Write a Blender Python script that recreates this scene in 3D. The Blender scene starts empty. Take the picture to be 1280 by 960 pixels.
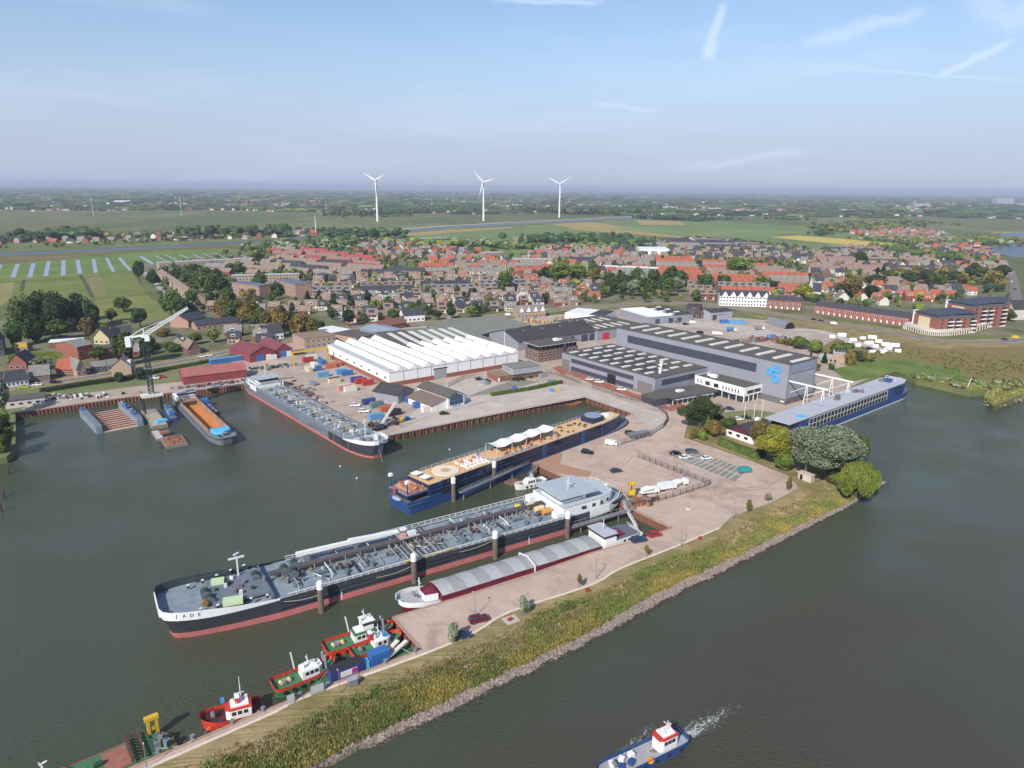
import bpy,bmesh,math,random
from mathutils import Vector,Matrix,geometry
R=math.radians
rnd=random.Random(7)
C=bpy.context.scene
COL=C.collection
# ------ camera
CAMH,F,HOR,ROLL=100.0,889.0,235.0,R(0.55)
PITCH=math.atan((480-HOR)/F)
cd=bpy.data.cameras.new('camera')
cam=bpy.data.objects.new('camera',cd)
COL.objects.link(cam)
cam.matrix_world=Matrix.Translation((0,0,CAMH))@Matrix.Rotation(R(90)-PITCH,4,'X')@Matrix.Rotation(ROLL,4,'Z')
cd.sensor_width=36.0
cd.lens=F/1280*36.0
cd.clip_start=1.0
cd.clip_end=120000.0
C.camera=cam
C.render.resolution_x,C.render.resolution_y=1024,768
# ------ light
SUN_EL=37.0
sdx,sdy=-0.447,-0.894
w=bpy.data.worlds.new("World")
C.world=w
w.use_nodes=True
nt=w.node_tree
for n in list(nt.nodes):nt.nodes.remove(n)
out=nt.nodes.new('ShaderNodeOutputWorld')
bg=nt.nodes.new('ShaderNodeBackground')
sky=nt.nodes.new('ShaderNodeTexSky')
sky.sky_type='NISHITA'
sky.sun_disc=False
sky.sun_elevation=R(SUN_EL)
sky.sun_rotation=math.atan2(sdx,sdy)%(2*math.pi)
sky.altitude=100
sky.air_density=1.0
sky.dust_density=0.2
sky.ozone_density=3.0
bg.inputs['Strength'].default_value=0.096
def WN(t,**kw):
 n=nt.nodes.new(t)
 for k,v in kw.items():setattr(n,k,v)
 return n
tc=WN('ShaderNodeTexCoord')
mp=WN('ShaderNodeMapping');mp.inputs['Scale'].default_value=(1.3,1.0,9.0);mp.inputs['Rotation'].default_value=(0,R(6),0)
nt.links.new(tc.outputs['Generated'],mp.inputs[0])
nz=WN('ShaderNodeTexNoise');nz.inputs['Scale'].default_value=2.3;nz.inputs['Detail'].default_value=7;nz.inputs['Roughness'].default_value=0.55
nt.links.new(mp.outputs[0],nz.inputs['Vector'])
rp=WN('ShaderNodeMapRange');rp.inputs['From Min'].default_value=0.5;rp.inputs['From Max'].default_value=0.85;rp.inputs['To Max'].default_value=0.3
nt.links.new(nz.outputs['Fac'],rp.inputs['Value'])
def sky_dir(x,y):
 d=cam.matrix_world.to_3x3()@Vector(((x-640)/F,-(y-480)/F,-1))
 return d.normalized()
def contrail(a,b,width,strength,fade):
 A,B=sky_dir(*a),sky_dir(*b)
 nrm=A.cross(B).normalized()
 mid=(A+B).normalized()
 half=math.acos(max(-1,min(1,A.dot(mid))))
 wob=WN('ShaderNodeTexNoise');wob.inputs['Scale'].default_value=28;wob.inputs['Detail'].default_value=4
 nt.links.new(tc.outputs['Generated'],wob.inputs['Vector'])
 nrmv=WN('ShaderNodeVectorMath',operation='NORMALIZE');nt.links.new(tc.outputs['Generated'],nrmv.inputs[0])
 dp=WN('ShaderNodeVectorMath',operation='DOT_PRODUCT');dp.inputs[1].default_value=nrm
 nt.links.new(nrmv.outputs[0],dp.inputs[0])
 ad=WN('ShaderNodeMath',operation='MULTIPLY_ADD');ad.inputs[1].default_value=width*2.2;ad.inputs[2].default_value=-width*1.1
 nt.links.new(wob.outputs['Fac'],ad.inputs[0])
 sm=WN('ShaderNodeMath',operation='ADD');nt.links.new(dp.outputs['Value'],sm.inputs[0]);nt.links.new(ad.outputs[0],sm.inputs[1])
 ab=WN('ShaderNodeMath',operation='ABSOLUTE');nt.links.new(sm.outputs[0],ab.inputs[0])
 mr=WN('ShaderNodeMapRange',interpolation_type='SMOOTHSTEP');mr.inputs['From Min'].default_value=width;mr.inputs['From Max'].default_value=0
 mr.inputs['To Max'].default_value=strength
 nt.links.new(ab.outputs[0],mr.inputs['Value'])
 dm=WN('ShaderNodeVectorMath',operation='DOT_PRODUCT');dm.inputs[1].default_value=mid
 nt.links.new(nrmv.outputs[0],dm.inputs[0])
 m2=WN('ShaderNodeMapRange',interpolation_type='SMOOTHSTEP');m2.inputs['From Min'].default_value=math.cos(half*(1+fade));m2.inputs['From Max'].default_value=math.cos(half*0.6)
 nt.links.new(dm.outputs['Value'],m2.inputs['Value'])
 mu=WN('ShaderNodeMath',operation='MULTIPLY');nt.links.new(mr.outputs[0],mu.inputs[0]);nt.links.new(m2.outputs[0],mu.inputs[1])
 return mu
acc=rp.outputs[0]
for cargs in(((905,5),(882,75),.010,.5,.25),((1265,50),(1170,100),.007,.45,.2),((1150,12),(1010,55),.014,.35,.3),((980,82),(1278,100),.003,.25,.2),((625,0),(750,2),.006,.4,.3),((1210,0),(1290,20),.03,.3,.4),((740,130),(820,138),.006,.3,.3),((850,210),(1010,190),.009,.25,.3)):
 ct=contrail(*cargs)
 mx=WN('ShaderNodeMath',operation='MAXIMUM');nt.links.new(acc,mx.inputs[0]);nt.links.new(ct.outputs[0],mx.inputs[1]);acc=mx.outputs[0]
cm=WN('ShaderNodeMix',data_type='RGBA')
cm.inputs['B'].default_value=(6.2,6.8,8.0,1)
nt.links.new(acc,cm.inputs['Factor'])
vn=WN('ShaderNodeVectorMath',operation='NORMALIZE');nt.links.new(tc.outputs['Generated'],vn.inputs[0])
sp=WN('ShaderNodeSeparateXYZ');nt.links.new(vn.outputs[0],sp.inputs[0])
hz=WN('ShaderNodeMapRange',interpolation_type='SMOOTHERSTEP');hz.inputs['From Min'].default_value=-.02;hz.inputs['From Max'].default_value=.27;hz.inputs['To Min'].default_value=.93;hz.inputs['To Max'].default_value=.12
nt.links.new(sp.outputs['Z'],hz.inputs['Value'])
sm_=WN('ShaderNodeMix',data_type='RGBA');sm_.inputs['B'].default_value=(3.3,3.85,5.25,1)
nt.links.new(hz.outputs[0],sm_.inputs['Factor']);nt.links.new(sky.outputs['Color'],sm_.inputs['A'])
nt.links.new(sm_.outputs['Result'],cm.inputs['A'])
nt.links.new(cm.outputs['Result'],bg.inputs['Color'])
nt.links.new(bg.outputs[0],out.inputs[0])
sl=bpy.data.lights.new('sun','SUN')
sl.energy=3.6
sl.angle=R(0.5)
sl.color=(1.0,0.93,0.84)
so=bpy.data.objects.new('sun',sl)
COL.objects.link(so)
ce=math.cos(R(SUN_EL))
so.rotation_euler=Vector((sdx*ce,sdy*ce,math.sin(R(SUN_EL)))).to_track_quat('Z','Y').to_euler()
C.view_settings.view_transform='Standard'
C.view_settings.look='None'
C.view_settings.gamma=1
C.view_settings.exposure=0.55
C.render.engine='CYCLES'
C.cycles.volume_bounces=0
C.cycles.max_bounces=5
C.cycles.diffuse_bounces=2
C.cycles.glossy_bounces=2
C.cycles.transparent_max_bounces=4
# ------ helpers
LAND=2.5
CR,SR=math.cos(ROLL),math.sin(ROLL)
CP,SP=math.cos(PITCH),math.sin(PITCH)
def G(x,y,z=LAND):
 """where the line of sight of a point of the survey photograph meets the level z"""
 dx,dy=(x-640)/F,-(y-480)/F
 cx,cy=dx*CR-dy*SR,dx*SR+dy*CR
 d=Vector((cx,CP+cy*SP,-SP+cy*CP))
 t=(z-CAMH)/d.z
 return Vector((d.x*t,d.y*t,z))
def HT(xb,yb,yt,z=LAND):
 P=G(xb,yb,z)
 dx,dy=(xb-640)/F,-(yt-480)/F
 cx,cy=dx*CR-dy*SR,dx*SR+dy*CR
 t=P.y/(CP+cy*SP)
 return CAMH+(-SP+cy*CP)*t-z
def SC(x,y,z=LAND):
 """metres per pixel at that point"""
 P=G(x,y,z)
 return(P.y*CP+(CAMH-z)*SP)/F
_m={}
def M(name,col,rough=0.7,metal=0.0,var=0.12,scale=0.6,bump=0.0,spec=0.5,col2=None,island=False,stretch=(1,1,1),bscale=4.0,inst=0.0,emit=None):
 if name in _m:return _m[name]
 m=bpy.data.materials.new(name);m.use_nodes=True
 t=m.node_tree;b=t.nodes['Principled BSDF']
 b.inputs['Roughness'].default_value=rough
 b.inputs['Metallic'].default_value=metal
 b.inputs['Specular IOR Level'].default_value=spec
 def N(k,**kw):
  n=t.nodes.new(k)
  for a,v in kw.items():setattr(n,a,v)
  return n
 L=t.links.new
 co=N('ShaderNodeTexCoord');mpp=N('ShaderNodeMapping');mpp.inputs['Scale'].default_value=stretch
 L(co.outputs['Object'],mpp.inputs[0])
 if var>0 or col2:
  n=N('ShaderNodeTexNoise');n.inputs['Scale'].default_value=scale;n.inputs['Detail'].default_value=6;n.inputs['Roughness'].default_value=0.65
  L(mpp.outputs[0],n.inputs['Vector'])
  mx=N('ShaderNodeMix',data_type='RGBA')
  a=[c*(1-var)for c in col];bb=[min(1,c*(1+var))for c in(col2 or col)]
  mx.inputs['A'].default_value=(*a,1);mx.inputs['B'].default_value=(*bb,1)
  r=N('ShaderNodeMapRange');r.inputs['From Min'].default_value=0.32;r.inputs['From Max'].default_value=0.68
  L(n.outputs['Fac'],r.inputs['Value']);L(r.outputs[0],mx.inputs['Factor'])
  res=mx.outputs['Result']
 else:
  rgb=N('ShaderNodeRGB');rgb.outputs[0].default_value=(*col,1);res=rgb.outputs[0]
 if island or inst:
  hs=N('ShaderNodeHueSaturation')
  if island:
   g=N('ShaderNodeNewGeometry')
   r2=N('ShaderNodeMapRange');r2.inputs['To Min'].default_value=0.65;r2.inputs['To Max'].default_value=1.4
   L(g.outputs['Random Per Island'],r2.inputs['Value'])
   L(r2.outputs[0],hs.inputs['Value'])
  if inst:
   oi=N('ShaderNodeObjectInfo')
   r3=N('ShaderNodeMapRange');r3.inputs['To Min'].default_value=0.5-inst*.12;r3.inputs['To Max'].default_value=0.5+inst*.06
   L(oi.outputs['Random'],r3.inputs['Value']);L(r3.outputs[0],hs.inputs['Hue'])
  L(res,hs.inputs['Color']);res=hs.outputs[0]
 L(res,b.inputs['Base Color'])
 if bump>0:
  n2=N('ShaderNodeTexNoise');n2.inputs['Scale'].default_value=bscale;n2.inputs['Detail'].default_value=4
  L(mpp.outputs[0],n2.inputs['Vector'])
  bp=N('ShaderNodeBump');bp.inputs['Strength'].default_value=bump;bp.inputs['Distance'].default_value=0.3
  L(n2.outputs['Fac'],bp.inputs['Height']);L(bp.outputs[0],b.inputs['Normal'])
 _m[name]=m
 return m
def P(name,rgb,**kw):
 """paint: sRGB 0-255"""
 c=[((v/255)/12.92 if v/255<=.04045 else((v/255+.055)/1.055)**2.4)for v in rgb]
 return M(name,c,**kw)
class MB:
 def __init__(s,mat=None):
  s.v=[];s.f=[];s.fm=[];s.mats=[];s.cur=0
  if mat:s.mat(mat)
 def mat(s,m):
  if m is None:return s
  if m not in s.mats:s.mats.append(m)
  s.cur=s.mats.index(m);return s
 def add(s,vs,fs,mat=None):
  if mat:s.mat(mat)
  o=len(s.v);s.v.extend([tuple(v)for v in vs])
  for f in fs:s.f.append(tuple(i+o for i in f));s.fm.append(s.cur)
 def box(s,x0,x1,y0,y1,z0,z1,mat=None):
  s.add([(x0,y0,z0),(x1,y0,z0),(x1,y1,z0),(x0,y1,z0),(x0,y0,z1),(x1,y0,z1),(x1,y1,z1),(x0,y1,z1)],[(0,3,2,1),(4,5,6,7),(0,1,5,4),(1,2,6,5),(2,3,7,6),(3,0,4,7)],mat)
 def rbox(s,c,size,rz=0,mat=None,rx=0):
  hx,hy,h=size[0]/2,size[1]/2,size[2]
  mm=Matrix.Translation(c)@Matrix.Rotation(rz,4,'Z')@Matrix.Rotation(rx,4,'X')
  vs=[mm@Vector(p)for p in[(-hx,-hy,0),(hx,-hy,0),(hx,hy,0),(-hx,hy,0),(-hx,-hy,h),(hx,-hy,h),(hx,hy,h),(-hx,hy,h)]]
  s.add(vs,[(0,3,2,1),(4,5,6,7),(0,1,5,4),(1,2,6,5),(2,3,7,6),(3,0,4,7)],mat)
 def prism(s,poly,z0,z1,mat=None,top=None):
  n=len(poly);p2=[(p[0],p[1])for p in poly]
  a=sum(p2[i][0]*p2[(i+1)%n][1]-p2[(i+1)%n][0]*p2[i][1]for i in range(n))
  if a<0:p2=p2[::-1]
  vs=[(x,y,z0)for x,y in p2]+[(x,y,z1)for x,y in p2]
  s.add(vs,[(i,(i+1)%n,(i+1)%n+n,i+n)for i in range(n)]+[tuple(range(n))[::-1]],mat)
  s.add([(x,y,z1)for x,y in p2],[tuple(range(n))],top or mat)
 def bar(s,a,b,wd,h=None,mat=None,n=4,tip=None):
  """a straight bar or tube between two points"""
  a,b=Vector(a),Vector(b);d=b-a
  if d.length<1e-6:return
  q=d.to_track_quat('Z','Y');h=h or wd;tip=wd if tip is None else tip
  ph=math.pi/n if n==4 else 0
  k=(0.7071 if n==4 else 0.5)
  vs=[]
  for p,sc in((a,1),(b,tip/wd)):
   for i in range(n):
    an=2*math.pi*i/n+ph
    vs.append(p+q@Vector((math.cos(an)*wd*k*sc,math.sin(an)*h*k*sc,0)))
  s.add(vs,[(i,(i+1)%n,(i+1)%n+n,i+n)for i in range(n)]+[tuple(range(n))[::-1],tuple(range(n,2*n))],mat)
 def path(s,pts,wd,mat=None,n=4):
  for i in range(len(pts)-1):s.bar(pts[i],pts[i+1],wd,None,mat,n)
 def cyl(s,c,r,h,n=12,mat=None,r2=None,top=True):
  r2=r if r2 is None else r2
  vs=[(c[0]+math.cos(2*math.pi*i/n)*r,c[1]+math.sin(2*math.pi*i/n)*r,c[2])for i in range(n)]+[(c[0]+math.cos(2*math.pi*i/n)*r2,c[1]+math.sin(2*math.pi*i/n)*r2,c[2]+h)for i in range(n)]
  s.add(vs,[(i,(i+1)%n,(i+1)%n+n,i+n)for i in range(n)]+[tuple(range(n))[::-1]]+([tuple(range(n,2*n))]if top else[]),mat)
 def blob(s,c,rx,ry,rz,nu=8,nv=5,jit=0.0,mat=None,rg=None):
  rg=rg or rnd;vs=[(c[0],c[1],c[2]-rz)]
  for j in range(1,nv):
   for i in range(nu):
    a=2*math.pi*i/nu;b=-math.pi/2+math.pi*j/nv
    k=1+(rg.random()-.5)*2*jit
    vs.append((c[0]+rx*math.cos(a)*math.cos(b)*k,c[1]+ry*math.sin(a)*math.cos(b)*k,c[2]+rz*math.sin(b)*k))
  vs.append((c[0],c[1],c[2]+rz));L=len(vs)-1
  fs=[(0,1+(i+1)%nu,1+i)for i in range(nu)]
  for j in range(nv-2):
   o=1+j*nu
   fs+=[(o+i,o+(i+1)%nu,o+nu+(i+1)%nu,o+nu+i)for i in range(nu)]
  o=1+(nv-2)*nu
  fs+=[(o+i,o+(i+1)%nu,L)for i in range(nu)]
  s.add(vs,fs,mat)
 def gable(s,x0,x1,y0,y1,z0,z1,zr,wall,roof,along='x',over=0.3,th=0.18,split=None):
  """walls to eaves z1 with gables to zr; roof into a second MB (split) or here"""
  if along=='x':
   ym=(y0+y1)/2
   s.add([(x0,y0,z0),(x1,y0,z0),(x1,y1,z0),(x0,y1,z0),(x0,y0,z1),(x1,y0,z1),(x1,y1,z1),(x0,y1,z1),(x0,ym,zr),(x1,ym,zr)],[(0,1,5,4),(2,3,7,6),(1,2,6,9,5),(3,0,4,8,7),(0,3,2,1)],wall)
   r=split or s;k=(zr-z1)/max(.01,(y1-y0)/2)
   for sg,ye in((-1,y0),(1,y1)):
    yo=ye+sg*over;zo=z1-over*k
    a=[(x0-over,yo,zo+.03),(x1+over,yo,zo+.03),(x1+over,ym,zr+.03),(x0-over,ym,zr+.03)]
    b=[(p[0],p[1],p[2]+th)for p in a]
    r.add(a+b,[(0,3,2,1),(4,5,6,7),(0,1,5,4),(1,2,6,5),(2,3,7,6),(3,0,4,7)],roof)
  else:
   t=MB();t2=MB()
   t.gable(y0,y1,-x1,-x0,z0,z1,zr,wall,roof,'x',over,th,t2)
   for src,dst in((t,s),(t2,split or s)):
    o=len(dst.v);dst.v.extend([(-v[1],v[0],v[2])for v in src.v])
    for f,k in zip(src.f,src.fm):
     dst.mat(src.mats[k]);dst.f.append(tuple(i+o for i in f));dst.fm.append(dst.cur)
 def build(s,name,parent=None,loc=None,rz=None,smooth=False,fixn=False):
  me=bpy.data.meshes.new(name)
  me.from_pydata(s.v,[],s.f)
  for m in s.mats:me.materials.append(m)
  me.polygons.foreach_set('material_index',s.fm)
  if smooth:me.polygons.foreach_set('use_smooth',[True]*len(s.f))
  if fixn:
   bm=bmesh.new();bm.from_mesh(me);bmesh.ops.recalc_face_normals(bm,faces=bm.faces);bm.to_mesh(me);bm.free()
  me.update()
  o=bpy.data.objects.new(name,me);COL.objects.link(o)
  if parent:o.parent=parent
  if loc is not None:o.location=loc
  if rz is not None:o.rotation_euler=(0,0,rz)
  return o
def tag(o,label=None,cat=None,group=None,kind=None):
 if label:o['label']=label
 if cat:o['category']=cat
 if group:o['group']=group
 if kind:o['kind']=kind
 return o
def thing(name,label,cat,loc=(0,0,0),rz=0,group=None):
 o=bpy.data.objects.new(name,None);COL.objects.link(o)
 o.empty_display_size=1
 o.location=loc;o.rotation_euler=(0,0,rz)
 return tag(o,label,cat,group)
KIDS={}
def copy_tree(o,parent=None):
 c=o.copy();COL.objects.link(c);c.parent=parent
 if o not in KIDS:KIDS[o]=list(o.children)
 for ch in KIDS[o]:copy_tree(ch,c)
 return c
def put(o,loc,rz=0,label=None,group=None,scale=None):
 o.location=loc;o.rotation_euler=(0,0,rz)
 if label:o['label']=label
 if group:o['group']=group
 if scale:o.scale=scale
 return o
class Frame:
 """local x along a->b on the ground, local y to the left of it (away from the viewer for a building front)"""
 def __init__(s,a,b):
  s.o=Vector((a[0],a[1],0));d=Vector((b[0]-a[0],b[1]-a[1],0));s.L=d.length;s.rz=math.atan2(d.y,d.x)
 def at(s,x,y,z=0):
  return Vector((s.o.x+x*math.cos(s.rz)-y*math.sin(s.rz),s.o.y+x*math.sin(s.rz)+y*math.cos(s.rz),z))
ORD=['first','second','third','fourth','fifth','sixth','seventh','eighth','ninth','tenth','eleventh','twelfth','thirteenth','fourteenth','fifteenth','sixteenth','seventeenth','eighteenth','nineteenth','twentieth']
def nth(i):return ORD[i]if i<20 else '%d%s'%(i+1,'st' if(i+1)%10==1 else 'nd' if(i+1)%10==2 else 'rd' if(i+1)%10==3 else 'th')
# ------ setting
def sheet(name,poly,z,mat,kind='structure',skirt=None,holes=None):
 vs=[Vector((p[0],p[1],z))for p in poly]
 tris=geometry.tessellate_polygon([vs])
 mb=MB(mat)
 mb.add(vs,[t if(vs[t[1]]-vs[t[0]]).cross(vs[t[2]]-vs[t[0]]).z>0 else(t[0],t[2],t[1])for t in tris])
 if skirt is not None:
  n=len(vs)
  mb.add([(v.x,v.y,z)for v in vs]+[(v.x,v.y,skirt)for v in vs],[(i,i+n,(i+1)%n+n,(i+1)%n)for i in range(n)])
 o=mb.build(name)
 if kind:tag(o,kind=kind)
 return o
def ribbon(pts,wd,z):
 """polygon following a centre line"""
 l,r=[],[]
 for i,p in enumerate(pts):
  a=pts[max(0,i-1)];b=pts[min(len(pts)-1,i+1)]
  d=Vector((b[0]-a[0],b[1]-a[1])).normalized();n=Vector((-d.y,d.x))*(wd[i]if isinstance(wd,(list,tuple))else wd)/2
  l.append((p[0]+n.x,p[1]+n.y));r.append((p[0]-n.x,p[1]-n.y))
 return l,r
def road(name,pts,wd,z,mat,kind='structure'):
 l,r=ribbon(pts,wd,z);mb=MB(mat);n=len(l)
 mb.add([(*p,z)for p in l]+[(*p,z)for p in r],[(i,i+n,i+n+1,i+1)for i in range(n-1)])
 o=mb.build(name);return tag(o,kind=kind)if kind else o
def smooth_pts(pts,n=4):
 out_=[]
 P_=[Vector((p[0],p[1]))for p in pts]
 for i in range(len(P_)-1):
  a=P_[max(0,i-1)];b=P_[i];c=P_[i+1];d=P_[min(len(P_)-1,i+2)]
  for k in range(n):
   t=k/n
   out_.append(0.5*((2*b)+(c-a)*t+(2*a-5*b+4*c-d)*t*t+(3*b-a-3*c+d)*t**3))
 out_.append(P_[-1]);return out_
def px(*pts,z=LAND):return[G(x,y,z)for x,y in pts]
# water 
def water_mat(name,deep,deep2,rough,bs,bd):
 m=bpy.data.materials.new(name);m.use_nodes=True;t=m.node_tree;b=t.nodes['Principled BSDF'];L=t.links.new
 g=t.nodes.new('ShaderNodeNewGeometry')
 n=t.nodes.new('ShaderNodeTexNoise');n.inputs['Scale'].default_value=0.008;n.inputs['Detail'].default_value=4;L(g.outputs['Position'],n.inputs['Vector'])
 mx=t.nodes.new('ShaderNodeMix');mx.data_type='RGBA';mx.inputs['A'].default_value=(*deep,1);mx.inputs['B'].default_value=(*deep2,1)
 r=t.nodes.new('ShaderNodeMapRange');r.inputs['From Min'].default_value=.4;r.inputs['From Max'].default_value=.62;L(n.outputs['Fac'],r.inputs['Value'])
 dp=t.nodes.new('ShaderNodeVectorMath');dp.operation='DOT_PRODUCT';dp.inputs[1].default_value=(.53,-.848,0);L(g.outputs['Position'],dp.inputs[0])
 rv=t.nodes.new('ShaderNodeMapRange');rv.interpolation_type='SMOOTHSTEP';rv.inputs['From Min'].default_value=-135;rv.inputs['From Max'].default_value=-75;rv.inputs['To Max'].default_value=.75;L(dp.outputs['Value'],rv.inputs['Value'])
 ad=t.nodes.new('ShaderNodeMath');ad.operation='MULTIPLY_ADD';ad.use_clamp=True;ad.inputs[1].default_value=.35;L(r.outputs[0],ad.inputs[0]);L(rv.outputs[0],ad.inputs[2]);L(ad.outputs[0],mx.inputs['Factor'])
 L(mx.outputs['Result'],b.inputs['Base Color'])
 b.inputs['Roughness'].default_value=rough;b.inputs['IOR'].default_value=1.33
 mp=t.nodes.new('ShaderNodeMapping');mp.inputs['Scale'].default_value=(1.0,2.0,1);mp.inputs['Rotation'].default_value=(0,0,R(25));L(g.outputs['Position'],mp.inputs[0])
 w1=t.nodes.new('ShaderNodeTexNoise');w1.inputs['Scale'].default_value=0.75;w1.inputs['Detail'].default_value=5;w1.inputs['Roughness'].default_value=.6;L(mp.outputs[0],w1.inputs['Vector'])
 w2=t.nodes.new('ShaderNodeTexNoise');w2.inputs['Scale'].default_value=0.03;w2.inputs['Detail'].default_value=2;L(g.outputs['Position'],w2.inputs['Vector'])
 mu=t.nodes.new('ShaderNodeMath');mu.operation='MULTIPLY';L(w1.outputs['Fac'],mu.inputs[0])
 r2=t.nodes.new('ShaderNodeMapRange');r2.inputs['From Min'].default_value=.35;r2.inputs['From Max'].default_value=.65;r2.inputs['To Min'].default_value=.25;L(w2.outputs['Fac'],r2.inputs['Value']);L(r2.outputs[0],mu.inputs[1])
 bp=t.nodes.new('ShaderNodeBump');bp.inputs['Strength'].default_value=bs;bp.inputs['Distance'].default_value=bd;L(mu.outputs[0],bp.inputs['Height']);L(bp.outputs[0],b.inputs['Normal'])
 return m
WAT=water_mat('water',(.058,.074,.044),(.060,.056,.040),.09,1.0,0.55)
WATF=water_mat('far_water',(.05,.07,.09),(.05,.07,.09),.3,0.3,0.2)
mb=MB(WAT);mb.add([(-3000,-300,0),(3000,-300,0),(3000,3000,0),(-3000,3000,0)],[(0,1,2,3)]);tag(mb.build('water'),kind='structure')
# ground -----------------------------------------------------------
def far_mat():
 m=bpy.data.materials.new('polder');m.use_nodes=True;t=m.node_tree;b=t.nodes['Principled BSDF'];L=t.links.new
 b.inputs['Roughness'].default_value=.95;b.inputs['Specular IOR Level'].default_value=.1
 g=t.nodes.new('ShaderNodeNewGeometry')
 mp=t.nodes.new('ShaderNodeMapping');mp.inputs['Scale'].default_value=(1/260,1/900,0);mp.inputs['Rotation'].default_value=(0,0,R(28));L(g.outputs['Position'],mp.inputs[0])
 v=t.nodes.new('ShaderNodeTexVoronoi');v.distance='CHEBYCHEV';v.inputs['Scale'].default_value=1.0;L(mp.outputs[0],v.inputs['Vector'])
 cr=t.nodes.new('ShaderNodeValToRGB');sx=t.nodes.new('ShaderNodeSeparateColor');L(v.outputs['Color'],sx.inputs[0]);L(sx.outputs[0],cr.inputs[0])
 e=cr.color_ramp.elements;e[0].color=(.125,.145,.060,1);e[1].color=(.22,.20,.11,1);e[1].position=1.0
 for pos,c in((.3,(.15,.17,.07)),(.55,(.17,.19,.085)),(.8,(.16,.16,.08))):
  x=e.new(pos);x.color=(*c,1)
 cr.color_ramp.interpolation='CONSTANT'
 n=t.nodes.new('ShaderNodeTexNoise');n.inputs['Scale'].default_value=.012;n.inputs['Detail'].default_value=8;n.inputs['Roughness'].default_value=.7;L(g.outputs['Position'],n.inputs['Vector'])
 hs=t.nodes.new('ShaderNodeHueSaturation');r=t.nodes.new('ShaderNodeMapRange');r.inputs['From Min'].default_value=.3;r.inputs['From Max'].default_value=.7;r.inputs['To Min'].default_value=.7;r.inputs['To Max'].default_value=1.25
 L(n.outputs['Fac'],r.inputs['Value']);L(r.outputs[0],hs.inputs['Value']);L(cr.outputs[0],hs.inputs['Color']);L(hs.outputs[0],b.inputs['Base Color'])
 return m
POLD=far_mat()
shore_harbour=px((-70,582),(-20,576),(8,571),(19,560),(20,540),(19,516),(162,496),(300,481.5),(352,478),(476,546),(620,517),(731,495.5),(792,517),(775,524),(661,576),(719,603),(840,660),(806,673),(740,691),(637,728),(491,772),(527,812),(327,890),(165,960))
e1,e2=G(327,890),G(165,960)
ext=e2+(e2-e1).normalized()*75
KERB=[G(*p)for p in((1060,590),(1000,610),(960,630),(914,646),(900,660),(843,684),(775,711),(740,731),(637,765),(595,790),(527,819),(380,872),(345,890),(220,945))]
kd=(KERB[-1]-KERB[-2]).normalized()
KERB.append(KERB[-1]+kd*70)
RIP=[G(x,y,1.2)for x,y in((1088,598),(1066,622),(1037,636),(977,664),(918,692),(859,719),(799,748),(740,784),(640,832),(540,879),(427,932),(370,960))]
RIP.append(RIP[-1]+(RIP[-1]-RIP[-2]).normalized()*45)
WLN=[G(x,y,0)for x,y in((1111,603),(1066,631),(992,670),(918,710),(859,738),(799,771),(740,803),(640,853),(540,902),(395,960))]
WLN.append(WLN[-1]+(WLN[-1]-WLN[-2]).normalized()*50)
east=px((1092,588),(1050,575),(1000,556),(965,532),(1040,494),(1120,464),(1146,475),(1213,490),(1250,488),(1235,502),(1242,508),(1280,493))
poly=[(-40000,225),(-290,225)]+[(p.x,p.y)for p in shore_harbour]+[(ext.x,ext.y)]+[(p.x,p.y)for p in KERB[::-1]]+[(p.x,p.y)for p in east]+[(330,330),(600,380),(1500,300),(40000,300),(40000,42000),(-40000,42000)]
sheet('ground',poly,LAND,POLD,skirt=-3)
def srf(name,c,c2=None,var=.12,sc=.15,bump=0.15,**k):return P(name,c,col2=None if c2 is None else[((v/255+.055)/1.055)**2.4 for v in c2],var=var,scale=sc,rough=.92,spec=.15,bump=bump,**k)
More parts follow.
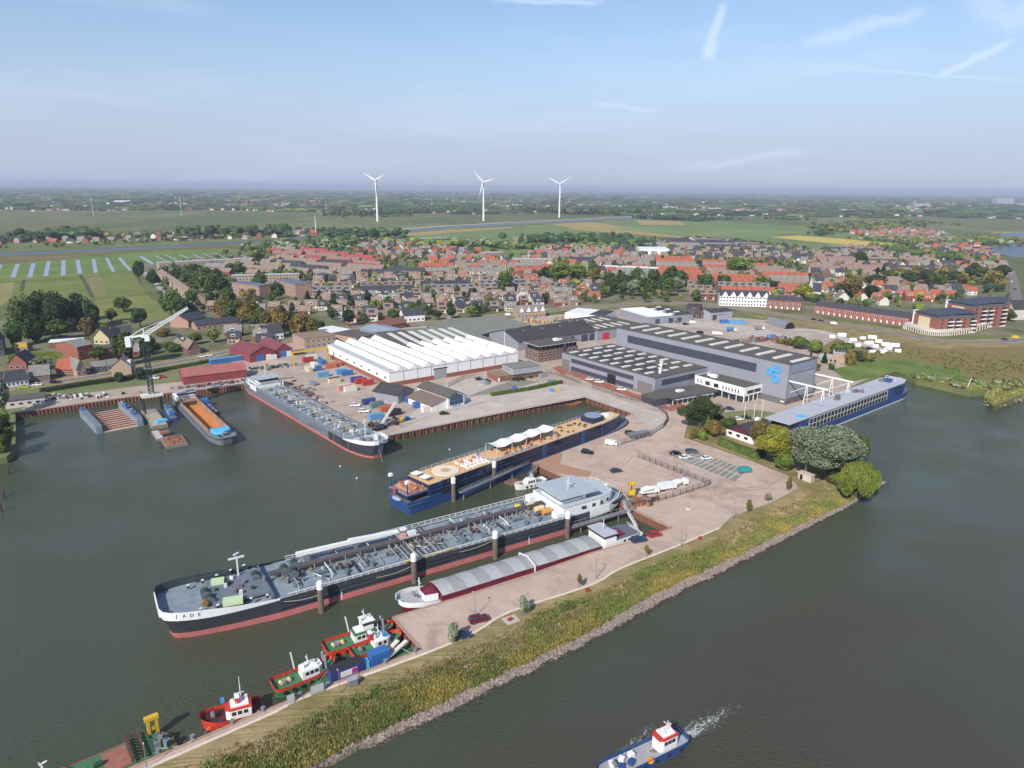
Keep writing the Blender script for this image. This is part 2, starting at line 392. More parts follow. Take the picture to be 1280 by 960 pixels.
def paver_mat(name,ca,cb,joint,sx,sy,rot,nscale=.09,stain=.55):
 m=bpy.data.materials.new(name);m.use_nodes=True;t=m.node_tree;b=t.nodes['Principled BSDF'];L=t.links.new
 b.inputs['Roughness'].default_value=.9;b.inputs['Specular IOR Level'].default_value=.2
 g=t.nodes.new('ShaderNodeNewGeometry')
 n=t.nodes.new('ShaderNodeTexNoise');n.inputs['Scale'].default_value=nscale;n.inputs['Detail'].default_value=8;n.inputs['Roughness'].default_value=.6;L(g.outputs['Position'],n.inputs['Vector'])
 mx=t.nodes.new('ShaderNodeMix');mx.data_type='RGBA';mx.inputs['A'].default_value=(*ca,1);mx.inputs['B'].default_value=(*cb,1)
 r=t.nodes.new('ShaderNodeMapRange');r.inputs['From Min'].default_value=.35;r.inputs['From Max'].default_value=.65;L(n.outputs['Fac'],r.inputs['Value']);L(r.outputs[0],mx.inputs['Factor'])
 mp=t.nodes.new('ShaderNodeMapping');mp.inputs['Rotation'].default_value=(0,0,rot);L(g.outputs['Position'],mp.inputs[0])
 br=t.nodes.new('ShaderNodeTexBrick');br.inputs['Scale'].default_value=1;br.inputs['Brick Width'].default_value=sx;br.inputs['Row Height'].default_value=sy;br.inputs['Mortar Size'].default_value=.05
 br.inputs['Color1'].default_value=(1,1,1,1);br.inputs['Color2'].default_value=(.9,.9,.9,1);br.inputs['Mortar'].default_value=(joint,)*3+(1,);L(mp.outputs[0],br.inputs['Vector'])
 m2=t.nodes.new('ShaderNodeMix');m2.data_type='RGBA';m2.blend_type='MULTIPLY';m2.inputs['Factor'].default_value=1;L(mx.outputs['Result'],m2.inputs['A']);L(br.outputs['Color'],m2.inputs['B'])
 n3=t.nodes.new('ShaderNodeTexNoise');n3.inputs['Scale'].default_value=.07;n3.inputs['Detail'].default_value=10;n3.inputs['Roughness'].default_value=.75;n3.inputs['Distortion'].default_value=1.2;L(g.outputs['Position'],n3.inputs['Vector'])
 r3=t.nodes.new('ShaderNodeMapRange');r3.inputs['From Min'].default_value=.52;r3.inputs['From Max'].default_value=.72;r3.inputs['To Min'].default_value=1;r3.inputs['To Max'].default_value=stain;L(n3.outputs['Fac'],r3.inputs['Value'])
 hs=t.nodes.new('ShaderNodeHueSaturation');L(r3.outputs[0],hs.inputs['Value']);L(m2.outputs['Result'],hs.inputs['Color']);L(hs.outputs[0],b.inputs['Base Color'])
 return m
PAV=paver_mat('pink_pavers',(.47,.355,.285),(.54,.42,.345),.82,9,3,R(32))
YARD=paver_mat('yard_dust',(.40,.315,.26),(.50,.41,.345),1,30,30,R(20),.06,.62)
CONC=paver_mat('quay_concrete',(.47,.41,.36),(.54,.48,.43),.84,6,6,R(35),.2,.8)
ASPH=srf('asphalt',(112,108,106),(128,124,120),sc=.3)
PALEROAD=srf('pale_road',(176,166,158),(188,178,168),sc=.3)
REDB=srf('red_brick_paving',(150,92,76),(160,104,88),sc=.5)
GRYB=srf('grey_bay_paving',(128,124,116),(140,136,128),sc=.5)
GRASS=srf('dry_grass',(122,116,72),(150,132,98),sc=.12,bump=.6,bscale=2.0)
GRASSG=srf('green_grass',(92,112,52),(112,126,66),sc=.05,bump=.4)
DRYG=srf('straw_grass',(140,120,82),(112,108,62),sc=.06,bump=.5)
KERBM=srf('kerb_stone',(214,200,184),sc=.8)
SOIL=srf('bank_soil',(112,104,68),(134,118,84),sc=.2,bump=.5)
RED_RUST=P('rust_sheet',(132,88,70),col2=(.16,.075,.05),var=.3,scale=.5,rough=.8)
RUSTD=P('rust_dark',(86,58,50),var=.3,scale=.8,rough=.85)
VILL=srf('village_ground_mix',(84,94,56),(128,122,100),sc=.045,var=.1)
sheet('village_ground',px((0,478),(0,400),(170,392),(236,398),(168,333),(310,311),(420,312),(560,300),(640,322),(800,300),(1010,322),(1120,308),(1240,322),(1280,400),(1280,420),(1180,418),(1010,396),(930,392),(800,378),(640,388),(500,404),(400,412),(300,436),(175,461),(60,480)),LAND+.02,VILL)
sheet('shipyard_ground',px((19,516),(162,496),(300,481.5),(352,478),(476,546),(620,517),(731,495.5),(792,517),(860,520),(940,512),(990,520),(1100,466),(1015,440),(1100,425),(1000,404),(930,398),(800,385),(640,398),(500,410),(400,420),(310,440),(258,474),(160,484),(50,500)),LAND+.03,YARD)
sheet('quayside_paving',[*px((661,576),(719,603),(840,660),(806,673),(740,691),(637,728),(491,772),(527,812),(327,890),(165,960)),ext,*KERB[::-1][:-1],*px((984,594),(946,579),(902,563),(855,547),(862,520),(852,505),(792,517),(775,524))],LAND+.05,PAV)
sheet('quay_apron',px((480,546),(620,518),(731,497),(792,518),(826,545),(833,535),(828,520),(800,508),(740,488),(700,480),(620,500),(540,520)),LAND+.06,CONC)
for nm,pts in(('red_paving',((709,467),(716,463),(836,508),(848,503),(860,508),(838,514),(800,500),(740,480))),('red_paving',((690,460),(700,457),(712,465),(704,469)))):
 sheet(nm,px(*pts),LAND+.08,REDB)
sheet('grey_paving',px((598,490),(648,473),(672,478),(620,492),(585,496)),LAND+.08,GRYB)
sheet('parking_bays',px((842,571),(868,563),(934,588),(918,602)),LAND+.09,GRYB)
a,b,c_,d_=px((842,571),(868,563),(934,588),(918,602))
mb=MB(P('road_paint',(225,222,215),rough=.8))
for i in range(1,12):
 t=i/12;p=a.lerp(d_,t);q=b.lerp(c_,t);mb.bar(p+Vector((0,0,.1)),q+Vector((0,0,.1)),.18,.02)
p,q=a.lerp(b,.5),d_.lerp(c_,.5);mb.bar(p+Vector((0,0,.1)),q+Vector((0,0,.1)),.18,.02)
tag(mb.build('bay_lines'),kind='structure')
def pip2(p):
 poly_=px((672,574),(845,662),(780,684),(650,728),(505,772),(530,808),(590,785),(740,729),(850,680),(905,652),(950,628),(978,600),(900,565),(850,548),(780,530));c=False
 for i in range(len(poly_)):
  a,b=poly_[i],poly_[i-1]
  if(a.y>p.y)!=(b.y>p.y)and p.x<(b.x-a.x)*(p.y-a.y)/(b.y-a.y)+a.x:c=not c
 return c
sheet('asphalt_lane',px((560,478),(600,468),(655,476),(700,484),(640,500),(600,503),(500,530)),LAND+.045,CONC)
sheet('concrete_patch',px((716,605),(745,607),(768,613),(745,620)),LAND+.075,CONC)
sheet('brown_patch',px((662,575),(690,562),(704,567),(700,580),(740,590),(735,598),(690,590)),LAND+.075,srf('brown_dirt',(178,142,120),(158,122,100),sc=.3))
mb=MB(P('faded_paint',(196,176,160),rough=.9))
for(x0,y0,x1,y1)in((740,600,806,583),(742,606,812,588),(746,612,820,594),(752,618,826,600)):
 mb.bar(G(x0,y0)+Vector((0,0,.1)),G(x1,y1)+Vector((0,0,.1)),.22,.02)
tag(mb.build('faded_lines'),kind='structure')
mb=MB(P('tyre_mark',(128,104,94),var=.2,rough=.9));rt=random.Random(6)
for k in range(22):
 c=G(rt.uniform(690,960),rt.uniform(560,650));r0=rt.uniform(6,22);a0=rt.uniform(0,6.28);n0=rt.randrange(5,12)
 if k>15:c=G(rt.uniform(560,720),rt.uniform(735,752));r0=60;a0=R(rt.uniform(-70,-50));n0=3
 for dr in(0,1.9):
  for j in range(n0):p,q=[Vector((c.x+(r0+dr)*math.cos(a0+i*.12),c.y+(r0+dr)*math.sin(a0+i*.12),LAND+.058))for i in(j,j+1)];mb.bar(p,q,.16,.01)if pip2(p)and pip2(q)else None
tag(mb.build('tyre_marks'),kind='structure')
kp=smooth_pts([(p.x,p.y)for p in KERB[4:]],3)
l,r_=ribbon(kp,.55,0);mb=MB(KERBM);n=len(l)
mb.add([(*p,LAND)for p in l]+[(*p,LAND)for p in r_]+[(*p,LAND+.16)for p in l]+[(*p,LAND+.16)for p in r_],[(i+2*n,i+3*n,i+1+3*n,i+1+2*n)for i in range(n-1)]+[(i,i+2*n,i+1+2*n,i+1)for i in range(n-1)]+[(i+n,i+1+n,i+1+3*n,i+3*n)for i in range(n-1)])
tag(mb.build('kerb'),kind='structure')
# river bank ---------------------------------------------------------
def resample(pl,n):
 P_=[Vector((p[0],p[1]))for p in pl];ds=[0]
 for i in range(len(P_)-1):ds.append(ds[-1]+(P_[i+1]-P_[i]).length)
 out_=[]
 for k in range(n):
  s_=ds[-1]*k/(n-1);i=0
  while i<len(ds)-2 and ds[i+1]<s_:i+=1
  out_.append(P_[i].lerp(P_[i+1],(s_-ds[i])/(ds[i+1]-ds[i])))
 return out_
NB=260
K_,R_,W_=resample(KERB,NB),resample(RIP,NB),resample(WLN,NB)
from mathutils import noise as mnoise
for i in range(NB):
 o=Vector((.53,-.848));W_[i]+=o*(1.1*mnoise.noise(Vector((i*.21,0,0)))+.5*mnoise.noise(Vector((i*.8,3,0))));R_[i]+=o*(.9+1.0*mnoise.noise(Vector((i*.17,9,0)))+.6*mnoise.noise(Vector((i*.6,5,0))))
mb=MB(SOIL);rows=[]
rb=random.Random(3)
for k,f in enumerate([0,.06,.3,.5,.7,.85,1]):
 z=2.5-.0*f if f<.1 else 2.5-1.3*((f-.06)/.94)**1.1
 rows.append([(*K_[i].lerp(R_[i],f),z+(.02 if k==0 else rb.uniform(-.1,.1)if 0<k<6 else 0))for i in range(NB)])
vs=[v for rw in rows for v in rw]
mb.add(vs,[(j*NB+i,j*NB+i+1,(j+1)*NB+i+1,(j+1)*NB+i)for j in range(len(rows)-1)for i in range(NB-1)])
for k in range(len(mb.f)):mb.fm[k]=0
mb.mat(GRASS)
for k in range((NB-1)*2):mb.fm[k]=1
tag(mb.build('river_bank',fixn=False),kind='structure')
def bank(u,f):
 x=u*(NB-1);i=min(NB-2,int(x));t=x-i
 p=K_[i].lerp(K_[i+1],t).lerp(R_[i].lerp(R_[i+1],t),f)
 return p,(2.5 if f<.06 else 2.5-1.3*((f-.06)/.94)**1.1)
STONE=P('riprap_stone',(130,116,104),col2=(.27,.22,.19),var=.2,scale=1.5,rough=.9,island=True,bump=.3)
STONEW=P('wet_stone',(62,58,50),var=.2,scale=1.5,rough=.5,island=True)
BASE=srf('riprap_base',(104,94,84),(120,110,98),sc=1.2,bump=1.0)
mb=MB(BASE);mb.add([(*p,1.18)for p in R_]+[(*(p+(p-q).normalized()*1.2),-.6)for p,q in zip(W_,R_)],[(i,i+1,i+1+NB,i+NB)for i in range(NB-1)])
tag(mb.build('riprap_slope'),kind='structure')
mb=MB(STONE);rs=random.Random(11)
for _ in range(17000):
 u=rs.random()*(NB-1.001);i=int(u);t=u-i;f=rs.random()**.9
 a=R_[i].lerp(R_[i+1],t);b=W_[i].lerp(W_[i+1],t);p=a.lerp(b,f*1.06-.03)
 z=1.22-1.3*f;r=rs.uniform(.15,.36)
 mb.mat(STONEW if z<.12+rs.uniform(0,.2)else STONE)
 mb.blob((p.x,p.y,z),r*rs.uniform(.8,1.3),r,r*.7,5,3,.3,rg=rs)
tag(mb.build('riprap'),'grey loose stones along the river bank','stones',kind='stuff')
def tufts(name,n,place,mats,hrange,wd,seed,label,blades=7):
 rg=random.Random(seed);mb=MB()
 for _ in range(n):
  p,z,mi,hs=place(rg)
  h=rg.uniform(*hrange)*hs;mb.mat(mats[mi])
  for k in range(blades):
   a=rg.uniform(0,6.283);l=rg.uniform(.1,.5)*h;q=rg.uniform(0,6.283)
   bx,by=p.x+math.cos(a)*rg.uniform(0,.5),p.y+math.sin(a)*rg.uniform(0,.5)
   wx,wy=math.cos(q)*wd,math.sin(q)*wd
   hh=h*rg.uniform(.6,1.1)
   mb.add([(bx-wx,by-wy,z),(bx+wx,by+wy,z),(bx+math.cos(a)*l+wx*.3,by+math.sin(a)*l+wy*.3,z+hh),(bx+math.cos(a)*l-wx,by+math.sin(a)*l-wy,z+hh*.9)],[(0,1,2,3)])
 return tag(mb.build(name),label,'grass',kind='stuff')
REED=[P('reed_green',(108,124,62),var=.3,scale=.15,rough=.8,spec=.2,island=True),P('reed_yellow',(152,140,74),var=.25,scale=.15,rough=.8,spec=.2,island=True),P('weed_olive',(132,128,78),var=.3,scale=.2,rough=.8,spec=.2,island=True),P('weed_brown',(146,128,92),var=.3,scale=.2,rough=.85,spec=.1,island=True),P('seed_head',(178,158,132),var=.15,rough=.9,spec=.1,island=True)]
from mathutils import noise as mnoise
def bplace(rg):
 u=rg.random()**.9
 f=rg.betavariate(2.1,1.15)*.8+.2
 p,z=bank(1-u,f)
 tall=mnoise.noise(Vector((p.x*.04,p.y*.04,20)))
 nv=mnoise.noise(Vector((p.x*.07,p.y*.07,0)))+.6*mnoise.noise(Vector((p.x*.25,p.y*.25,4)))
 s_=f+nv*.45+rg.uniform(-.12,.12)
 if s_>.72:mi=1 if mnoise.noise(Vector((p.x*.1,p.y*.1,9)))+rg.uniform(-.2,.2)>-.05 else 0
 elif s_>.55:mi=0 if rg.random()<.7 else 2
 elif s_>.36:mi=2 if rg.random()<.8 else 3
 else:mi=3 if rg.random()<.6 else 2
 if tall>.1 and .25<f<.5 and rg.random()<.75:mi=0
 if mi>1 and mnoise.noise(Vector((p.x*.3,p.y*.3,30)))>.28 and rg.random()<.6:mi=4
 if mi<2 and rg.random()<.25:mi=rg.choice((1,2,3))
 return p,z-.1,mi,(.3+.5*f+(.35 if mi==0 and f<.5 else 0))
tufts('reeds',30000,bplace,REED,(.45,1.2),.085,5,'tall yellow and green reeds and weeds on the river bank')
# ------ materials for buildings
WHITE=P('white_metal',(228,228,226),var=.05,rough=.5)
WROOF=P('white_roof',(226,228,228),var=.06,scale=.2,rough=.6,bump=.1)
WGREY=P('pale_grey_roof',(176,180,180),var=.08,scale=.3,rough=.7)
CLAD=P('grey_cladding',(142,144,154),var=.05,scale=.2,rough=.45)
CLADL=P('light_grey_cladding',(158,160,168),var=.05,scale=.2,rough=.45)
CLADD=P('dark_cladding',(66,69,82),var=.08,scale=.3,rough=.5)
PLINTH=P('plinth',(104,104,104),var=.1,rough=.7)
ROOFD=P('dark_roofing',(88,84,80),var=.14,scale=.15,rough=.95)
ROOFB=P('black_roofing',(62,60,62),var=.14,scale=.15,rough=.95)
ROOFG=P('green_grey_roofing',(122,124,114),var=.1,scale=.15,rough=.9)
SOLAR=P('solar_panel',(58,60,68),var=.2,scale=.8,rough=.55)
SKYL=P('skylight',(216,212,202),var=.05,rough=.4)
BRICK=P('red_brick',(142,88,74),var=.15,scale=2,rough=.9)
BRICKD=P('brown_brick',(116,88,78),var=.15,scale=2,rough=.9)
BRICKP=P('pale_brick',(166,142,124),var=.12,scale=2,rough=.9)
BRICKR=P('bright_brick',(158,84,66),var=.12,scale=2,rough=.9)
GLASS=P('window_glass',(44,54,64),var=.3,scale=.7,rough=.08,spec=.8)
FRAMEW=P('white_frame',(220,220,215),var=.05,rough=.6)
DARK=P('dark_void',(22,22,24),var=0,rough=.8)
WOODF=P('brown_wood',(120,92,74),var=.2,scale=1,rough=.9)
REDM=P('red_shed_metal',(134,62,66),var=.14,scale=.35,rough=.8)
REDR=P('red_shed_roof',(160,94,90),var=.2,scale=.35,rough=.8)
GALV=P('galvanised',(150,154,156),var=.12,scale=1,rough=.45,metal=.4)
YEL=P('yellow_paint',(208,168,46),var=.1,scale=1,rough=.6)
BLUEC=P('blue_container',(58,108,168),var=.15,scale=.8,rough=.6)
TIME_BLUE=P('logo_blue',(70,160,220),var=.03,rough=.5)
class Bld:
 """a building in its own frame; f = Frame of its front"""
 def __init__(s,name,label,cat,f,group=None):
  s.f=f;s.t=thing(name,label,cat,(f.o.x,f.o.y,LAND),f.rz,group)
 def part(s,name,mb,parent=None,label=None):
  o=mb.build(name,parent or s.t)
  if label:o['label']=label
  return o
 def win(s,x,z,w,h,face='front',D=0,L=0,name='window',glass=None,fr=None,out=.06):
  """a framed window with its pane; x along that face"""
  fm=MB(fr or FRAMEW);pm=MB(glass or GLASS);e=.09
  def b(m,x0,x1,z0,z1,o0,o1):
   if face=='front':m.box(x0,x1,-o1,-o0,z0,z1)
   elif face=='back':m.box(x0,x1,D+o0,D+o1,z0,z1)
   elif face=='left':m.box(-o1,-o0,x0,x1,z0,z1)
   else:m.box(L+o0,L+o1,x0,x1,z0,z1)
  b(fm,x,x+e,z,z+h,.003,out);b(fm,x+w-e,x+w,z,z+h,.003,out)
  b(fm,x+e,x+w-e,z,z+e,.003,out);b(fm,x+e,x+w-e,z+h-e,z+h,.003,out)
  o=s.part(name,fm)
  b(pm,x+e,x+w-e,z+e,z+h-e,.002,.03)
  pm.build('pane',o)
  return o
def fr3(A,B,h):
 return Frame(G(*A,LAND+h),G(*B,LAND+h))
h=7.5
f=Frame(G(486,466,LAND+h),G(648,441,LAND+h));L_,D_=f.L,80.0
b=Bld('factory_hall','long white hall with a zigzag roof of parallel gables behind the container yard','hall',f)
NBY=10;bw=L_/NBY
wl,bk=MB(WHITE),MB(BRICK)
bk.box(-.05,L_+.05,-.05,D_*.62,0,2.3);bk.box(-.05,bw*4,D_*.62+.01,D_,0,2.3)
b.part('brick_base',bk)
wl.box(0,L_,0,D_*.62,2.31,h);wl.box(0,bw*4,D_*.62+.01,D_-.05,2.31,h)
b.part('wall',wl)
for i in range(NBY):
 dep=D_ if i<4 else D_*.62
 x0=i*bw;xr=x0+bw*.74;x1=x0+bw
 m=MB(WROOF);zr=h+2.4
 xm=x0+bw*(.42 if i else .5)
 m.add([(x0,-.3,h+.05),(xm,-.3,h+.45),(xm,dep,h+.45),(x0,dep,h+.05)],[(0,1,2,3)],WGREY)
 m.add([(xm,-.3,h+.45),(xr,-.3,zr),(xr,dep,zr),(xm,dep,h+.45)],[(0,1,2,3)],WROOF)
 m.add([(xr,-.3,zr),(x1,-.3,h+.05),(x1,dep,h+.05),(xr,dep,zr)],[(0,1,2,3)],WGREY)
 m.add([(x0,-.3,h+.05),(x1,-.3,h+.05),(xr,-.3,zr),(xm,-.3,h+.45)],[(0,1,2,3)],WHITE)
 m.add([(x0,dep,h+.05),(x1,dep,h+.05),(xr,dep,zr),(xm,dep,h+.45)],[(0,3,2,1)],WHITE)
 ro=b.part('roof',m)
 for k in range(2):v=MB(GALV);v.rbox((xr,dep*(k+.5)/2+(i%3)*2,zr-.1),(.5,1.3,.35));v.build('ridge_vent',ro)
for k in range(1,11):
 dp=MB(GALV);dp.box(k*bw-.06,k*bw+.06,-.18,-.02,2.35,h);b.part('downpipe',dp)
dr=MB(P('roller_door',(150,152,156),var=.05,rough=.5));dr.box(26,33.5,-.12,-.01,.0,5.4);b.part('roller_door',dr)
dr=MB(CLADD);dr.box(25.5,34,-.2,-.01,5.41,6.0);b.part('door_lintel',dr)
for k in range(7):b.win(3+k*9.5,3.6,2.4,1.1,'left')
h=8.2
f=Frame(G(504,435,LAND+h),G(614,424,LAND+h))
b=Bld('warehouse','flat brown and grey roofed warehouse with long white roof lights behind the zigzag hall','warehouse',f)
L_,D_=f.L,52
m=MB(BRICK);m.box(0,L_,0,D_,0,h-.4,CLAD);b.part('wall',m)
m=MB(ROOFD);m.box(-.3,L_*.33,-.3,D_,h-.39,h);b.part('roof',m,label='brown left section of the warehouse roof')
m=MB(ROOFG);m.box(L_*.33+.01,L_+.3,-.3,D_,h-.39,h);b.part('roof',m,label='grey right section of the warehouse roof')
for i in range(7):
 x=5+i*(L_-8)/7;m=MB(SKYL);m.box(x,x+3,4,D_-8,h+.01,h+.35);b.part('roof_light',m)
m=MB(DARK);m.box(18,24,-6,-.5,h-1.2,h-1.0);b.part('canopy',m)
h=6.5
f=Frame(G(590,418,LAND+h),G(664,404.5,LAND+h))
b=Bld('warehouse','wide low warehouse with a plain dark grey roof beyond the zigzag hall','warehouse',f)
m=MB(CLADD);m.box(0,f.L,0,46,0,h-1.2);b.part('wall',m)
m=MB(ROOFG);m.gable(-.4,f.L+.4,-.6,46,h-1.19,h-1.0,h+.6,CLADL,ROOFG,'x',.2);b.part('roof',m)
for k in range(6):b.win(3+k*8,1.6,4,2,'front')
m=MB(WHITE);m.box(-16,-.02,10,40,0,4.5,CLAD);m.box(-16.3,-.03,9.7,40.2,4.51,4.9,ROOFG);b.part('side_wing',m)
h=4.5
f=Frame(G(573,409,LAND+h),G(630,399.5,LAND+h))
b=Bld('workshop','low white workshop with a grey flat roof right behind the grey warehouse','workshop',f)
m=MB(WHITE);m.box(0,f.L,0,18,0,h-.3);b.part('wall',m)
m=MB(ROOFG);m.box(-.2,f.L+.2,-.2,18.2,h-.29,h);b.part('roof',m)
for k in range(6):b.win(2+k*5,1.2,2,1.2)
h=6.0
f=Frame(G(648,427,LAND+h),G(747,413.5,LAND+h));L_,D_=f.L,33
b=Bld('boat_hall','wide grey hall with a broad black gabled roof behind the brick office','hall',f)
w_,r_=MB(CLAD),MB(ROOFB)
w_.gable(0,L_,0,D_,0,h,h+4.6,CLAD,ROOFB,'x',.6,.25,r_)
b.part('wall',w_);b.part('roof',r_)
m=MB(WHITE);m.box(-.3,-.02,D_*.45,D_*.45+.25,0,h+5);b.part('flue',m)
for x,w2 in((L_-14,5.5),(L_-7,5.5),(L_-24,4)):
 m=MB(CLADD);m.box(x,x+w2,-.1,-.01,0,4.6);b.part('sliding_door',m)
m=MB(GALV)
for k in range(3):m=MB(GALV);m.rbox((12+k*15,D_*.35,h+3.2),(1.2,1.2,.8));b.part('roof_vent',m)
h=7.0
f=Frame(G(747,413,LAND+h),G(806,405,LAND+h))
b=Bld('workshop_hall','grey hall with a red door and white roof lights between two larger halls','hall',f)
L_=f.L;D_=44
m=MB(CLAD);m.box(0,L_,0,D_,0,h-.4);b.part('wall',m)
m=MB(ROOFD);m.box(-.3,L_+.3,-.3,D_+.3,h-.39,h);b.part('roof',m)
m=MB(P('red_door',(190,44,60),var=.03));m.box(5,10.5,-.12,-.01,0,4.8);b.part('red_door',m)
for i in range(5):
 for j in range(2):m=MB(SKYL);m.rbox((5+i*7,10+j*20,h+.01),(1.8,11,.3));b.part('roof_light',m)
h=10.0
f=Frame(G(674,432,LAND+h),G(723,425,LAND+h));L_,D_=f.L,13.5
b=Bld('office_building','three storey brown brick office with an overhanging flat roof by the black roofed hall','office',f)
m=MB(BRICKD);m.box(0,L_,0,D_,0,6.6);b.part('wall',m)
m=MB(GLASS);m.box(.8,L_-.8,.8,D_-.8,6.61,9.4);b.part('glazed_storey',m)
m=MB(ROOFD);m.box(-.8,L_+.8,-.8,D_+.8,9.6,9.95,ROOFD);m.box(-1,L_+1,-1,D_+1,9.41,9.59,FRAMEW);b.part('roof',m)
m=MB(CLADD);m.box(L_*.6,L_*.6+2.6,-.5,.2,0,9.4);b.part('stair_tower',m)
for r0 in(1.0,4.2):
 for k in range(9):
  x=1.0+k*3.05
  if abs(x-L_*.6)>1.6 and abs(x+1.6-L_*.6-1)>1.9:b.win(x,r0,1.9,1.5)
 for k in range(4):b.win(1+k*3.1,r0,1.9,1.5,'left')
for k in range(8):m=MB(FRAMEW);m.box(2+k*3.4,2.12+k*3.4,.7,.79,6.62,9.4);b.part('mullion',m)
m=MB(WHITE);m.box(16,19,5,8,9.96,11.2);m.box(20,21.4,5.5,7,9.96,10.8);b.part('roof_plant',m)
h=3.2
f=Frame(G(622,470.6,LAND+h),G(672,464,LAND+h))
b=Bld('gatehouse','low brick building with a pale grey upper storey beside the zigzag hall','building',f)
L_=f.L;D_=12
m=MB(BRICK);m.box(0,L_,0,D_,0,h-.3);b.part('wall',m)
m=MB(ROOFD);m.box(-.3,L_+.3,-.3,D_+.3,h-.29,h,P('mossy_roof',(140,118,98),var=.15,scale=.4));b.part('roof',m)
m=MB(CLADL);m.box(L_*.36,L_+1.2,-.9,D_-1,h+.01,h+3.2);o=b.part('upper_storey',m)
m=MB(ROOFG);m.box(L_*.36-.2,L_+1.4,-1.1,D_-.8,h+3.21,h+3.45);m.build('upper_roof',o)
m=MB(WOODF);m.box(1.5,L_-.5,-.25,-.02,0,2.2);b.part('timber_cladding',m)
for x in(-.9+L_*.42,L_*.42+2.2):m=MB(GLASS);m.box(L_*.36-.04,L_*.36-.01,x-6,x-5,h+1.2,h+2.2);b.part('window',m)
m=MB(WHITE);m.box(.3,1.2,-.1,-.01,0.4,2.4);b.part('door',m)
for k in range(6):b.win(5+k*2.9,2.25,1.4,.55)
a=G(560,511);c2=G(580.5,506)
f=Frame(a,c2)
b=Bld('glass_fronted_workshop','white workshop with a glazed blue framed gable facing the quay','workshop',f)
L_=f.L;D_=24
w_,r_=MB(WHITE),MB(ROOFD)
w_.gable(0,L_,0,D_,0,5.2,7.6,WHITE,ROOFD,'y',.35,.2,r_)
b.part('wall',w_);b.part('roof',r_)
m=MB(GLASS);m.add([(1,-.06,1.3),(L_-1,-.06,1.3),(L_-1,-.06,5.0),(L_/2,-.06,6.8),(1,-.06,5.0)],[(0,1,2,3,4)]);g=b.part('glass_gable',m)
m=MB(P('blue_frame',(96,132,168),var=.05))
for k in range(6):x=1+k*(L_-2)/5;m.box(x-.07,x+.07,-.15,-.07,1.2,5.0+1.8*(1-abs(2*k/5-1)))
m.bar((0,-.12,5.1),(L_/2,-.12,7.4),.3);m.bar((L_/2,-.12,7.4),(L_,-.12,5.1),.3);m.box(1,L_-1,-.15,-.07,3.2,3.35)
m.build('frame',g)
m=MB(P('pale_blue_door',(150,172,196),var=.04));m.box(2.4,L_-2.4,-.2,-.16,0,1.25);b.part('door',m)
m=MB(WHITE);m.box(L_+.02,L_+5,4,10,0,2.6);m.box(L_+.02,L_+5.2,3.8,10.2,2.61,2.8,GALV);b.part('annexe',m)
for k in range(3):m=MB(GLASS);m.box(L_+5.01,L_+5.05,4.5+k*1.8,5.7+k*1.8,1,2.2);b.part('window',m)
a=G(520,493);c2=G(556,510.5)
f2=Frame(f.at(-8.5,1),f.at(-.1,1))
b2=Bld('storage_shed','brown roofed lean-to shed attached left of the glass fronted workshop','shed',f2)
m=MB(BRICKD);D2=20
m.add([(0,0,0),(8.3,0,0),(8.3,D2,0),(0,D2,0),(0,0,2.6),(8.3,0,4.4),(8.3,D2,4.4),(0,D2,2.6)],[(0,1,5,4),(1,2,6,5),(2,3,7,6),(3,0,4,7)],WHITE);b2.part('wall',m)
m=MB(ROOFD);m.add([(-.4,-.3,2.55),(8.3,-.3,4.45),(8.3,D2+.3,4.45),(-.4,D2+.3,2.55),(-.4,-.3,2.75),(8.3,-.3,4.65),(8.3,D2+.3,4.65),(-.4,D2+.3,2.75)],[(0,3,2,1),(4,5,6,7),(0,1,5,4),(1,2,6,5),(2,3,7,6),(3,0,4,7)],P('brown_fibre_roof',(120,104,92),var=.12,scale=.5));b2.part('roof',m)
f3=Frame(f.at(-17,16),f.at(-.2,16))
b3=Bld('storage_hall','black gabled storage hall standing behind the glass fronted workshop','hall',Frame(f.at(-13,21),f.at(-.4,25)))
w_,r_=MB(WHITE),MB(ROOFB)
w_.gable(0,12,0,15,0,4,7,CLAD,ROOFB,'y',.4,.2,r_);b3.part('wall',w_);b3.part('roof',r_)
h=9.5
f=Frame(G(702.5,440,LAND+h),G(819,472.5,LAND+h));L_,D_=f.L,39
b=Bld('shipyard_hall','grey shipyard hall with solar panels and rows of white roof lights on its flat roof','hall',f)
m=MB(CLAD);m.box(0,L_,0,D_,1.0,h-.3);b.part('wall',m)
m=MB(PLINTH);m.box(-.03,L_+.03,-.03,D_+.03,0,.99);b.part('plinth',m)
m=MB(ROOFD);m.box(-.15,L_+.15,-.15,D_+.15,h-.29,h);b.part('roof',m)
m=MB(CLADD);m.box(8,L_-14,-.15,-.01,5.2,7.4);b.part('strip_window',m)
m=MB(CLADD);m.box(8,L_-14,-.15,-.01,1.02,3.0);b.part('lower_band',m)
m=MB(CLADD);m.box(L_+.01,L_+.15,5,29,5.0,7.6);b.part('strip_window',m)
m=MB(DARK);m.box(L_*.53,L_*.53+6,-.22,-.16,0,5.0);b.part('open_doorway',m)
m=MB(P('warm_grey_door',(118,112,108),var=.05));m.box(L_-11,L_-1.5,-.2,-.02,0,6);b.part('hall_door',m)
m=MB(P('warm_grey_door',(118,112,108)));m.box(.5,6.5,-.2,-.02,0,6);b.part('hall_door',m)
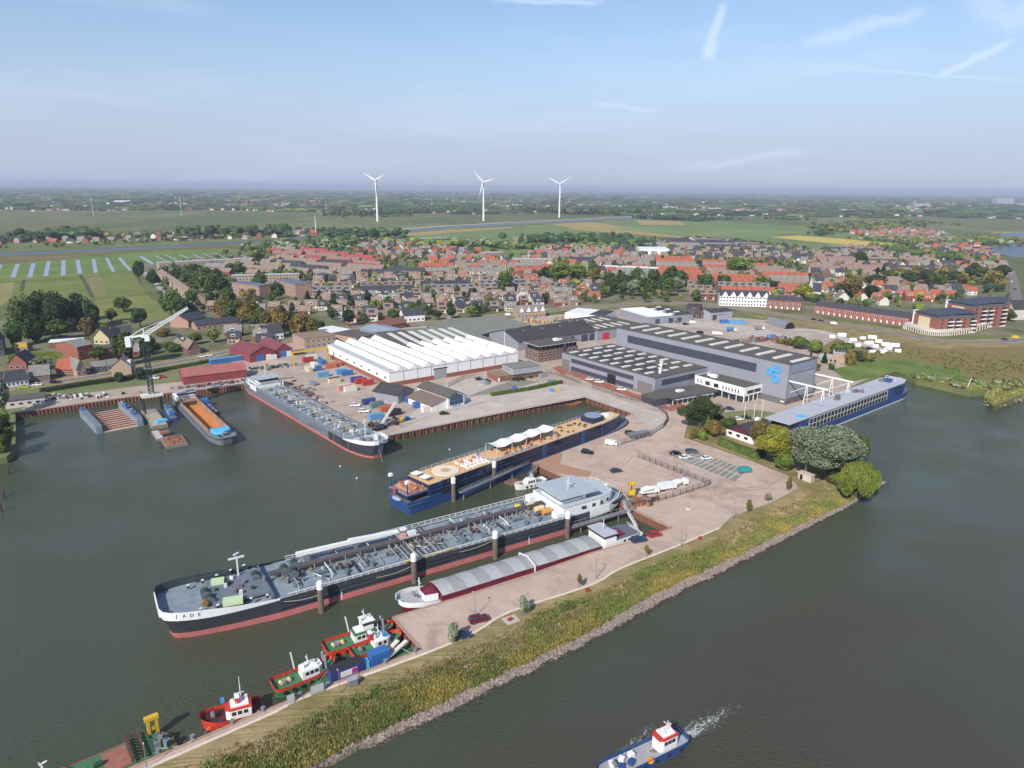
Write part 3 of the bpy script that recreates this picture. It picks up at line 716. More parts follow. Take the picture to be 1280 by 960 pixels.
for j in range(4):
 for i in range(8):
  x=4.5+i*8+(j%2)*1.0;y=5+j*9.3
  m=MB(SKYL);m.rbox((x,y,h+.01),(2.0,5.4,.4));o=b.part('roof_light',m)
  if i<7 and j<3 and not(i>4 and j>1):
   for k in range(3):
    m=MB(SOLAR);m.rbox((x+4.2,y+.6+(k-.5)*2.6,h+.15),(3.6,2.0,.12),rx=R(6));b.part('solar_panel',m)
for x,y in((L_-5,9),(L_-14,20)):m=MB(WHITE);m.cyl((x,y,h+.01),.7,2.4,8);m.cyl((x,y,h+2.42),1.1,.4,8);b.part('chimney_vent',m)
h=20.0
f=Frame(G(771,409,LAND+h),G(987,455,LAND+h));L_,D_=f.L,24.5
b=Bld('ship_assembly_hall','tallest grey hall with a dark window band and blue ring emblem on its wall','hall',f)
m=MB(CLAD);m.box(0,L_,0,D_,3.0,h-.4);b.part('wall',m)
m=MB(PLINTH);m.box(-.04,L_+.04,-.04,D_+.04,0,2.99);b.part('plinth',m)
m=MB(ROOFD);m.box(-.2,L_+.2,-.2,D_+.2,h-.39,h);b.part('roof',m)
m=MB(CLADD);m.box(9,L_-17,-.15,-.01,12.6,16.8);b.part('window_band',m)
n_=12
for i in range(n_):m=MB(SKYL);m.rbox((8+i*9.2,D_*.45,h+.01),(2.2,14,.5));b.part('roof_light',m)
for i in range(9):m=MB(CLADL);m.box(5+i*12.4,5.06+i*12.4,-.03,-.005,3.1,12.4);b.part('panel_joint',m)
lx,lz=L_-7.4,14.2
m=MB(TIME_BLUE)
def ring(m,cx,cz,r1,r0,y0,y1,n=28):
 vs=[]
 for y in(y0,y1):
  for r in(r1,r0):
   for i in range(n):a_=2*math.pi*i/n;vs.append((cx+r*math.cos(a_),y,cz+r*math.sin(a_)))
 fs=[]
 for i in range(n):
  j=(i+1)%n
  fs+=[(i,j,n+j,n+i),(2*n+i,3*n+i,3*n+j,2*n+j),(i,2*n+i,2*n+j,j),(n+i,n+j,3*n+j,3*n+i)]
 m.add(vs,fs)
ring(m,lx-2.1,lz+.2,1.95,.75,-.30,-.05);ring(m,lx+1.7,lz+2.2,1.95,.75,-.33,-.05);ring(m,lx+1.3,lz-2.7,1.95,.75,-.36,-.05)
m.bar((lx-1,-.2,lz+.3),(lx+.6,-.2,lz+1.2),1.4,.25);m.bar((lx+.4,-.21,lz+.6),(lx+.9,-.21,lz-1.2),1.4,.25)
b.part('emblem',m)
m=MB(CLADL);m.box(L_+.01,L_+.12,2,D_-2,3,14.6);b.part('hall_door',m)
m=MB(GALV)
for k in range(12):m.bar((L_+.2,2+k*1.7,15.0),(L_+.2,2.9+k*1.7,16.0),.16)
m.box(L_+.1,L_+.3,2,D_-2,14.8,15.0);b.part('door_rail',m)
m=MB(P('pale_blue_letters',(120,160,188),var=.03))
for k in range(13):
 y0=3.4+k*1.35
 if k!=6:m.box(L_+.02,L_+.07,y0,y0+.9,16.9,18.3 if k in(0,7)else 17.9)
b.part('lettering',m)
m=MB(WHITE);m.box(L_-2.5,L_-.6,-.09,-.05,1.2,1.8);b.part('small_sign',m)
HF=f
t=thing('crane_runway','white steel crane runway on trestles reaching from the tall hall over the quay','crane runway',HF.at(L_+.4,0,LAND),HF.rz)
for y in(.8,D_-1.2):
 m=MB(WHITE);m.bar((0,y,11.8),(19,y,11.8),.4,.7);m.build('runway_beam',t)
 m=MB(GALV)
 for k in range(10):m.bar((k*2,y+.5,12.2),(k*2,y+.5,13.2),.07)
 m.bar((0,y+.5,13.2),(19,y+.5,13.2),.07);m.build('guard_rail',t)
 for x in(9,17):
  for dy in(-2.2,2.2):m=MB(WHITE);m.bar((x,y+dy,0),(x,y+dy*.15,11.4),.32);m.build('trestle_leg',t)
  m=MB(WHITE);m.bar((x,y-1.4,5),(x,y+1.4,5),.2);m.bar((x-8,y,6.5),(x,y,11),.2);m.build('brace',t)
m=MB(WHITE);m.bar((17,.8,7),(17,D_-1.2,7),.22);m.bar((9,.8,7),(9,D_-1.2,7),.22);m.build('cross_beam',t)
h=3.6
fb=Frame(G(840,497.5,LAND+h),G(897,488,LAND+h))
b=Bld('entrance_building','single storey dark building with a glass front beside the white office','building',fb)
L_,D_=fb.L,13.5
m=MB(GLASS);m.box(0.3,L_-.3,.3,D_-.3,0,h-.7);b.part('glass_wall',m)
m=MB(ROOFD);m.box(-.3,L_,-.3,D_,h-.4,h);m.box(-.5,L_+.2,-.5,D_+.2,h-.69,h-.41,CLADD);b.part('roof',m)
for k in range(9):m=MB(FRAMEW);m.box(.6+k*3.1,1.0+k*3.1,.12,.29,0,h-.7);b.part('column',m)
for k in range(8):m=MB(WHITE);m.rbox((2.4+k*3.1,-1.0,h-.9),(2.4,1.1,.12),rx=R(-12));b.part('awning',m)
m=MB(WHITE);m.box(9,11.5,6,8,h+.01,h+1);m.box(12,13.2,6.3,7.6,h+.01,h+.8);b.part('roof_plant',m)
m=MB(PLINTH);m.box(-8,-.5,2,D_-1,0,h-.5,CLADD);m.box(-8.2,-.52,1.8,D_-.8,h-.49,h-.2,ROOFD);b.part('side_wing',m)
h=7.4
fo=Frame(G(869,469,LAND+h),G(931,485.6,LAND+h))
b=Bld('white_office','white two storey office on slim columns below the tall grey hall','office',fo)
L_,D_=fo.L,15.5
m=MB(GLASS);m.box(1,L_-1,1,D_-1,0,3.3);b.part('ground_floor_glass',m)
m=MB(WHITE);m.box(0,L_,0,D_,3.31,h-.35);m.box(0,L_,0,.3,h-.349,h+.15);m.box(0,.3,.31,D_,h-.349,h+.15);m.box(L_-.3,L_,.31,D_,h-.349,h+.15);b.part('wall',m)
m=MB(ROOFD);m.box(.31,L_-.31,.31,D_-.1,h-.34,h-.1);b.part('roof',m)
for k in range(8):m=MB(FRAMEW);m.box(.2+k*(L_-.6)/7,.5+k*(L_-.6)/7,.1,.4,0,3.3);b.part('column',m)
for k in range(5):m=MB(FRAMEW);m.box(L_-.4,L_-.1,.5+k*3.5,.8+k*3.5,0,3.3);b.part('column',m)
for x,w2 in((1.6,.8),(3.6,.8),(6.6,3),(11.8,3),(17,.8),(18.8,.8),(20.6,.8),(22.4,.8),(24.2,.8),(26,.8)):b.win(x,4.0,w2,2.1)
b.win(2,4.1,5.2,1.9,'right',D_,L_);b.win(7.4,4.1,5.4,1.9,'right',D_,L_)
m=MB(WHITE);m.box(6,9.5,4,6,h-.09,h+1.5);m.box(3.5,5,5,6.4,h-.09,h+1);b.part('roof_plant',m)
m=MB(CLADL);m.box(L_-9,L_-5,-1.2,.0,3.4,3.5);b.part('canopy',m)
h=6.0
f=Frame(G(811,396,LAND+h),G(866,392,LAND+h))
b=Bld('distribution_hall','long grey hall with a white topped roof behind the shipyard','hall',f)
L_,D_=f.L,40;L2=12
m=MB(CLAD);m.box(0,L_,0,D_,0,h-.3);b.part('wall',m)
m=MB(WROOF);m.box(-.2,L_*.55,-.2,D_+.2,h-.29,h+.1);b.part('roof',m,label='white half of the hall roof')
m=MB(ROOFB);m.box(L_*.55+.01,L_+.2,-.2,D_+.2,h-.29,h);b.part('roof',m,label='dark half of the hall roof')
for k in range(6):m=MB(WHITE);m.rbox((L_*.6+(k%2)*9,5+k*6,h+.01),(4,2.4,.5));b.part('roof_light',m)
for x in(6,18,26):m=MB(CLADD);m.box(x,x+4,-.1,-.01,0,3.8);b.part('loading_door',m)
for k in range(7):m=MB(WROOF);m.rbox((3+k*2.6,D_/2,h+.11),(.5,D_-2,.2));b.part('roof_seam',m)
h=5.6
f=Frame(G(706,390.5,LAND+h),G(756,395,LAND+h))
b=Bld('white_hall','small bright white flat roofed hall left of the long grey hall','hall',f)
L_,D_=f.L,26
m=MB(WHITE);m.box(0,L_,0,D_,0,h-.2);b.part('wall',m)
m=MB(WROOF);m.box(.3,L_*.6,.3,D_-.3,h-.19,h+.02);b.part('roof',m)
m=MB(ROOFB);m.box(L_*.6+.01,L_-.3,.3,D_-.3,h-.19,h+.02);b.part('roof',m,label='dark back part of the roof')
f=Frame(G(857,397),G(885,399))
b=Bld('cube_house','dark brown cube shaped house with a flat roof beside the grey metal building','house',f)
m=MB(P('dark_brown_cladding',(70,60,60),var=.1));m.box(0,f.L*.62,0,12,0,9.5);m.box(f.L*.62+.01,f.L,1,12,0,6.5);b.part('wall',m)
m=MB(ROOFB);m.box(-.1,f.L*.62+.1,-.1,12.1,9.51,9.7);b.part('roof',m)
for x,z in((1.5,1),(1.5,4),(4.5,4),(4.5,7),(8,1),(12,1),(12,4)):b.win(x,z,1.8,1.6)
f=Frame(G(888,400.5),G(915,398))
b=Bld('metal_building','pale grey metal building with a shallow roof near the parked lorries','building',f)
w_,r_=MB(),MB();w_.gable(0,f.L,0,14,0,6,7.6,CLADL,SOLAR,'x',.3,.15,r_);b.part('wall',w_);b.part('roof',r_)
m=MB(CLADD);m.box(2,6,-.1,-.01,0,4);b.part('roller_door',m)
for k in range(3):b.win(8+k*3,3.2,1.6,1.2)
f=Frame(G(957,404),G(981,411.5))
t=thing('arched_shed','silver arched shed with an open dark end near the dike road','shed',(f.o.x,f.o.y,LAND),f.rz)
m=MB(GALV);n_=10;rr=4.2;vs=[]
for x in(0,f.L):
 for i in range(n_+1):a_=math.pi*i/n_;vs.append((x,4.2-rr*math.cos(a_),rr*math.sin(a_)*1.15))
m.add(vs,[(i,i+1,i+n_+2,i+n_+1)for i in range(n_)]+[tuple(range(n_+1))]);m.build('shell',t)
m=MB(DARK);m.add([(f.L+.02,4.2-rr*.9*math.cos(math.pi*i/n_),rr*.9*math.sin(math.pi*i/n_)*1.15)for i in range(n_+1)],[tuple(range(n_+1))]);m.build('opening',t)
h=4.2
f=Frame(G(230,481.5),G(309,471.5));L_,D_=f.L,11
b=Bld('boat_shed','long faded red corrugated shed on the quay left of the moored tanker','shed',f)
w_,r_=MB(),MB();w_.gable(0,L_,0,D_,0,h,h+3.0,REDM,REDR,'x',.3,.15,r_)
b.part('wall',w_);r=b.part('roof',r_)
for k in range(12):
 m=MB(P('patched_sheet',(120,112,104),var=.2));x=3+k*2.4+(k%3)*.5;yy=1.6+(k%2)*1.8;z=h+.24+yy/(D_/2)*3.0
 m.rbox((x,yy,z-.1),(.9,1.3,.08),rx=math.atan(3.0/(D_/2)));m.build('roof_patch',r)
for k in range(3):m=MB(REDR);m.box(6+k*9,6.1+k*9,-.12,-.01,0,h);b.part('downpipe',m)
f=Frame(G(264,456),G(304,450.5))
b=Bld('site_cabin_row','long low bright blue shed behind the red quay shed','shed',f)
m=MB(BLUEC);m.box(0,f.L,0,4,0,2.5);b.part('wall',m)
m=MB(P('light_blue_roof',(96,140,180),var=.08));m.box(-.2,f.L+.2,-.2,4.2,2.51,2.7);b.part('roof',m)
for(A,Bq,lab)in(((313,453.5),(345,448),'left one of the two joined dark red gabled sheds'),((346,447.5),(366,444.5),'right one of the two joined dark red gabled sheds')):
 f=Frame(G(*A),G(*Bq));L_=f.L
 b=Bld('gabled_shed',lab,'shed',f);w_,r_=MB(),MB()
 w_.gable(0,L_,0,26,0,4.6,8.0,REDM,P('maroon_roof',(118,62,68),var=.14,scale=.4),'y',.3,.15,r_)
 b.part('wall',w_);b.part('roof',r_)
 m=MB(BLUEC);m.box(L_*.25,L_*.25+4.5,-.12,-.01,0,3.8);b.part('door',m)
 m=MB(WHITE);m.box(L_*.62,L_*.62+3,-.2,-.01,0,3.2);b.part('door_panel',m)
f=Frame(G(8,511.5),G(57,505.5));L_=f.L
b=Bld('quay_store','low whitewashed store with a dark flat roof on the left end of the quay','building',f)
m=MB(P('dirty_white_wall',(196,190,180),var=.1));m.box(0,L_,0,9,0,3.4);b.part('wall',m)
m=MB(ROOFD);m.box(-.3,L_+.3,-.3,9.3,3.41,3.8);b.part('roof',m)
for k in range(5):b.win(1.6+k*3.2,1.2,1.7,1.2)
f=Frame(G(381,437),G(420,432));L_=f.L
b=Bld('workshop_block','pale brick two storey block with a brown flat roof above the gantry crane','building',f)
m=MB(BRICKP);m.box(0,L_,0,20,0,6.6);b.part('wall',m)
m=MB(P('tan_roof',(138,120,104),var=.1,scale=.3));m.box(-.2,L_+.2,-.2,20.2,6.61,6.9);b.part('roof',m)
for k in range(6):
 for z in(1.2,4.2):b.win(1.5+k*3.4,z,1.6,1.3)
f=Frame(G(391,421),G(446,432.5));L_=f.L
b=Bld('flat_building','long tan walled building with a white and brown flat roof behind the pale brick block','building',f)
m=MB(BRICKP);m.box(0,L_,0,16,0,5.0);b.part('wall',m)
m=MB(WROOF);m.box(-.2,L_*.45,-.2,16.2,5.01,5.3);b.part('roof',m)
m=MB(ROOFD);m.box(L_*.45+.01,L_+.2,-.2,16.2,5.01,5.3);b.part('roof',m)
f=Frame(G(450,418),G(487,428));L_=f.L
b=Bld('blue_roof_hall','hall with a pale blue grey sheet roof behind the left end of the zigzag hall','hall',f)
w_,r_=MB(),MB();w_.gable(0,L_,0,20,0,4.2,6,CLAD,P('blue_grey_roof',(140,152,164),var=.08,scale=.3),'x',.3,.15,r_);b.part('wall',w_);b.part('roof',r_)
f=Frame(G(476,415.5),G(508,409));L_=f.L
b=Bld('tiled_building','long brown tiled house standing left behind the brown roofed warehouse','house',f)
w_,r_=MB(),MB();w_.gable(0,L_,0,11,0,3.6,7,BRICK,P('brown_tile',(126,84,72),var=.15,scale=.6),'x',.4,.15,r_);b.part('wall',w_);b.part('roof',r_)
for k in range(7):b.win(2+k*3.2,1.1,1.4,1.3)
f=Frame(G(907,544),G(941,556));L_=f.L
b=Bld('bungalow','white walled house with a dark tiled roof and maroon gable among the garden trees','house',f)
w_,r_=MB(),MB()
w_.gable(0,L_,0,15,0,3.0,6.2,WHITE,ROOFB,'y',.7,.25,r_)
b.part('wall',w_);r=b.part('roof',r_)
m=MB(P('maroon_boards',(92,42,46),var=.1));m.add([(-.3,-.06,2.9),(L_+.3,-.06,2.9),(L_/2,-.06,6.1)],[(0,1,2)]);b.part('gable_boards',m)
m=MB(WHITE);m.box(L_*.5-.9,L_*.5+.9,10,11.5,5.4,7.6);m.build('chimney',r)
for x in(1.2,5.2,9.0):
 if x<L_-2:b.win(x,1.0,2.0,1.3)
f=Frame(G(997,598),G(1013,604));t=thing('pump_shelter','pale concrete shelter at the foot of the large silvery tree','shelter',(f.o.x,f.o.y,LAND),f.rz)
m=MB(P('pale_concrete',(196,182,168),var=.08));m.box(0,f.L,0,2.2,0,2.5);m.build('wall',t);m=MB(P('pale_concrete',(0,0,0)));m.box(-.15,f.L+.15,-.15,2.35,2.51,2.7);m.build('roof',t)
m=MB(DARK);m.box(.8,1.8,-.04,-.01,0,2.0);m.build('door',t)
f=Frame(G(1024,453),G(1056,456));L_=f.L
b=Bld('modern_villa','flat roofed pale villa with solar panels between clipped garden trees','villa',f)
m=MB(BRICKP);m.box(0,L_*.5,0,8,0,3.4);m.box(L_*.5+.01,L_,2,10,0,6);b.part('wall',m)
m=MB(WGREY);m.box(-.4,L_*.5,-.4,8.3,3.41,3.75);m.box(L_*.5+.02,L_+.4,1.6,10.3,6.01,6.35);b.part('roof',m)
for k in range(4):b.win(1+k*2.2,.8,1.6,1.8)
for k in range(4):m=MB(SOLAR);m.rbox((L_*.55+1+k*1.8,6,6.4),(1.5,4,.2),rx=R(8));b.part('solar_panel',m)
def apartments(A,Bq,D_,h,lab,storeys,sidewall=True):
 f=Frame(G(*A,LAND+h),G(*Bq,LAND+h));L_=f.L
 b=Bld('apartment_block',lab,'apartment building',f)
 m=MB(BRICK);m.box(0,L_,0,D_,0,h-2.4);b.part('wall',m)
 m=MB(CLADD);m.box(.3,L_-.3,.5,D_-.5,h-2.39,h-.3,P('dark_zinc',(88,92,100),var=.1));b.part('attic_storey',m)
 m=MB(P('slate_blue_roof',(64,70,84),var=.12,scale=.5));m.add([(-.5,-.3,h-.2),(L_+.3,-.3,h-.2),(L_+.3,D_+.3,h+1.2),(-.5,D_+.3,h+1.2),(-.5,-.3,h),(L_+.3,-.3,h),(L_+.3,D_+.3,h+1.4),(-.5,D_+.3,h+1.4)],[(0,3,2,1),(4,5,6,7),(0,1,5,4),(1,2,6,5),(2,3,7,6),(3,0,4,7)]);b.part('roof',m)
 m=MB(P('cream_panels',(206,188,150),var=.06));m.box(L_*.2,L_*.68,-.14,-.01,.2,h-3);b.part('cream_facade',m)
 m=MB(WHITE);m.box(-1.6,-.02,0,3,0,h+.5);b.part('white_end_wall',m)
 sh_=(h-2.4)/storeys
 for s_ in range(storeys):
  for k in range(3):b.win(L_*.24+k*L_*.15,s_*sh_+.9,1.6,1.4,out=.2)
  for k in range(5):
   y=2+k*(D_-5)/4.6
   if k in(0,3):m=MB(GLASS);m.box(L_+.01,L_+.06,y+1,y+2.4,s_*sh_+1,s_*sh_+2.4);b.part('window',m);continue
   m=MB(WHITE);m.box(L_+.02,L_+1.6,y,y+D_/8,s_*sh_+.1,s_*sh_+.35);m.box(L_+1.52,L_+1.6,y,y+D_/8,s_*sh_+.36,s_*sh_+1.0);bl=b.part('balcony',m)
   m=MB(GLASS);m.box(L_+.01,L_+.06,y+.2,y+D_/8-.2,s_*sh_+.4,s_*sh_+2.5);b.part('balcony_window',m)
 return b
apartments((1144,388),(1174,394.5),34,13.2,'nearest and lowest red brick apartment block with white balconies on the right',4)
apartments((1185,375.5),(1217.5,381),36,17.6,'tallest red brick apartment block, behind the lower one with the cream front',5)
apartments((1226,372.5),(1240,375.5),16,15.5,'narrow red brick apartment block, rightmost of the three',5)
f=Frame(G(1252,397),G(1266,400));b=Bld('corner_apartments','pale apartment house with a steep dark roof right of the brick blocks','apartment building',f)
w_,r_=MB(),MB();w_.gable(0,f.L,0,20,0,9,15,P('pale_render',(196,192,184),var=.06),ROOFB,'y',.6,.2,r_);b.part('wall',w_);b.part('roof',r_)
for z in(1,4,7):b.win(2,z,3,1.5);b.win(6.5,z,3,1.5)
pts=smooth_pts(px((1129,411),(1150,417),(1170,420),(1190,419.5),(1214,416),(1240,408),(1256,400)),4)
t=thing('parking_deck','white curved parking deck with a row of openings under the brick apartments','deck',(pts[0].x,pts[0].y,LAND));o0=Vector((pts[0].x,pts[0].y))
pl=[p-o0 for p in pts]+[Vector((G(x,y).x,G(x,y).y))-o0 for x,y in((1250,396),(1215,404),(1180,402),(1137,403))]
m=MB(P('deck_white',(206,198,186),var=.05));m.prism(pl,2.6,3.3);m.build('slab',t)
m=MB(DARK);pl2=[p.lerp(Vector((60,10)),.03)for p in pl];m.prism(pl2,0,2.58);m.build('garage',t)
for i in range(len(pts)-1):
 for k in(0,.5):
  p=pts[i].lerp(pts[i+1],k)-o0;m=MB(P('deck_white',(0,0,0)));m.cyl((p.x,p.y,0),.45,2.6,6);m.build('column',t)
 q0,q1=pts[i]-o0,pts[i+1]-o0;m=MB(P('deck_white',(0,0,0)));m.bar((q0.x,q0.y,3.8),(q1.x,q1.y,3.8),.2,.9);m.build('parapet',t)
SLATE=P('slate_roof',(62,64,72),var=.15,scale=.5,rough=.7)
def terrace(A,Bq,n,D_,h,zr,wall,roof,place,dormer=True,cat='house',name='terraced_house',two=True):
 f=Frame(G(*A),G(*Bq));w2=f.L/n;first=None;fd=None
 for i in range(n):
  t=first
  if first is None:
   t=first=thing(name,'',cat)
   w_,r_=MB(),MB();w_.gable(.02,w2-.02,0,D_,0,h,zr,wall,roof,'x',.0,.2,r_)
   w_.build('wall',t);r=r_.build('roof',t)
   m=MB(BRICKD);m.box(w2*.8,w2*.8+.8,D_/2-.4,D_/2+.4,zr-.3,zr+1.1);m.build('chimney',r)
   for z in((.9,3.7)if two else(.9,)):
    for x in(.7,w2-2.3):
     if z<1 and x>1:continue
     m=MB(FRAMEW);m.box(x,x+1.6,-.1,-.01,z,z+1.5);o=m.build('window',t)
     m=MB(GLASS);m.box(x+.15,x+1.45,-.13,-.101,z+.15,z+1.35);m.build('pane',o)
   m=MB(FRAMEW);m.box(w2-2,w2-.9,-.1,-.01,0,2.2);m.build('door',t)
  else:t=copy_tree(first)
  p=f.at(i*w2,0,LAND);put(t,p,f.rz,'%s, %s from the left'%(place,nth(i)),'houses '+place[place.index(' in ')+1:])
 if dormer:
  for i in range(1,n,3):
   t=thing('dormer_house_front','','gable front')if False else None
 return f
terrace((1017.5,391),(1135,408),16,10,6.0,9.6,BRICKR,SLATE,'dark roofed red brick house in the terrace beside the apartments')
terrace((958,385),(1001,388),6,10,7.2,10.6,BRICK,SLATE,'brown brick house in the short terrace near the dike road')
# ------ more buildings, from a compact list
ZINC=P('zinc_grey',(150,156,164),var=.08,rough=.5)
def simple(name,label,cat,A,Bq,D,h,ridge,wall,roof,along='x',nw=0,rows=1,chim=False,group=None):
 f=Frame(G(*A),G(*Bq));b=Bld(name,label,cat,f,group);L=f.L
 if ridge>0:
  w_,r_=MB(),MB();w_.gable(0,L,0,D,0,h,h+ridge,wall,roof,along,.4,.2,r_);b.part('wall',w_);r=b.part('roof',r_)
 else:
  m=MB(wall);m.box(0,L,0,D,0,h-.3);b.part('wall',m);m=MB(roof);m.box(-.2,L+.2,-.2,D+.2,h-.29,h+.05);r=b.part('roof',m)
 if chim:m=MB(BRICKD);m.box(L*.7,L*.7+.8,D/2-.4,D/2+.4,h+ridge-.4,h+ridge+1.1);m.build('chimney',r)
 for s_ in range(rows):
  for k in range(nw):
   w2=min(1.8,L/nw*.55);b.win((k+.5)*L/nw-w2/2,.9+s_*2.9,w2,1.4)
 return b
TB,TG,TD,TO,TR=[P('tile_'+k,c,var=.16,scale=.5,rough=.85)for k,c in(('brown',(134,116,104)),('grey',(128,124,120)),('dark',(60,62,70)),('orange',(158,88,66)),('red',(146,74,72)))]
RW=P('render_white',(206,202,194),var=.06)
for a in(('gallery_flats','long low white topped flats at the far end of the ditch meadow','flats',(199,337),(318,330.5),11,8,0,BRICKP,WGREY,'x',26,2),('gallery_flats','left flats with pink balconies and dark roof among the park trees','flats',(291,369),(325,374),12,12,0,P('pink_brick',(164,132,118),var=.08),P('bluegrey_roof',(98,108,124),var=.1),'x',9,4),('gallery_flats','right flats with brick end wall and dark roof near the park trees','flats',(346,365),(370,372),15,12,0,P('pink_brick',(0,0,0)),P('bluegrey_roof',(0,0,0)),'x',8,4),('gallery_flats','pale flats with a thin white roof edge behind the two taller flats','flats',(290,355),(374,352.5),10,8.5,0,BRICKP,WGREY,'x',20,3),('school_building','brick school wing with a low black roof behind the dike road','school',(246,413.5),(298,407.5),11,3.6,2.6,P('pink_brick',(0,0,0)),TD,'x',8,1),('school_hall','brick school hall with a broad black gable left of the school wing','school',(236,410),(258,404),15,5,3.6,P('pink_brick',(0,0,0)),TD,'x',4,1),('dike_house','brown gabled brick house by the dike road left of the red sheds','house',(236,444),(251,442),12,4,4,BRICKD,TB,'y',3,1,True),('cream_house','cream gabled farmhouse in front of the tall dark wood','house',(118,430),(137,431),12,4.5,5,P('cream_wall',(190,172,136),var=.08),TD,'y',3,1,True),('farmhouse','pale farmhouse with a long black roof left of the crane','house',(140,427),(166,425),11,4,4.5,P('cream_wall',(0,0,0)),TD,'x',4,1,True),('brick_block','orange red brick block with a grey hipped roof left of the crane','building',(99,451),(118,447),20,8,2.4,BRICK,P('grey_green_roof',(128,130,122),var=.1),'x',3,2),('brick_block','long red brick building behind the green tree left of the crane','building',(125,451),(146,448),10,7,0,BRICKR,ROOFD,'x',5,2),('tiled_house','orange tiled house by the dike road left of the brick block','house',(71,470),(95,469),11,3.4,4.4,BRICK,TO,'x',4,1,True),('gabled_house','pale brick gabled house touching the dike road','house',(97,471),(108,469),12,4.4,4.2,BRICKP,TG,'y',2,1),('garage','black boarded garage with a grey roof on the dike road','garage',(116,466.5),(133,464.5),9,3.2,2,CLADD,TG,'x',2,1),('garage','white garage with a grey roof right of the black garage','garage',(134,464),(150,461.5),9,3.2,2,WHITE,TG,'x',2,1),('dormer_house','grey roofed brick house with a white dormer at the far left','house',(38,478),(63,475.5),11,3.2,4.2,BRICKD,TG,'x',5,1,True),('white_cottage','long white cottage with a black roof at the left frame edge','house',(4,486),(36,481),10,3.2,4,WHITE,TD,'x',6,1),('tiled_house','orange tiled end house cut by the left frame edge','house',(-14,487),(3.5,486),10,3.2,3.6,BRICK,TO,'x',2,1),('brick_house','brick gabled house with a black roof behind the white cottage','house',(11,463),(34,462),13,4,4.6,BRICK,TD,'y',3,1),('barn','tall dark barn at the left frame edge','barn',(-14,446),(7,444),18,8,7,CLADD,TD,'y',2,1),('open_shed','long white roofed open shed in front of the tall dark wood','shed',(62,436),(104,433),9,4,0,WOODF,WROOF,'x',0,1),('white_villa','white villa with a black roof below the brown tree belt','house',(330,426),(355,423),12,4.5,4.6,WHITE,TD,'x',5,1,True),('white_villa','white gabled pair of houses by the dike road behind the halls','house',(505,403),(531,401),11,5,4.4,WHITE,TD,'x',5,1,True),('bungalow','wide brown tiled bungalow left of the full green tree','house',(462,402),(484,399),11,3,3.4,BRICK,TB,'x',5,1),('row_houses','row of dark roofed houses with white gablets near the yellow machines','houses',(647,398),(682,396),11,5,4,BRICKP,TG,'x',8,2),('white_apartments','white apartment row with a dark roof on the right of the village','apartment building',(899,382),(960,384),12,9,4,WHITE,TD,'x',16,3),('box_hall','bright white windowless box hall at the village top','hall',(799,320),(836,320.5),40,11,0,WHITE,WROOF,'x',0,1),('flat_roof_row','pale row of shops with a long white roof in the village centre','building',(752,341),(822,344),14,8,0,P('pink_brick',(0,0,0)),WROOF,'x',18,2),('apartment_flats','pale pink flats at the upper centre of the village','flats',(606,325),(630,324),14,10,0,P('pink_brick',(0,0,0)),WGREY,'x',9,3),('apartment_flats','cream flats left of the broad green trees in the village','flats',(640,332),(690,333),13,9,0,BRICKP,WGREY,'x',14,3),('long_shed','long grey shed at the top edge of the village by the meadow','shed',(519,303.5),(560,302),20,6,1.5,CLADD,ZINC,'x',0,1),('parish_church','wide brown roofed church with a small green turret on the right','church',(1111,360),(1146,361),20,5,6,BRICKP,TB,'x',6,1),('brick_pavilion','long brick building with a flat dark roof near the parish church','building',(1148,352),(1172,353),12,5,0,BRICK,SOLAR,'x',5,1)):
 b=simple(*a)
 if a[0]=='white_apartments':
  for k in range(6):m=MB();q=MB();x=2+k*b.f.L/6;m.gable(x,x+4.4,-.6,6,8,9.6,13,WHITE,TD,'y',.3,.15,q);g=b.part('gable_front',m);q.build('gable_roof',g)
 if a[0]=='row_houses':
  for k in range(4):m=MB();q=MB();x=1+k*b.f.L/4;m.gable(x,x+4,-.5,5,4.6,5.6,9.4,WHITE,TG,'y',.3,.15,q);g=b.part('gable_front',m);q.build('gable_roof',g)
 if a[0]=='parish_church':m=MB(P('copper_green',(96,150,136),var=.05));m.cyl((b.f.L*.45,10,11),1.2,6,6,r2=.05);b.part('turret',m)
b=simple('village_church','small church with a dark roof and pale pointed spire','church',(1007,373),(1025,374),18,7,7,RW,TD,'x',4,1)
m=MB(RW);m.box(2,5,2,5,0,11);tw=b.part('tower',m);m=MB(P('pale_spire',(196,196,190),var=.05));m.cyl((3.5,3.5,11),1.9,9,4,r2=.05);m.build('spire',tw)
terrace((197,346),(243,381),14,9,5.2,8.4,BRICKP,TB,'brown roofed house in the slanting terrace by the meadow')
for c_,z,lab,mt in(((19,441),0,'cream site cabin under the yellow one at the far left',BRICKP),((19,441),2.9,'yellow site cabin on top of the cream one at the far left',YEL)):
 f=Frame(G(*c_),G(35,440));t=thing('site_cabin',lab,'cabin',(f.o.x,f.o.y,LAND+z),f.rz);m=MB(mt);m.box(0,f.L,0,3,.1,2.7);m.build('body',t);m=MB(GREYM if False else CLADL);m.box(-.1,f.L+.1,-.1,3.1,2.71,2.85);m.build('roof',t)
 m=MB(GLASS);m.box(1,2.4,-.04,-.01,1.1,2.1);m.build('window',t)
p=G(298,404);t=thing('storage_silo','round white silo at the right end of the school wing','silo',p);m=MB(WHITE);m.cyl((0,0,0),1.8,6.5,14);m.build('tank',t);m=MB(WHITE);m.cyl((0,0,6.51),1.8,.7,14,r2=.4);m.build('cap',t)
CAPM=P('quay_cap',(164,134,116),var=.15,scale=.6,rough=.85)
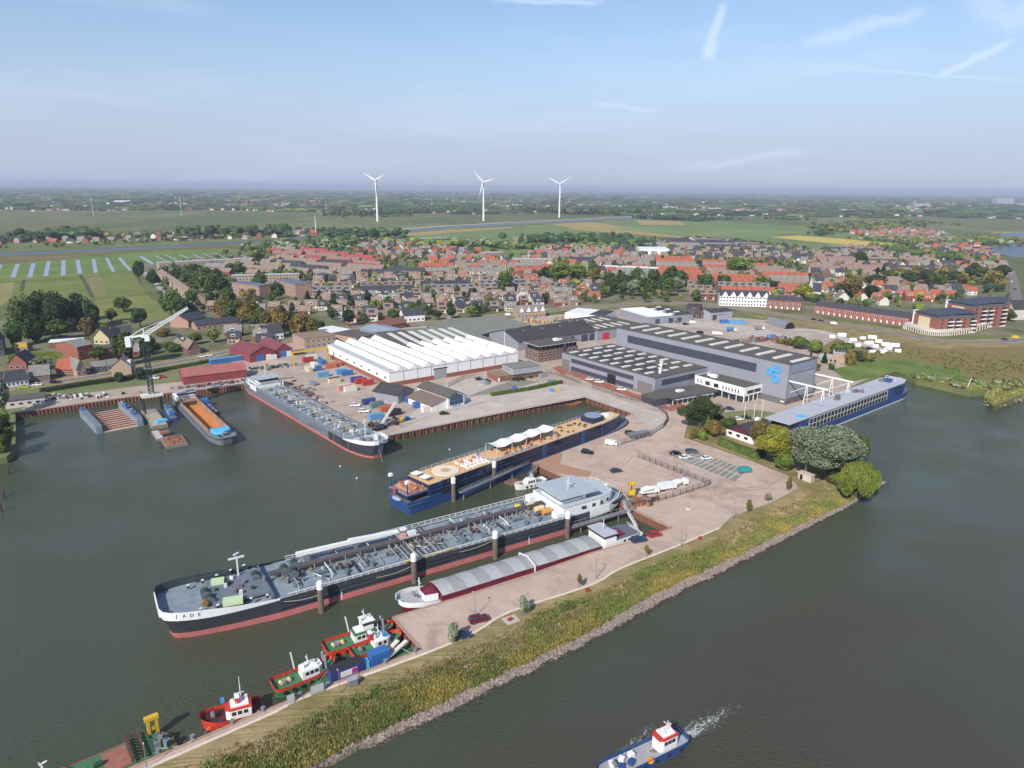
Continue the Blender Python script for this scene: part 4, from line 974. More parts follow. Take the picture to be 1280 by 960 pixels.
# ------ walls of the harbour
def sheet_wall(pts,label,top=LAND,mat=None,name='sheet_pile_wall',step=.6,cap=True,bottom=-1.5):
 o0=pts[0];t=thing(name,label,'quay wall',(o0.x,o0.y,0))
 m=MB(mat or RED_RUST);off=0.0;q=[]
 for i in range(len(pts)-1):
  a,b=pts[i]-o0,pts[i+1]-o0;d=Vector((b.x-a.x,b.y-a.y));L=d.length;d.normalize();nn=Vector((d.y,-d.x));k=0;s=0
  while s<L:
   ph=k%4;o=(.08,.08,.48,.48)[ph];p=Vector((a.x,a.y))+d*s+nn*(o+.04);q.append(p);s+=(step*.9,step*.35)[k%2];k+=1
  q.append(Vector((b.x,b.y))+nn*.3)
 n=len(q)
 m.add([(p.x,p.y,top-.25)for p in q]+[(p.x,p.y,bottom)for p in q],[(i,i+n,i+n+1,i+1)for i in range(n-1)])
 m.build('piling',t)
 c=MB(CAPM)
 for i in range(len(pts)-1):
  a,b=pts[i]-o0,pts[i+1]-o0
  c.bar((a.x,a.y,top-.05),(b.x,b.y,top-.05),.6,.4)
 c.build('capping_beam',t)
 for i in range(len(pts)-1):
  a,b=pts[i]-o0,pts[i+1]-o0;d=Vector((b.x-a.x,b.y-a.y));L=d.length;d.normalize();nn=Vector((d.y,-d.x));k=int(L/3.2)
  if not WALLF:continue
  mm=MB(RUSTD)
  for j in range(k):
   p=Vector((a.x,a.y))+d*(1.5+j*3.2)+nn*.75;mm.box(p.x-.22,p.x+.22,p.y-.22,p.y+.22,-1,top-.1)
  if mm.v:tag(mm.build('fender_posts',t),kind='stuff')
 return t
WALLF=False
sheet_wall(px((19,516),(162,496),(300,481.5),(352,478)),'rusty sheet pile wall along the left quay behind the dry dock',mat=RED_RUST)
WALLF=True
sheet_wall(px((476,546),(620,517),(731,495.5)),'ribbed rusty quay wall between the two tankers and the blue cruise ship bow')
sheet_wall(px((731,495.5),(768,509),(792,517)),'short rusty quay wall in front of the cruise ship bow')
WALLF=False
sheet_wall(px((352,478),(476,546)),'rusty quay wall hidden beside the black and grey tanker')
sheet_wall(px((792,517),(775,524),(661,576)),'quay wall along the side of the cruise ship with the tan deck')
sheet_wall(px((661,576),(719,603),(840,660)),'long rusty quay wall behind the small white patrol boat')
sheet_wall(px((840,660),(806,673),(740,691),(637,728),(491,772)),'low quay wall alongside the grey hatched cargo ship')
sheet_wall(px((491,772),(527,812)),'orange rusty quay end wall above the red tugs')
sheet_wall([*px((527,812),(327,890),(165,960)),ext],'red edged walkway wall beside the moored tugs',bottom=-1)
# ------ ships
HBLK=P('hull_black',(60,62,70),var=.28,scale=.35,rough=.55,stretch=(.25,1,1.6))
HGRY=P('hull_grey',(106,112,124),var=.25,scale=.3,rough=.55,stretch=(.3,1,1.5))
HRED=P('boot_red',(184,108,106),var=.16,scale=.4,rough=.7)
HWHT=P('hull_white',(228,228,226),var=.05,scale=.5,rough=.4)
HBLU=P('hull_blue',(46,76,128),var=.1,scale=.4,rough=.4)
HNAVY=P('hull_navy',(36,50,84),var=.1,scale=.4,rough=.35)
DECK=P('deck_blue_grey',(120,134,146),col2=(.24,.29,.33),var=.12,scale=.35,rough=.75)
DECKG=P('deck_dark_grey',(92,98,108),var=.15,scale=.4,rough=.8)
TEAK=P('tan_deck',(206,168,124),var=.1,scale=.6,rough=.8)
RAILW=P('white_rail',(214,216,216),var=.03,rough=.5)
PIPE=P('pipe_grey',(150,150,146),var=.12,scale=1,rough=.5)
PIPEB=P('pipe_brown',(104,88,84),var=.15,scale=1,rough=.7)
PGREEN=P('pale_green',(188,206,166),var=.05)
DGREEN=P('dark_green_machine',(40,66,56),var=.2,scale=2)
DECKGR=P('deck_green',(62,110,78),var=.2,scale=.6,rough=.8)
TRED=P('tug_red',(196,62,44),var=.22,scale=1.2,rough=.55)
MAROON=P('maroon',(112,30,52),var=.1,scale=.6,rough=.5)
HOLDR=P('hold_rust',(150,110,84),col2=(.36,.22,.14),var=.25,scale=.25,rough=.85)
ORANGE=P('orange_floor',(214,132,44),col2=(.5,.2,.06),var=.18,scale=.15,rough=.8)
LBLUE=P('pale_blue_roof',(166,176,182),var=.06,scale=.4,rough=.5)
TARP=P('cyan_tarp',(90,178,216),var=.12,scale=1,rough=.6)
TYRE=P('tyre_rubber',(30,30,32),var=.1,rough=.9)
CANVAS=P('white_canvas',(232,230,226),var=.03,rough=.8)
GREYM=P('machine_grey',(120,124,128),var=.1,rough=.6)
def hull_pts(L,B,bl,bp,tip,sl,sp,tail,n=40):
 xs=[sl*(i/7)**1.5 for i in range(8)]+[sl+(L-sl-bl)*i/8 for i in range(1,8)]+[L-bl*(1-i/12)**1.5 for i in range(13)]
 o=[]
 for x in xs:
  hb=B/2
  if x<sl:t=1-x/sl;hb=tail+(B/2-tail)*(1-t**sp)**(1/sp)
  if x>L-bl:t=(x-(L-bl))/bl;hb=tip+(B/2-tip)*max(0,1-t**bp)**(1/bp)
  o.append((x,hb))
 return o
def hull(name,par,L,B,levels,deckz,deckmat,bl=18,bp=2.0,tip=.6,sl=8,sp=2.2,tail=3,rise=1.2,srise=0,hole=None,rz0=0):
 """levels: (z, material of the strake below it, bow overhang, stern overhang, width factor, follows the sheer 0..1)"""
 st=hull_pts(L,B,bl,bp,tip,sl,sp,tail);n=len(st)
 def rr(x):
  a=max(0,(x-(L-bl*1.3))/(bl*1.3))**2*rise
  return a+max(0,1-x/(sl*1.5))**2*srise
 def ringv(z,bo,so,wf,fs,inset=0):
  pt=[]
  for sgn in(1,-1):
   rng=st if sgn==1 else st[::-1]
   for x,hb in rng:
    tb=max(0,(x-(L-bl))/bl);ts=max(0,1-x/sl)
    xx=x+bo*tb*tb-so*ts*ts
    w_=hb*(1-(1-wf)*max(tb,ts))-inset
    pt.append((xx-inset*tb,sgn*max(.02,w_),z+rr(x)*fs))
  return pt
 m=MB();rings=[ringv(*[l[0]]+list(l[2:]))for l in levels]
 for k in range(1,len(rings)):
  a,b=rings[k-1],rings[k];N_=len(a)
  m.add(a+b,[(i,(i+1)%N_,(i+1)%N_+N_,i+N_)for i in range(N_)],levels[k][1])
 hu=m.build('hull',par,fixn=True)
 l=levels[-1]
 dk=ringv(deckz,l[2],l[3],l[4],1,.12);m=MB(deckmat)
 fs=[]
 for i in range(n-1):
  x0,x1=st[i][0],st[i+1][0]
  fs.append((i,i+1,2*n-2-i,2*n-1-i))
 if hole:
  hx0,hx1,hw=hole;v2=list(dk);keep=[]
  fs=[]
  for i in range(n-1):
   a,b,c,d=dk[i],dk[i+1],dk[2*n-2-i],dk[2*n-1-i]
   if a[0]>=hx0-.01 and b[0]<=hx1+.01:
    o=len(v2);v2+=[(a[0],hw,a[2]),(b[0],hw,b[2]),(b[0],-hw,b[2]),(a[0],-hw,a[2])]
    fs+=[(i,i+1,o+1,o),(o+3,o+2,2*n-2-i,2*n-1-i)]
   else:fs.append((i,i+1,2*n-2-i,2*n-1-i))
  dk=v2
 m.add(dk,fs)
 m.build('deck',par,fixn=True)
 return hu,(lambda x,s=1:ringv(deckz,l[2],l[3],l[4],1)),rr
def rail(par,pts,h=1.0,step=2.0,mat=None,name='railing',pw=.09):
 m=MB(mat or RAILW)
 for i in range(len(pts)-1):
  a,b=Vector(pts[i]),Vector(pts[i+1]);L=(b-a).length
  if L<.05:continue
  m.bar(a+Vector((0,0,h)),b+Vector((0,0,h)),pw*.9);m.bar(a+Vector((0,0,h*.5)),b+Vector((0,0,h*.5)),pw*.6)
  k=max(1,int(L/step))
  for j in range(k):q=a.lerp(b,j/k);m.bar(q,q+Vector((0,0,h)),pw)
 return m.build(name,par)
def winrow(par,x0,x1,y,z,w_,h_,n,side=-1,name='window',mat=None):
 """n windows along x on the side y"""
 for i in range(n):
  x=x0+(x1-x0)*(i+.5)/n
  m=MB(mat or GLASS);m.box(x-w_/2,x+w_/2,min(y,y+side*.05),max(y,y+side*.05),z,z+h_);m.build(name,par)
def glassband(mb,x0,x1,y0,y1,z0,z1):
 mb.box(x0,x1,y0,y1,z0,z1,GLASS)
def text(par,s,loc,rot,size,mat,name='name_lettering',ext=.02):
 cu=bpy.data.curves.new(name,'FONT');cu.body=s;cu.size=size;cu.extrude=ext;cu.align_x='CENTER';cu.align_y='CENTER';cu.resolution_u=2
 o=bpy.data.objects.new(name,cu);COL.objects.link(o)
 dg=bpy.context.evaluated_depsgraph_get();me=bpy.data.meshes.new_from_object(o.evaluated_get(dg));me.materials.clear();me.materials.append(mat)
 bpy.data.objects.remove(o);o=bpy.data.objects.new(name,me);COL.objects.link(o);o.parent=par;o.location=loc;o.rotation_euler=rot
 return o
def ship(name,label,cat,orig,ang,group=None):
 return thing(name,label,cat,(orig[0],orig[1],0),R(ang),group)
def bollard(par,x,y,z,cap=True):
 m=MB(TYRE);m.cyl((x,y,z),.28,.7,8);m.cyl((x,y,z+.71),.36,.16,8,RAILW);return m.build('bollard',par)
t=ship('tanker_ship','nearest tanker, long black and pinkish red hull, white bow, blue grey pipe deck','tanker',(31.0,214.3),212)
L,B,dz=129.0,19.0,4.5
hull('hull',t,L,B,[(-.8,None,1.2,0,.72,0),(1.55,HRED,1.8,1,.8,.0),(3.2,HBLK,2.4,2,.92,.6),(dz+.02,HBLK,3.2,3,1,1.0),(dz+.55,HBLK,3.4,3,1,1)],dz,DECK,bl=22,bp=3.0,tip=4.3,sl=16,sp=2.0,tail=4.5,rise=1.5,srise=.5)
st=hull_pts(L,B,22,3.0,4.3,16,2,4.5);m=MB(HWHT)
bw=[(x+3.4*max(0,(x-(L-22))/22)**2,hb)for x,hb in st if x>L-24]
def bz(x,base):return base+max(0,(x-(L-28.6))/28.6)**2*1.5
for sg in(1,-1):
 v=[];m.mat(HWHT if sg>0 else P('bulwark_dark',(64,72,76),var=.2))
 for k,(x,hb)in enumerate(bw):
  top=.1+1.15*min(1,k/6)
  v+=[(x,sg*(hb+.06),bz(x,dz+.3-.5*min(1,k/6))),(x,sg*(hb+.06),bz(x,dz+.56+top)),(x,sg*(hb-.14),bz(x,dz+.56+top)),(x,sg*(hb-.14),bz(x,dz))]
 m.add(v,[(4*i+j,4*i+j+4,4*i+j+5,4*i+j+1)for i in range(len(bw)-1)for j in range(3)])
xb,yb=bw[-1][0],bw[-1][1];m.mat(HWHT)
m.box(xb-.1,xb+.12,-yb,yb,bz(L,dz-.2),bz(L,dz+1.8))
bul=m.build('bow_bulwark',t,fixn=True)
def hbx(x):
 for k in range(len(bw)-1):
  if bw[k][0]<=x<=bw[k+1][0]:a_,b_=bw[k],bw[k+1];return a_[1]+(b_[1]-a_[1])*(x-a_[0])/(b_[0]-a_[0]),math.atan2(b_[1]-a_[1],b_[0]-a_[0])
for k,ch in enumerate('JADE'):
 x=L+.2-k*1.5;y,sl_=hbx(x);text(t,ch,(x+.12*math.sin(-sl_),y+.1,bz(x,dz+.95)),(R(90),0,R(180)+sl_),1.15,P('name_black',(40,44,54),var=0))
m=MB(DECKG);m.box(L-21,L-20.6,-B/2+1,B/2-1,dz,dz+1.5);m.box(L-20.6,L-8,-B/2+3.4,B/2-3.4,dz+.9,dz+1.5,P('fore_deck',(104,112,124),var=.12,scale=.4));m.build('forecastle_step',t)
for x,y,sx,sy in((L-10.5,-4.2,3,2.2),(L-12,6.4,4.4,2.4)):m=MB(PGREEN);m.rbox((x,y,dz+1.2),(sx,sy,1.1),R(-12));m.build('hatch_cover',t)
for x,y in((L-7,0),(L-7.5,3),(L-19,-2),(L-26,-1.5),(L-27.5,1),(L-29,-3)):
 m=MB(DGREEN);m.bar((x,y-1.2,dz+1.9),(x,y+1.2,dz+1.9),1.5,n=8);m.box(x-.9,x+.9,y-1.4,y+1.4,dz+.9,dz+1.4,DECKG);m.bar((x,y-1.5,dz+1.9),(x,y-1.25,dz+1.9),2.1,n=10);m.bar((x,y+1.25,dz+1.9),(x,y+1.5,dz+1.9),2.1,n=10);m.build('winch',t)
m=MB(P('brass_winch',(150,106,56),var=.2));m.bar((L-6.2,4.1,dz+2.1),(L-6.2,5.0,dz+2.1),1.5,n=10);m.build('chain_drum',t)
m=MB(RAILW);m.bar((L-15.5,-5,dz+1.5),(L-15.5,-5,dz+7.5),.35);m.bar((L-17.3,-5,dz+6.5),(L-13.5,-5,dz+6.5),.4);m.rbox((L-15.5,-5,dz+7.4),(1.5,.5,.3),.5);m.build('bow_mast',t)
for k in range(5):bollard(t,L-4-k*3.4,-B/2+3.6-k*.75+.5,dz+1.4);bollard(t,L-5-k*3.6,B/2-3.2+k*.5,dz+1.2)
m=MB(P('fender_dark',(56,70,68),var=.2));m.box(L-16,L-6,-B/2+1.0,-B/2+1.5,dz+.9,dz+1.9);m.build('fender_rack',t)
m=MB(HWHT);m.bar((L-58,-4.2,dz+2.9),(L-30,-5.2,dz+3.2),1.1,.9);m.bar((L-58,-4.2,dz+2.9),(L-44,-4.8,dz+3.6),1.25,.6)
m.build('crane_boom',t)
m=MB(RAILW);m.cyl((L-59.5,-4.0,dz),1.1,3.4,12);m.box(L-61,L-58,-5.2,-2.8,dz+2.2,dz+3.3,GREYM);m.build('crane_pedestal',t)
for x in(L-33,L-46):m=MB(GREYM);m.box(x-.3,x+.3,-5.6,-4.4,dz,dz+2.5);m.build('boom_rest',t)
m=MB(PIPEB)
for dy in(-1.9,-1.3,-.7):m.bar((24,dy,dz+1.6),(L-22,dy,dz+1.6),.34,n=6)
m.box(24,L-22,-2.3,-.4,dz+1.98,dz+2.06,P('walkway_brown',(88,80,82),var=.2));m.build('pipe_rack',t)
for k in range(20):x=26+k*4.1;m=MB(PIPE);m.box(x-.1,x+.1,-2.4,-2.2,dz,dz+1.97);m.box(x-.1,x+.1,-.5,-.3,dz,dz+1.97);m.build('rack_post',t)
rg=random.Random(2)
for k in range(18):
 x=27+k*4.4
 if 62<x<74:continue
 m=MB(PIPE if k%3 else RAILW)
 if k%2:m.path([(x,-1,dz+1.3),(x,4+rg.uniform(0,3),dz+1.3),(x,4.2+rg.uniform(0,3),dz+.1)],.3,n=6)
 else:m.path([(x,-1,dz+1.3),(x,-6.8,dz+1.2),(x,-7,dz+.1)],.28,n=6)
 m.build('cross_pipe',t)
for k in range(12):
 x=29+k*6.6
 for y,r_ in((5.2,.8),(-5.8,.65)):
  if 60<x<76:continue
  if y<0 and x>L-62:continue
  m=MB(P('dome_teal',(92,108,112),var=.15));m.cyl((x+rg.uniform(-1,1),y+rg.uniform(-.6,.6),dz),r_,1.0,10,r2=r_*.85);m.build('tank_dome',t)
 m=MB(P('dome_teal',(0,0,0)));y=rg.choice((2.2,7.2));m.bar((x-1.6,y,dz+.5),(x+1.6,y,dz+.5),.7,n=8);m.build('expansion_tank',t)
 m=MB(RUSTD if k%3==0 else GREYM)
 for q in range(5):xx,yy=x+rg.uniform(-2.5,2.5),rg.uniform(.4,3.5);m.rbox((xx,yy,dz),(rg.uniform(.3,.7),rg.uniform(.3,.7),rg.uniform(.6,1.4)),rg.uniform(0,3))
 tag(m.build('valve_cluster',t),kind='stuff')
 m=MB(P('tan_valves',(150,136,112),var=.15))
 for q in range(7):xx,yy=x+rg.uniform(-3,3),rg.uniform(-3.8,1.2);m.rbox((xx,yy,dz),(rg.uniform(.2,.6),rg.uniform(.2,.6),rg.uniform(.5,1.1)),rg.uniform(0,3));m.bar((xx,yy,dz+.8),(xx+rg.uniform(-1,1),yy+rg.uniform(-1.5,1.5),dz+.8),.16)
 tag(m.build('small_pipes',t),kind='stuff')
for k in range(60):
 x=rg.uniform(28,L-32);s7=rg.choice((-1,1,1));y0=rg.uniform(.2,3)*s7;y1=y0+rg.uniform(1.5,4)*s7;x1=x+rg.choice((0,0,rg.uniform(-5,5)));h7=rg.uniform(.4,1.2)
 if s7<0 and x>L-62:continue
 m=MB((PIPE,RAILW,P('pipe_blue_grey',(96,110,122),var=.1),PIPEB)[k%4]);m.path([(x,y0,dz+.05),(x,y0,dz+h7),(x1,y1,dz+h7),(x1,y1,dz+.05)],rg.uniform(.14,.26),n=5);m.build('deck_pipe',t)
for k in range(14):
 x=L-8-rg.uniform(0,14);y=rg.uniform(-5,5.5);m=MB((GREYM,DGREEN,RAILW,PIPEB)[k%4]);m.rbox((x,y,dz+(1.5 if x<L-8.5 else 0)),(rg.uniform(.4,1.4),rg.uniform(.3,.9),rg.uniform(.3,1.1)),rg.uniform(0,3));m.build('deck_fitting',t)
m=MB(P('deck_line',(74,84,96),var=.1))
for y in(2.6,6.6,-3.4):m.box(26,L-28,y,y+.12,dz+.01,dz+.07)
tag(m.build('deck_seams',t),kind='stuff')
for k in range(8):
 y_=B/2-1.2;x=63.5+k*1.4;m=MB(PIPE if k%2 else PIPEB);m.bar((x,-y_,dz+1.1),(x,y_,dz+1.1),.32,n=6);m.build('manifold_pipe',t)
m=MB(P('manifold_platform',(160,150,146),var=.15));m.box(66,72,-3.2,-.2,dz+2.2,dz+2.35);m.rbox((68,-1.6,dz+2.36),(2.2,1.4,1),0,RAILW);m.rbox((70.5,-1.4,dz+2.36),(1.2,1.2,.9),0,P('pale_red_box',(198,140,130)));m.build('manifold_platform',t)
for x in(42,86,L-40):m=MB(P('hatch_dark',(44,52,66),var=.1));m.rbox((x,4.4,dz+.01),(.7,9,.25));m.build('expansion_joint',t)
m=MB(P('yellow_buoy',(226,190,50),var=.05));m.blob((31,-4.8,dz+.8),1.2,1.0,.55,10,5);m.build('yellow_raft',t)
m=MB(P('yellow_hose',(200,170,80),var=.1));pts=[(60+i*1.5,9.3+.25*math.sin(i*.9),dz+1.2-.9*math.sin(i/10*3.14)**2*.3)for i in range(11)];m.path(pts,.22);m.build('yellow_hose',t)
yl=B/2-.35
rail(t,[(20,yl,dz),(L-24,yl,dz)],1.25,2.0,pw=.16);rail(t,[(20,-yl,dz),(L-28,-yl,dz)],1.25,2.0,pw=.16)
m=MB(P('side_pipe',(150,160,168),var=.1));m.bar((20,yl-.9,dz+.55),(L-24,yl-.9,dz+.55),.5,n=6);m.bar((20,-yl+.9,dz+.55),(L-28,-yl+.9,dz+.55),.5,n=6);m.build('side_pipe',t)
m=MB(P('rub_black',(36,38,44),var=.15));
for z in(2.4,3.6):m.box(18,L-22,B/2,B/2+.15,z,z+.18);m.box(18,L-22,-B/2-.15,-B/2,z,z+.18)
m.build('rubbing_strake',t)
for x in(36,92):m=MB(RAILW);m.box(x,x+.3,B/2+.01,B/2+.06,.2,2.6);m.build('draught_mark',t)
ws=[(1,4.2),(4,6.6),(9,8.0),(23,8.4),(23,-8.4),(9,-8.0),(4,-6.6),(1,-4.2)]
m=MB(HWHT);m.prism(ws,dz-.6,dz+3.0,HWHT,P('aft_deck',(172,184,192),var=.06,scale=.5));m.build('deckhouse',t)
m=MB(HWHT)
out_=[(-3.2,3.2),(0.5,6.6),(6,9.0),(14,9.86),(14,9.6),(6,8.75),(.6,6.35),(-3,3.1)]
for sg in(1,-1):m.prism([(x,sg*y)for x,y in out_],dz-1.6,dz+1.25)
m.build('stern_bulwark',t)
for x in(5.4,8.4,11.4,15):m=MB(GLASS);m.rbox((x,{5.4:6.95,8.4:7.8}.get(x,8.05 if x<12 else 8.18),dz+1.2),(1.3,.22,1.0),R(5));m.build('window',t)
winrow(t,9.5,22,8.25,dz+1.4,1.0,.9,3,1)
m=MB(HWHT);m.box(14,22,-5.2,5.2,dz+3.01,dz+4.0);wh=m.build('wheelhouse',t)
m=MB();m.box(14.1,22.2,-5.3,5.3,dz+4.01,dz+5.3,GLASS);m.build('wheelhouse_windows',wh)
for k in range(7):m=MB(HWHT);m.box(22.15,22.3,-5.2+k*1.7,-5.0+k*1.7,dz+4.0,dz+5.3);m.build('window_post',wh)
m=MB(LBLUE);m.box(8.5,23.4,-7,7,dz+5.31,dz+5.6);m.box(9.5,22.6,-6.2,6.2,dz+5.61,dz+5.75);m.build('roof',wh)
m=MB(HWHT);m.box(22.5,25.5,5.5,8.4,dz+.01,dz+1.9);m.build('side_house',t)
m=MB(HWHT);m.box(22.5,26,-8.4,-5.4,dz+.01,dz+2.0);m.build('side_house',t)
for x,y,c3 in((27,1,'cream'),(26,3.6,'orange'),(28.5,-2,'cream')):
 m=MB(P('cream_tank',(212,196,150),var=.06)if c3=='cream' else P('orange_tank',(206,140,70),var=.08));m.bar((x-1.4,y,dz+1.3),(x+1.4,y,dz+1.3),1.8,n=12);m.build('deck_tank',t)
m=MB(RAILW);m.bar((17,2,dz+5.7),(17,2,dz+10),.22);m.bar((17,.6,dz+8),(17,3.4,dz+8),.16);m.build('mast',t)
m=MB(HWHT);m.cyl((13,4.5,dz+3.1),.9,1.6,12);m.build('funnel',t)
rail(t,[(22.5,8.3,dz+3),(9,7.9,dz+3),(4,6.5,dz+3),(1.2,4,dz+3),(1.2,-4,dz+3),(4,-6.5,dz+3),(9,-7.9,dz+3)],1.0,1.6)
nn=Vector((.763,.647));o0=Vector((-136.9,347.2))+nn*6.6
t=ship('tanker_ship','black and grey tanker with a rounded white bow and mast, moored on the west quay','tanker',o0,-49.7)
L,B,dz=125.2,13.6,4.4
hull('hull',t,L,B,[(-.8,None,.5,0,.85,0),(.55,HRED,.8,1,.9,.0),(1.0,HRED,1,1,.9,.1),(3.8,HGRY,2.0,2,.97,.7),(dz+.1,HGRY,2.4,2,1,1.0)],dz,DECK,bl=16,bp=2.3,tip=1.0,sl=10,sp=2.2,tail=4,rise=1.6,srise=.8)
m=MB(HBLK);st=hull_pts(L,B,16,2.3,1.0,10,2.2,4)
for sg in(1,-1):
 v=[]
 bwv=[(x,hb)for x,hb in st if x>L-40]
 for x,hb in bwv:
  tb=max(0,(x-(L-16))/16);rz_=max(0,(x-(L-20.8))/20.8)**2*1.6
  v+=[(x+(.9)*tb*tb,sg*(hb*(1-.09*tb)+.05),.9),(x+2.3*tb*tb,sg*(hb+.07),dz-.1+rz_)]
 m.add(v,[(2*i,2*i+2,2*i+3,2*i+1)for i in range(len(bwv)-1)])
m.build('bow_plating',t,fixn=True)
m=MB(HWHT)
for sg in(1,-1):
 v=[];bwv=[(x,hb)for x,hb in st if x>L-17]
 for k,(x,hb)in enumerate(bwv):
  tb=max(0,(x-(L-16))/16);rz_=max(0,(x-(L-20.8))/20.8)**2*1.6;h1=1.3*min(1,k/5)
  xx=x+2.45*tb*tb
  v+=[(xx,sg*(hb+.09),dz-.25+rz_),(xx+.2*tb,sg*(hb+.14),dz+h1+rz_),(xx-.1,sg*max(.02,hb-.14),dz+h1+rz_),(xx-.1,sg*max(.02,hb-.14),dz+rz_)]
 m.add(v,[(4*i+j,4*i+j+4,4*i+j+5,4*i+j+1)for i in range(len(bwv)-1)for j in range(3)])
m.build('bow_bulwark',t,fixn=True)
m=MB(P('anchor_rust',(170,140,90),var=.2));m.rbox((L-1.5,-3.6,3.1),(1.4,.5,.8),R(-35));m.build('anchor',t)
m=MB(RAILW);m.bar((L-10,0,dz),(L-10,0,dz+8.5),.4,tip=.2);m.bar((L-10,-1,dz+6.5),(L-10,1,dz+6.5),.2);m.rbox((L-10,0,dz+7),(.8,.8,.5));m.build('bow_mast',t)
for k in range(4):m=MB(RAILW if k%2 else GREYM);m.rbox((L-7+k*.9,(-3,2.8,-1.2,1.4)[k],dz+1),(1.6,1.3,1.2),.4*k);m.build('winch',t)
m=MB(RAILW);m.box(L-9,L-8.7,-5.5,5.5,dz+.5,dz+1.8);m.build('breakwater',t)
m=MB(PIPE)
for dy in(-1.1,-.5,.3,.9):m.bar((24,dy,dz+1.3),(L-20,dy,dz+1.3),.3,n=6)
m.build('pipe_rack',t)
rg=random.Random(5)
for k in range(22):
 x=25+k*4.1
 m=MB(PIPE if k%2 else RAILW);m.path([(x,-5.2,dz+.2),(x,-5,dz+1.1),(x+rg.uniform(-.5,.5),5,dz+1.1),(x,5.2,dz+.2)],.25,n=6);m.build('cross_pipe',t)
 m=MB(P('dome_teal',(0,0,0))if k%3 else P('dome_black',(48,52,58),var=.1));m.cyl((x+2,rg.choice((-3.6,-2.6,2.8,4)),dz),.7,1.0,10);m.build('tank_dome',t)
 m=MB((GREYM,P('tan_valves',(0,0,0)),RAILW)[k%3])
 for q in range(9):xx,yy=x+rg.uniform(-2,2),rg.uniform(-2.8,2.8);m.rbox((xx,yy,dz),(rg.uniform(.2,.6),rg.uniform(.2,.6),rg.uniform(.5,1.9)),rg.uniform(0,3));m.bar((xx,yy,dz+.9),(xx+rg.uniform(-1.5,1.5),yy+rg.uniform(-1.2,1.2),dz+1.2),.14)
 tag(m.build('small_pipes',t),kind='stuff')
yl=B/2-.3
rail(t,[(22,yl,dz),(L-18,yl,dz)],1.1,2.2,GREYM,pw=.12);rail(t,[(22,-yl,dz),(L-18,-yl,dz)],1.1,2.2,GREYM,pw=.12)
m=MB(GREYM)
for k in range(9):m.box(14+k*12.5,14.3+k*12.5,-B/2-.12,-B/2-.01,.8,dz)
tag(m.build('hull_ribs',t),kind='stuff')
m=MB(HWHT);m.prism([(2,3.5),(5,5.5),(19,5.9),(19,-5.9),(5,-5.5),(2,-3.5)],dz,dz+2.5,HWHT,LBLUE);m.build('deckhouse',t)
m=MB(HWHT);m.box(13,19.5,-4.6,4.6,dz+2.51,dz+3.3);wh=m.build('wheelhouse',t)
m=MB(GLASS);m.box(13.1,19.7,-4.7,4.7,dz+3.31,dz+4.5);m.build('wheelhouse_windows',wh)
m=MB(LBLUE);m.box(11,20.4,-5.6,5.6,dz+4.51,dz+4.8);m.build('roof',wh)
m=MB(HWHT)
for sg in(1,-1):m.prism([(-1.8,sg*3.2),(1,sg*5.0),(12,sg*6.86),(20,sg*6.86),(12,sg*6.6),(1,sg*4.75),(-1.6,sg*3.1)],dz-1.0,dz+1.4)
m.build('stern_bulwark',t)
winrow(t,5,19,-5.85,dz+1,1.1,.8,6)
m=MB(RAILW);m.bar((12,1,dz+4.8),(12,1,dz+9),.2);m.build('mast',t)
t=ship('river_cruise_ship','blue river cruise ship with a tan sun deck, white sails and round platform','cruise ship',(-35.9,209.0),45)
L,B=119,11.4
hull('hull',t,L,B,[(-.6,None,.5,-.5,.9,0),(2.2,HBLU,1.2,0,.95,0),(2.35,P('navy_line',(28,36,64),var=0),1.3,0,.95,0),(3.1,HBLU,1.8,0,1,0)],3.0,DECKG,bl=14,bp=2.0,tip=.8,sl=4,sp=3,tail=4.9,rise=.8)
sup=[(8,B/2-.15),(L-20,B/2-.15),(L-11,B/2-1.3),(L-6,2.6),(L-6,-2.6),(L-11,-B/2+1.3),(L-20,-B/2+.15),(8,-B/2+.15)]
m=MB(HNAVY);m.prism(sup,3.05,8.1,HNAVY,TEAK);m.build('superstructure',t)
for lvl in(3.4,5.8):
 for k in range(26):
  x0=14+k*3.2
  if k in(7,15,22):continue
  for sg in(-1,1):m=MB(P('cabin_glass',(34,40,54),var=.2,scale=.4,rough=.12));y=sg*(B/2-.15);m.box(x0,x0+2.9,min(y,y+sg*.05),max(y,y+sg*.05),lvl,lvl+2.1);m.build('cabin_window',t)
m=MB(HBLU)
for k in(7,15,22,26):x0=13.6+k*3.2;m.box(x0,x0+.8+(k!=26)*1.2,-B/2+.02,-B/2+.14,3.1,8.05)
m.box(8,L-20,-B/2-.06,-B/2+.14,5.55,5.72);m.build('hull_ribs',t)
m=MB(HBLU);m.prism([(-.2,4.9),(8,B/2),(13,B/2-.1),(13,-B/2+.1),(8,-B/2),(-.2,-4.9)],3.11,4.2,HBLU,DECKG);m.build('stern_block',t)
m=MB();m.box(1.4,9,-4.9,4.9,4.21,6.0,P('stern_glass',(20,22,26),var=.1,rough=.15));m.build('stern_lounge',t)
m=MB(HBLU);m.prism([(-.2,5.1),(9,5.5),(9,-5.5),(-.2,-5.1)],6.01,6.7,HBLU,P('stern_terrace',(196,150,112),var=.14,scale=1));m.build('stern_terrace',t)
m=MB(HBLU);
for sg in(-1,1):m.add([(9,sg*5.5,6.7),(13.5,sg*5.56,6.7),(13.5,sg*5.56,8.2),(11.6,sg*5.56,8.0),(10,sg*5.5,7.1)],[(0,1,2,3,4)])
m.build('side_wing',t)
rail(t,[(9,5.4,6.7),(0,5.0,6.7),(0,-5.0,6.7),(9,-5.4,6.7)],1.0,1.5,HBLU,pw=.12)
